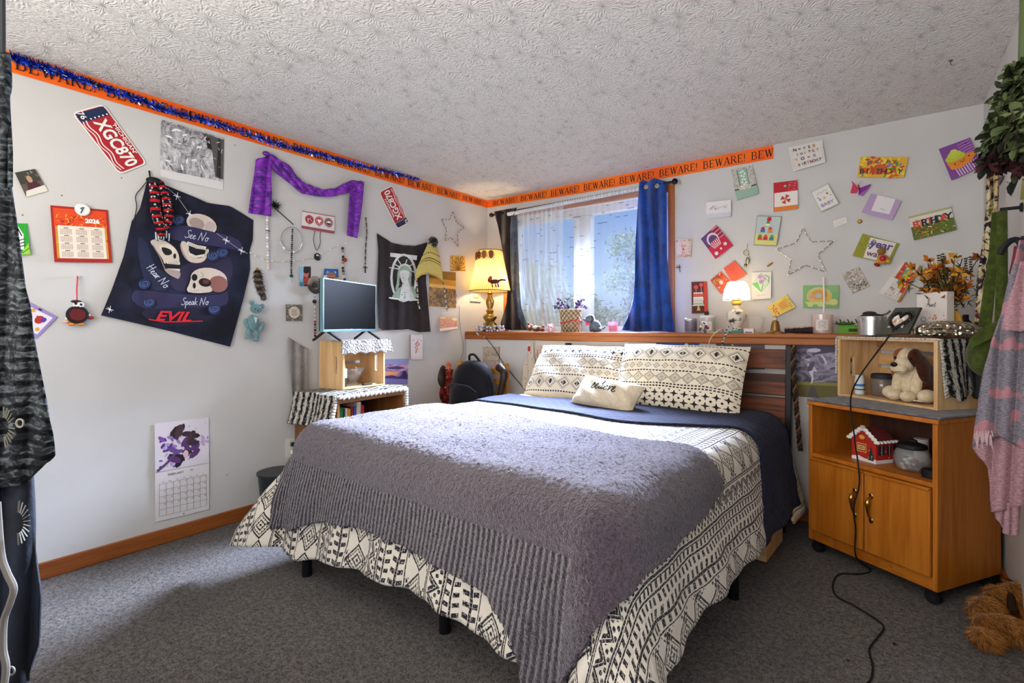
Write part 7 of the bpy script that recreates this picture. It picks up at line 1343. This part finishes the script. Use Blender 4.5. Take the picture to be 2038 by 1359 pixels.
MB().lathe([(44*u, 0), (52*u, 4*u), (54*u, 12*u), (50*u, 14*u)], p, HAM, 36, sx=1, sy=.5).build('body', t, smooth=180); MB().lathe([(54*u, 0), (50*u, 6*u), (40*u, 13*u), (20*u, 17*u), (0, 18*u)], p+V3((0, 0, 13*u)), HAM, 36, sx=1, sy=.5).build('lid', t, smooth=180)
# dried flower arrangement
p = ct(1890, .235)+V3((0, .02, 0)); u = rad(p, 2); t = TH('dried_flowers', 'arrangement of dried orange and yellow flowers in a dark vase on the crate', 'flower arrangement', p)
MB().lathe([(.03, 0), (.042, .03), (.038, .07), (.025, .10), (.03, .12)], p, newmat('vase_glaze', '#3a221a', .3), 20).build('vase', t)
OG = ['#c8781c', '#d8922a', '#a85a1a', '#e0a83a', '#8a4a1c']; GN = ['#3a3a1c', '#55501f', '#2a2614', '#6a5a2c']; st_ = MB(); rr = random.Random(21); top = p+V3((0, 0, .11)); cen = LD(1885, 560, p.y)
for i in range(56):
    e_ = LD(1882+rr.gauss(0, 33), 556+rr.gauss(0, 21), p.y+rr.uniform(-.07, .05)); e_.x = min(e_.x, WX-.03); e_.y = min(e_.y, -.03); st_.tube([top, top.lerp(e_, .6)+V3((0, 0, .015)), e_], .002, rr.choice(GN), 5); fl = MB(); c_ = rr.choice(OG)
    if i < 40:
        for k in range(9): d = V3((rr.gauss(0, 1), rr.gauss(0, 1), rr.gauss(.2, .8))).normalized(); s_ = rr.uniform(.014, .032); b2 = d.orthogonal().normalized()*s_*.42; fl.add([e_, e_+d*s_*.6+b2, e_+d*s_*1.3, e_+d*s_*.6-b2], [(0, 1, 2, 3)], c_)
        fl.ell(e_, .007, '#4a2a14', n=6, m=4).build('bloom', t, smooth=0)
    for k in range(7):
        q = top.lerp(e_, rr.uniform(.45, 1)); d = V3((rr.gauss(0, 1), rr.gauss(0, 1), rr.gauss(0, 1))).normalized(); s_ = rr.uniform(.012, .026); b2 = d.orthogonal().normalized()*s_*.22; st_.add([q, q+d*s_+b2, q+d*s_*2, q+d*s_-b2], [(0, 1, 2, 3)], rr.choice(GN+['#7a4a1c']))
for x0, y0 in ((1872, 506), (1926, 512)):
    for k in range(14): q = LD(x0+k*.2, y0+k*2.4, p.y); st_.ell(q+V3((.008*(-1)**k, 0, 0)), (.007, .003, .004), '#3a3220', n=6, m=4)
    st_.tube([LD(x0, y0, p.y), top], .0016, '#3a3220', 5)
st_.build('stems_and_leaves', t, smooth=0); mb = MB(); a = LD(1888, 620, p.y-.03)
coons(mb, [(1884, 600), (1898, 612)], [(1896, 640), (1920, 652)], [(1884, 600), (1890, 622), (1896, 640)], [(1898, 612), (1914, 630), (1920, 652)], lambda x, y, o: LD(x, y, p.y-.05-o), lambda x, y: .008*sin(x*.3), 8, 8, '#b8882c'); mb.build('yellow_bow', t, solid=.002)
p = onl(1922, -.10); MB().lathe([(.022, 0), (.024, .06), (.012, .075), (.012, .10)], p, '#151416', 16).build('black_bottle', label='black bottle standing at the right end of the ledge', cat='bottle'); p = onl(1908, -.24); MB().lathe([(.02, 0), (.02, .055)], p, glassy('blue_glass', '#9ab8d0', .5), 14).build('clear_bottle', label='small clear blue bottle at the right end of the ledge', cat='bottle')
# ================================================================ FOREGROUND AND RIGHT WALL
def YP(y): return lambda x, py, o=0.0: on(1, y-o, x, py)
# dried bouquet hung upside down at the right wall
LFD = [newmat('dried_leaf_a', '#28301c', .55), newmat('dried_leaf_b', '#3d4a2c', .55), newmat('dried_leaf_c', '#55623c', .5), newmat('dried_leaf_d', '#141a10', .6), newmat('dried_leaf_e', '#6a754c', .5)]
PET = ['#2a1416', '#3a1a1c', '#1c0f12', '#4a2226']
bqt = on(1, -1.5, 2050, 200); t = TH('dried_bouquet', 'dried eucalyptus bouquet hanging upside down at the top right', 'plant', bqt)
rr = random.Random(4); lf = MB(); st_ = MB(); pt = MB(); B9 = lambda x, y, o=0.0: on(1, -1.5+o, x, y)
def clampx(q): q.x = min(q.x, WX-.006); return q
root = clampx(B9(2042, 18))
st_.tube([clampx(B9(2046, -30)), root, clampx(B9(2036, 130))], lambda q: .017-.006*q, LFD[2], 10)
for i in range(60):
    e_ = clampx(B9(2052+rr.uniform(-1, .3)*88, 300+rr.gauss(0, 18), rr.uniform(-.14, .10))); m_ = clampx(B9(2046+(e_.x-root.x)*140, 110, 0)); st_.tube(bez([root, m_, e_], 5), .002, '#3a3020', 5)
    for k in range(22):
        q = rr.random(); c = clampx((m_ if q < .5 else e_).lerp(root if q < .1 else e_, rr.random())); c = clampx(m_.lerp(e_, .1+.9*q)); d = V3((rr.gauss(-.2, 1), rr.gauss(-.2, 1), rr.gauss(-.5, .8))).normalized(); s_ = rr.uniform(.014, .030); n_ = d.orthogonal().normalized(); b2 = n_*s_*.55; up_ = d.cross(n_)*s_*.25
        lf.add([clampx(p_) for p_ in (c, c+d*s_*.35+b2*.75+up_*.5, c+d*s_*1.0+b2+up_, c+d*s_*1.5+b2*.6+up_*.5, c+d*s_*1.75, c+d*s_*1.5-b2*.6+up_*.5, c+d*s_*1.0-b2+up_, c+d*s_*.35-b2*.75+up_*.5)], [(0, 1, 2, 3, 4), (0, 4, 5, 6, 7)], rr.choice(LFD))
for i in range(26):
    c = clampx(B9(2052+rr.uniform(-1, .2)*92, 322+rr.gauss(0, 9), rr.uniform(-.12, .06)))
    for k in range(10):
        d = V3((rr.gauss(0, 1), rr.gauss(-.3, 1), rr.gauss(-.6, .7))).normalized(); s_ = rr.uniform(.012, .024); b2 = d.orthogonal().normalized()*s_*.5; pt.add([clampx(p_) for p_ in (c, c+d*s_+b2, c+d*s_*1.6, c+d*s_-b2)], [(0, 1, 2, 3)], rr.choice(PET))
st_.build('stems', t); lf.build('leaves', t, smooth=0); pt.build('dark_petals', t, smooth=0)
# floral scarf strip and green bag with strap on wall hooks
FS = newmat('floral_scarf_cloth', '#8a7a5a', .8, 0, lambda nb: nb.color(nb.mix(nb.ss(nb.vor(nb.co('Object', (1, 1, .7)), 19), .20, .32), nb.mix(nb.ss(nb.noise(nb.co(), 16), .42, .55), '#8a2a4a', '#59642c'), nb.mix(nb.ss(nb.noise(nb.co(), 30, 3, .6, 1), .44, .54), '#2c2430', nb.mix(nb.ss(nb.noise(nb.co(), 9), .4, .6), '#b8a070', '#cfc3a0')))), .2)
mb = MB(); coons(mb, [(1964, 330), (1987, 330)], [(1935, 700), (1958, 706)], [(1964, 330), (1964, 420), (1952, 500), (1942, 600), (1935, 700)], [(1987, 330), (1985, 430), (1980, 560), (1972, 640), (1958, 706)], YP(-.62), lambda x, y: .008*sin(x*.4), 10, 40, FS)
mb.build('floral_scarf', label='long floral patterned scarf hanging beside the green bag', cat='scarf', solid=.004)
GRN = cloth('olive_canvas', '#47521f', '#343d16', 40, .85, .3, .15); t = TH('green_bag', 'olive green canvas bag hanging by a wide strap at the right wall', 'bag', on(1, -.95, 1975, 760))
mb = MB(); coons(mb, [(1984, 422), (2003, 417)], [(1978, 655), (2003, 660)], [(1984, 422), (1984, 520), (1980, 600), (1978, 655)], [(2003, 417), (2004, 520), (2004, 600), (2003, 660)], YP(-.98), lambda x, y: .003*sin(x*.3), 6, 24, GRN)
mb.build('front_strap', t, solid=.005); mb = MB(); coons(mb, [(1974, 424), (1990, 420)], [(1946, 650), (1972, 655)], [(1974, 424), (1968, 500), (1954, 600), (1946, 650)], [(1990, 420), (1986, 520), (1978, 600), (1972, 655)], YP(-.93), lambda x, y: 0, 6, 24, GRN); mb.build('rear_strap', t, solid=.005)
c = on(1, -.93, 1976, 702); mb = MB().ell(c, (.075, .06, .095), GRN, Matrix.Rotation(.25, 3, 'Y'), 20, 12); mb.build('bag_body', t, smooth=180)
mb = MB(); coons(mb, [(1930, 676), (1955, 652), (1990, 636), (2010, 634)], [(1936, 694), (1958, 682), (1985, 668), (2010, 660)], [(1930, 676), (1936, 694)], [(2010, 634), (2010, 660)], YP(-1.01), lambda x, y: .012*sin((x-1930)*.04), 16, 6, GRN); mb.build('flap', t, solid=.006, smooth=180)
mb = MB(); coons(mb, [(1922, 690), (1945, 690), (1962, 700)], [(1940, 790), (1955, 800), (1968, 790)], [(1922, 690), (1928, 740), (1940, 790)], [(1962, 700), (1966, 745), (1968, 790)], YP(-.90), lambda x, y: .006*sin(x*.3), 10, 14, '#1d1b1a'); mb.build('lining', t, solid=.004)
# pink and grey knitted shawl
SHW = newmat('pink_grey_knit', '#b99aa2', .95, 0, lambda nb: (nb.color(nb.mix(nb.ss(nb.noise(nb.co(), 13, 2, .5), .55, .57), nb.mix(nb.ss(nb.noise(nb.co('Object', (1, 1, 4)), 90, 2), .3, .7), '#6f6a72', '#96909a'), '#b8848c')), nb.bump(nb.noise(nb.co('Object', (1, 1, 3)), 130, 3), .7, .006))[0], .1)
PNK = newmat('pink_knit', '#b0848a', .95, 0, lambda nb: (nb.color(nb.mix(nb.ss(nb.noise(nb.co('Object', (1, 1, 4)), 90, 2), .3, .7), '#a0757c', '#c09aa0')), nb.bump(nb.noise(nb.co('Object', (1, 1, 3)), 130, 3), .7, .006))[0], .1)
t = TH('knit_shawl', 'pink and grey knitted shawl with ragged hem hanging at the right', 'shawl', on(1, -1.27, 2000, 1060))
def pan(T, B, L, Rr, name, y, m, a=.012, f=.16):
    mb = MB(); coons(mb, T, B, L, Rr, YP(y), lambda x, yy: a*sin(x*f+yy*.01), 26, 44, m); return mb.build(name, t, solid=.005, smooth=180)
pan([(2028, 478), (2060, 470)], [(1934, 888), (1990, 870), (2060, 905)], [(2028, 478), (2000, 600), (1972, 680), (1955, 760), (1946, 820), (1934, 888)], [(2060, 470), (2060, 905)], 'grey_panel', -1.20, SHW)
pan([(2030, 520), (2060, 515)], [(1994, 656), (2030, 660), (2060, 655)], [(2030, 520), (2010, 590), (1994, 656)], [(2060, 515), (2060, 655)], 'pink_fold', -1.25, PNK, .006)
pan([(1946, 872), (1990, 865), (2060, 890)], [(1975, 1020), (2010, 1010), (2060, 1000)], [(1946, 872), (1934, 888), (1965, 930), (1972, 985), (1975, 1020)], [(2060, 890), (2060, 1000)], 'pink_hem', -1.19, PNK)
pan([(1976, 1000), (2010, 1000), (2032, 1000)], [(2000, 1062), (2016, 1066), (2024, 1062)], [(1976, 1000), (1984, 1030), (2000, 1062)], [(2032, 1000), (2030, 1030), (2024, 1062)], 'ragged_tail', -1.18, PNK, .006, .4)
mb = MB()
for i in range(22):
    a = YP(-1.27)(1940+i*1.6, 862+6*sin(i*1.7)); mb.tube([a, a+V3((.004*sin(i), 0, -.02-.012*(i % 3)))], .0016, '#c8a8ac', 4)
mb.build('frayed_yarn', t)
MB().tube(bez([on(1, -1.05, x, y) for x, y in ((1990, 506), (1998, 492), (2012, 479), (2026, 478), (2033, 492), (2028, 512), (2018, 540))]), .010, '#15131a', 8).build('strap_loop', label='black looped strap end between the green bag and shawl', cat='strap')
MB().tube(bez([on(1, -1.04, x, y) for x, y in ((2026, 490), (2022, 515), (2015, 545))]), .010, '#7a1a2a', 8).build('red_strap', label='dark red strap hanging behind the knitted shawl', cat='strap')
for pts, c_, lb in (([(1984, 352), (1998, 350), (1986, 372)], '#6a4a6a', 'purple paper corner on the right wall below the bouquet'), ([(2034, 355), (2056, 350), (2056, 395), (2030, 398)], '#8a8438', 'olive card edge on the right wall at the frame edge')):
    P = [on(0, WX-.005, x, y) for x, y in pts]; MB().poly(P, c_, .001, (-1, 0, 0)).build('wall_card', label=lb, cat='card', smooth=0)
MB().tube(bez([on(0, WX-.02, x, y) for x, y in ((2004, 362), (2010, 366), (2013, 378), (2012, 390), (2008, 382))]), .002, '#7a756c', 5).build('wire_hook', label='bent wire hook on the bare right wall', cat='hook')
# brown fur toy on the carpet
fc = ZP(2000, 1262, 0); t = TH('plush_animal', 'shaggy brown plush animal lying on the carpet at lower right', 'plush toy', fc); FUR = cloth('brown_fur', '#7a4a1e', '#4e2c10', 40, 1, .8, .4); mb = MB(); Fp = lambda x, y, h=0: ZP(x, y, 0)+V3((0, 0, h))
blobs = [(Fp(1962, 1250, .055), (.05, .055, .055)), (Fp(2000, 1275, .04), (.085, .05, .045)), (Fp(1960, 1288, .03), (.04, .045, .032)), (Fp(2025, 1235, .07), (.06, .05, .07)), (Fp(2045, 1290, .035), (.07, .05, .04)), (Fp(1985, 1228, .07), (.04, .035, .045))]
for c, r in blobs: mb.ell(c, r, FUR, None, 16, 10)
body = mb.build('body', t, smooth=180); hr = MB(); HC_ = [C('#9a6428', .9), C('#7a4a1c', .9), C('#b87f3c', .9), C('#5a3414', .9)]
for c, r in blobs:
    for i in range(2600):
        d = V3((rr.gauss(0, 1), rr.gauss(0, 1), rr.gauss(.2, 1))).normalized(); b_ = c+V3((d.x*r[0], d.y*r[1], d.z*r[2]))
        if b_.z < .004: continue
        g_ = (d*.55+V3((rr.gauss(.5, .4), rr.gauss(-.2, .4), -.5))).normalized(); e_ = g_.orthogonal().normalized()*.0007; q = b_+g_*rr.uniform(.014, .028); q.z = max(q.z, .003); hr.add([b_-e_, b_+e_, q], [(0, 1, 2)], rr.choice(HC_))
hr.build('fur', t, smooth=0, kind='stuff'); MB().tube([Fp(2008, 1220, .12), Fp(2012, 1240, .10), Fp(2014, 1258, .07)], .012, '#2a180c', 8).build('dark_stripe', t)
# carpet bits
for i, (x, y, c_, lb) in enumerate(((1780, 1281, '#121114', 'tiny black scrap on the carpet right of the cord'), (1688, 1314, '#3a2422', 'tiny brown scrap on the carpet left of the cord'), (1518, 1086, '#e6e2da', 'tiny white scrap on the carpet by the crate under the bed'))):
    MB().ell(ZP(x, y, .005), (.006, .004, .004), c_, n=8, m=5).build('scrap', label=lb, cat='scrap')
# dark robe hanging close at the left
DN = 1.05
def RP(x, y, o=0.0):
    d = ray(x, y); return CAM+d*(DN-o)
ROB = newmat('dark_robe_cloth', '#10131b', .75, 0, lambda nb: (nb.color(nb.mix(nb.ss(nb.noise(nb.co('Object', (1, 1, .5)), 9, 3), .35, .7), '#0a0c12', '#1a2230')), nb.bump(nb.noise(nb.co(), 40, 3), .4, .006))[0], .3)
KNT = newmat('dark_knit', '#15171b', .9, 0, lambda nb: (nb.color(nb.mix(nb.ss(nb.noise(nb.co('Object', (.7, .7, 1)), 30, 4, .8, 1.5), .45, .62), '#0d0f12', '#4a5052')), nb.bump((nb.xyz(nb.co())[2]*260+nb.noise(nb.co(), 8)*14).sin(), 1, .01))[0], .2)
t = TH('hanging_robe', 'dark robe with pale sun motifs hanging close to the camera at left', 'robe', RP(0, 1359))
def rob(T, B, L, Rr, name, m, o, f=.09, a=.012):
    mb = MB(); coons(mb, T, B, L, Rr, RP, lambda x, y: o+a*sin(x*f+y*.004), 24, 60, m); return mb.build(name, t, solid=.006, smooth=180)
rob([(-90, -40), (6, -40)], [(-90, 1400), (40, 1400)], [(-90, -40), (-90, 1400)], [(6, -40), (10, 90), (18, 220), (16, 330), (20, 460), (48, 620), (62, 760), (62, 940), (70, 1080), (84, 1180), (80, 1280), (40, 1400)], 'robe_body', ROB, 0)
sl = rob([(-60, 380), (16, 330), (22, 360)], [(-60, 980), (52, 962), (110, 905)], [(-60, 380), (-60, 980)], [(22, 360), (34, 440), (50, 560), (72, 690), (94, 800), (110, 905)], 'knit_sleeve', KNT, .03, .12, .006)
rob([(-60, 95), (14, 105)], [(-60, 400), (26, 372)], [(-60, 95), (-60, 400)], [(14, 105), (20, 200), (26, 300), (26, 372)], 'knit_shoulder', KNT, .035, .2, .008)
for cx, cy, s_, a0 in ((34, 1040, 26, -1.4), (6, 850, 24, -1.5)):
    mb = MB()
    for k in range(12):
        a = a0+k*.26; mb.bar(RP(cx+cos(a)*s_*.5, cy+sin(a)*s_*.8, .05), RP(cx+cos(a)*s_, cy+sin(a)*s_*1.7, .05), .0022, .001, '#6f6a5c')
    mb.build('sun_motif', t, label='pale sun motif')
for cx, cy in ((40, 842), (22, 1335)): MB().tube([RP(cx+7*cos(a), cy+8*sin(a), .05) for a in [2*PI*i/14 for i in range(14)]], .002, '#77736a', 5, True).build('ring_motif', t)
mb = MB(); mb.tube(bez([RP(x, y, .07) for x, y in ((-6, 1000), (2, 1100), (14, 1140), (27, 1170), (20, 1200), (8, 1235), (6, 1290), (12, 1330), (4, 1390))]), .006, '#6f675c', 8); mb.build('rope_belt', t, label='off white rope belt')
MB().tube([RP(4, 150, .03), RP(3, -60, 0.02), V3((RP(3, -60, .02).x, RP(3, -60, .02).y, HC-.004))], .006, '#1a1c20', 8).build('hanger_cord', t)
for i, (p, lb) in enumerate(((on(1, -1.22, 2032, 476), 'black wall peg carrying the knit shawl'), (on(1, -.95, 1990, 419), 'black wall peg carrying the green bag strap'), (on(1, -.62, 1975, 331), 'black wall peg carrying the floral scarf'))):
    MB().cyl(V3((WX, p.y, p.z+.004)), V3((p.x, p.y, p.z+.004)), .006, '#1c1a1a', 10).lathe([(.018, 0), (.014, -.006)], V3((WX-.002, p.y, p.z+.004)), '#1c1a1a', 12, (1, 0, 0)).build('wall_peg', label=lb, cat='hook')
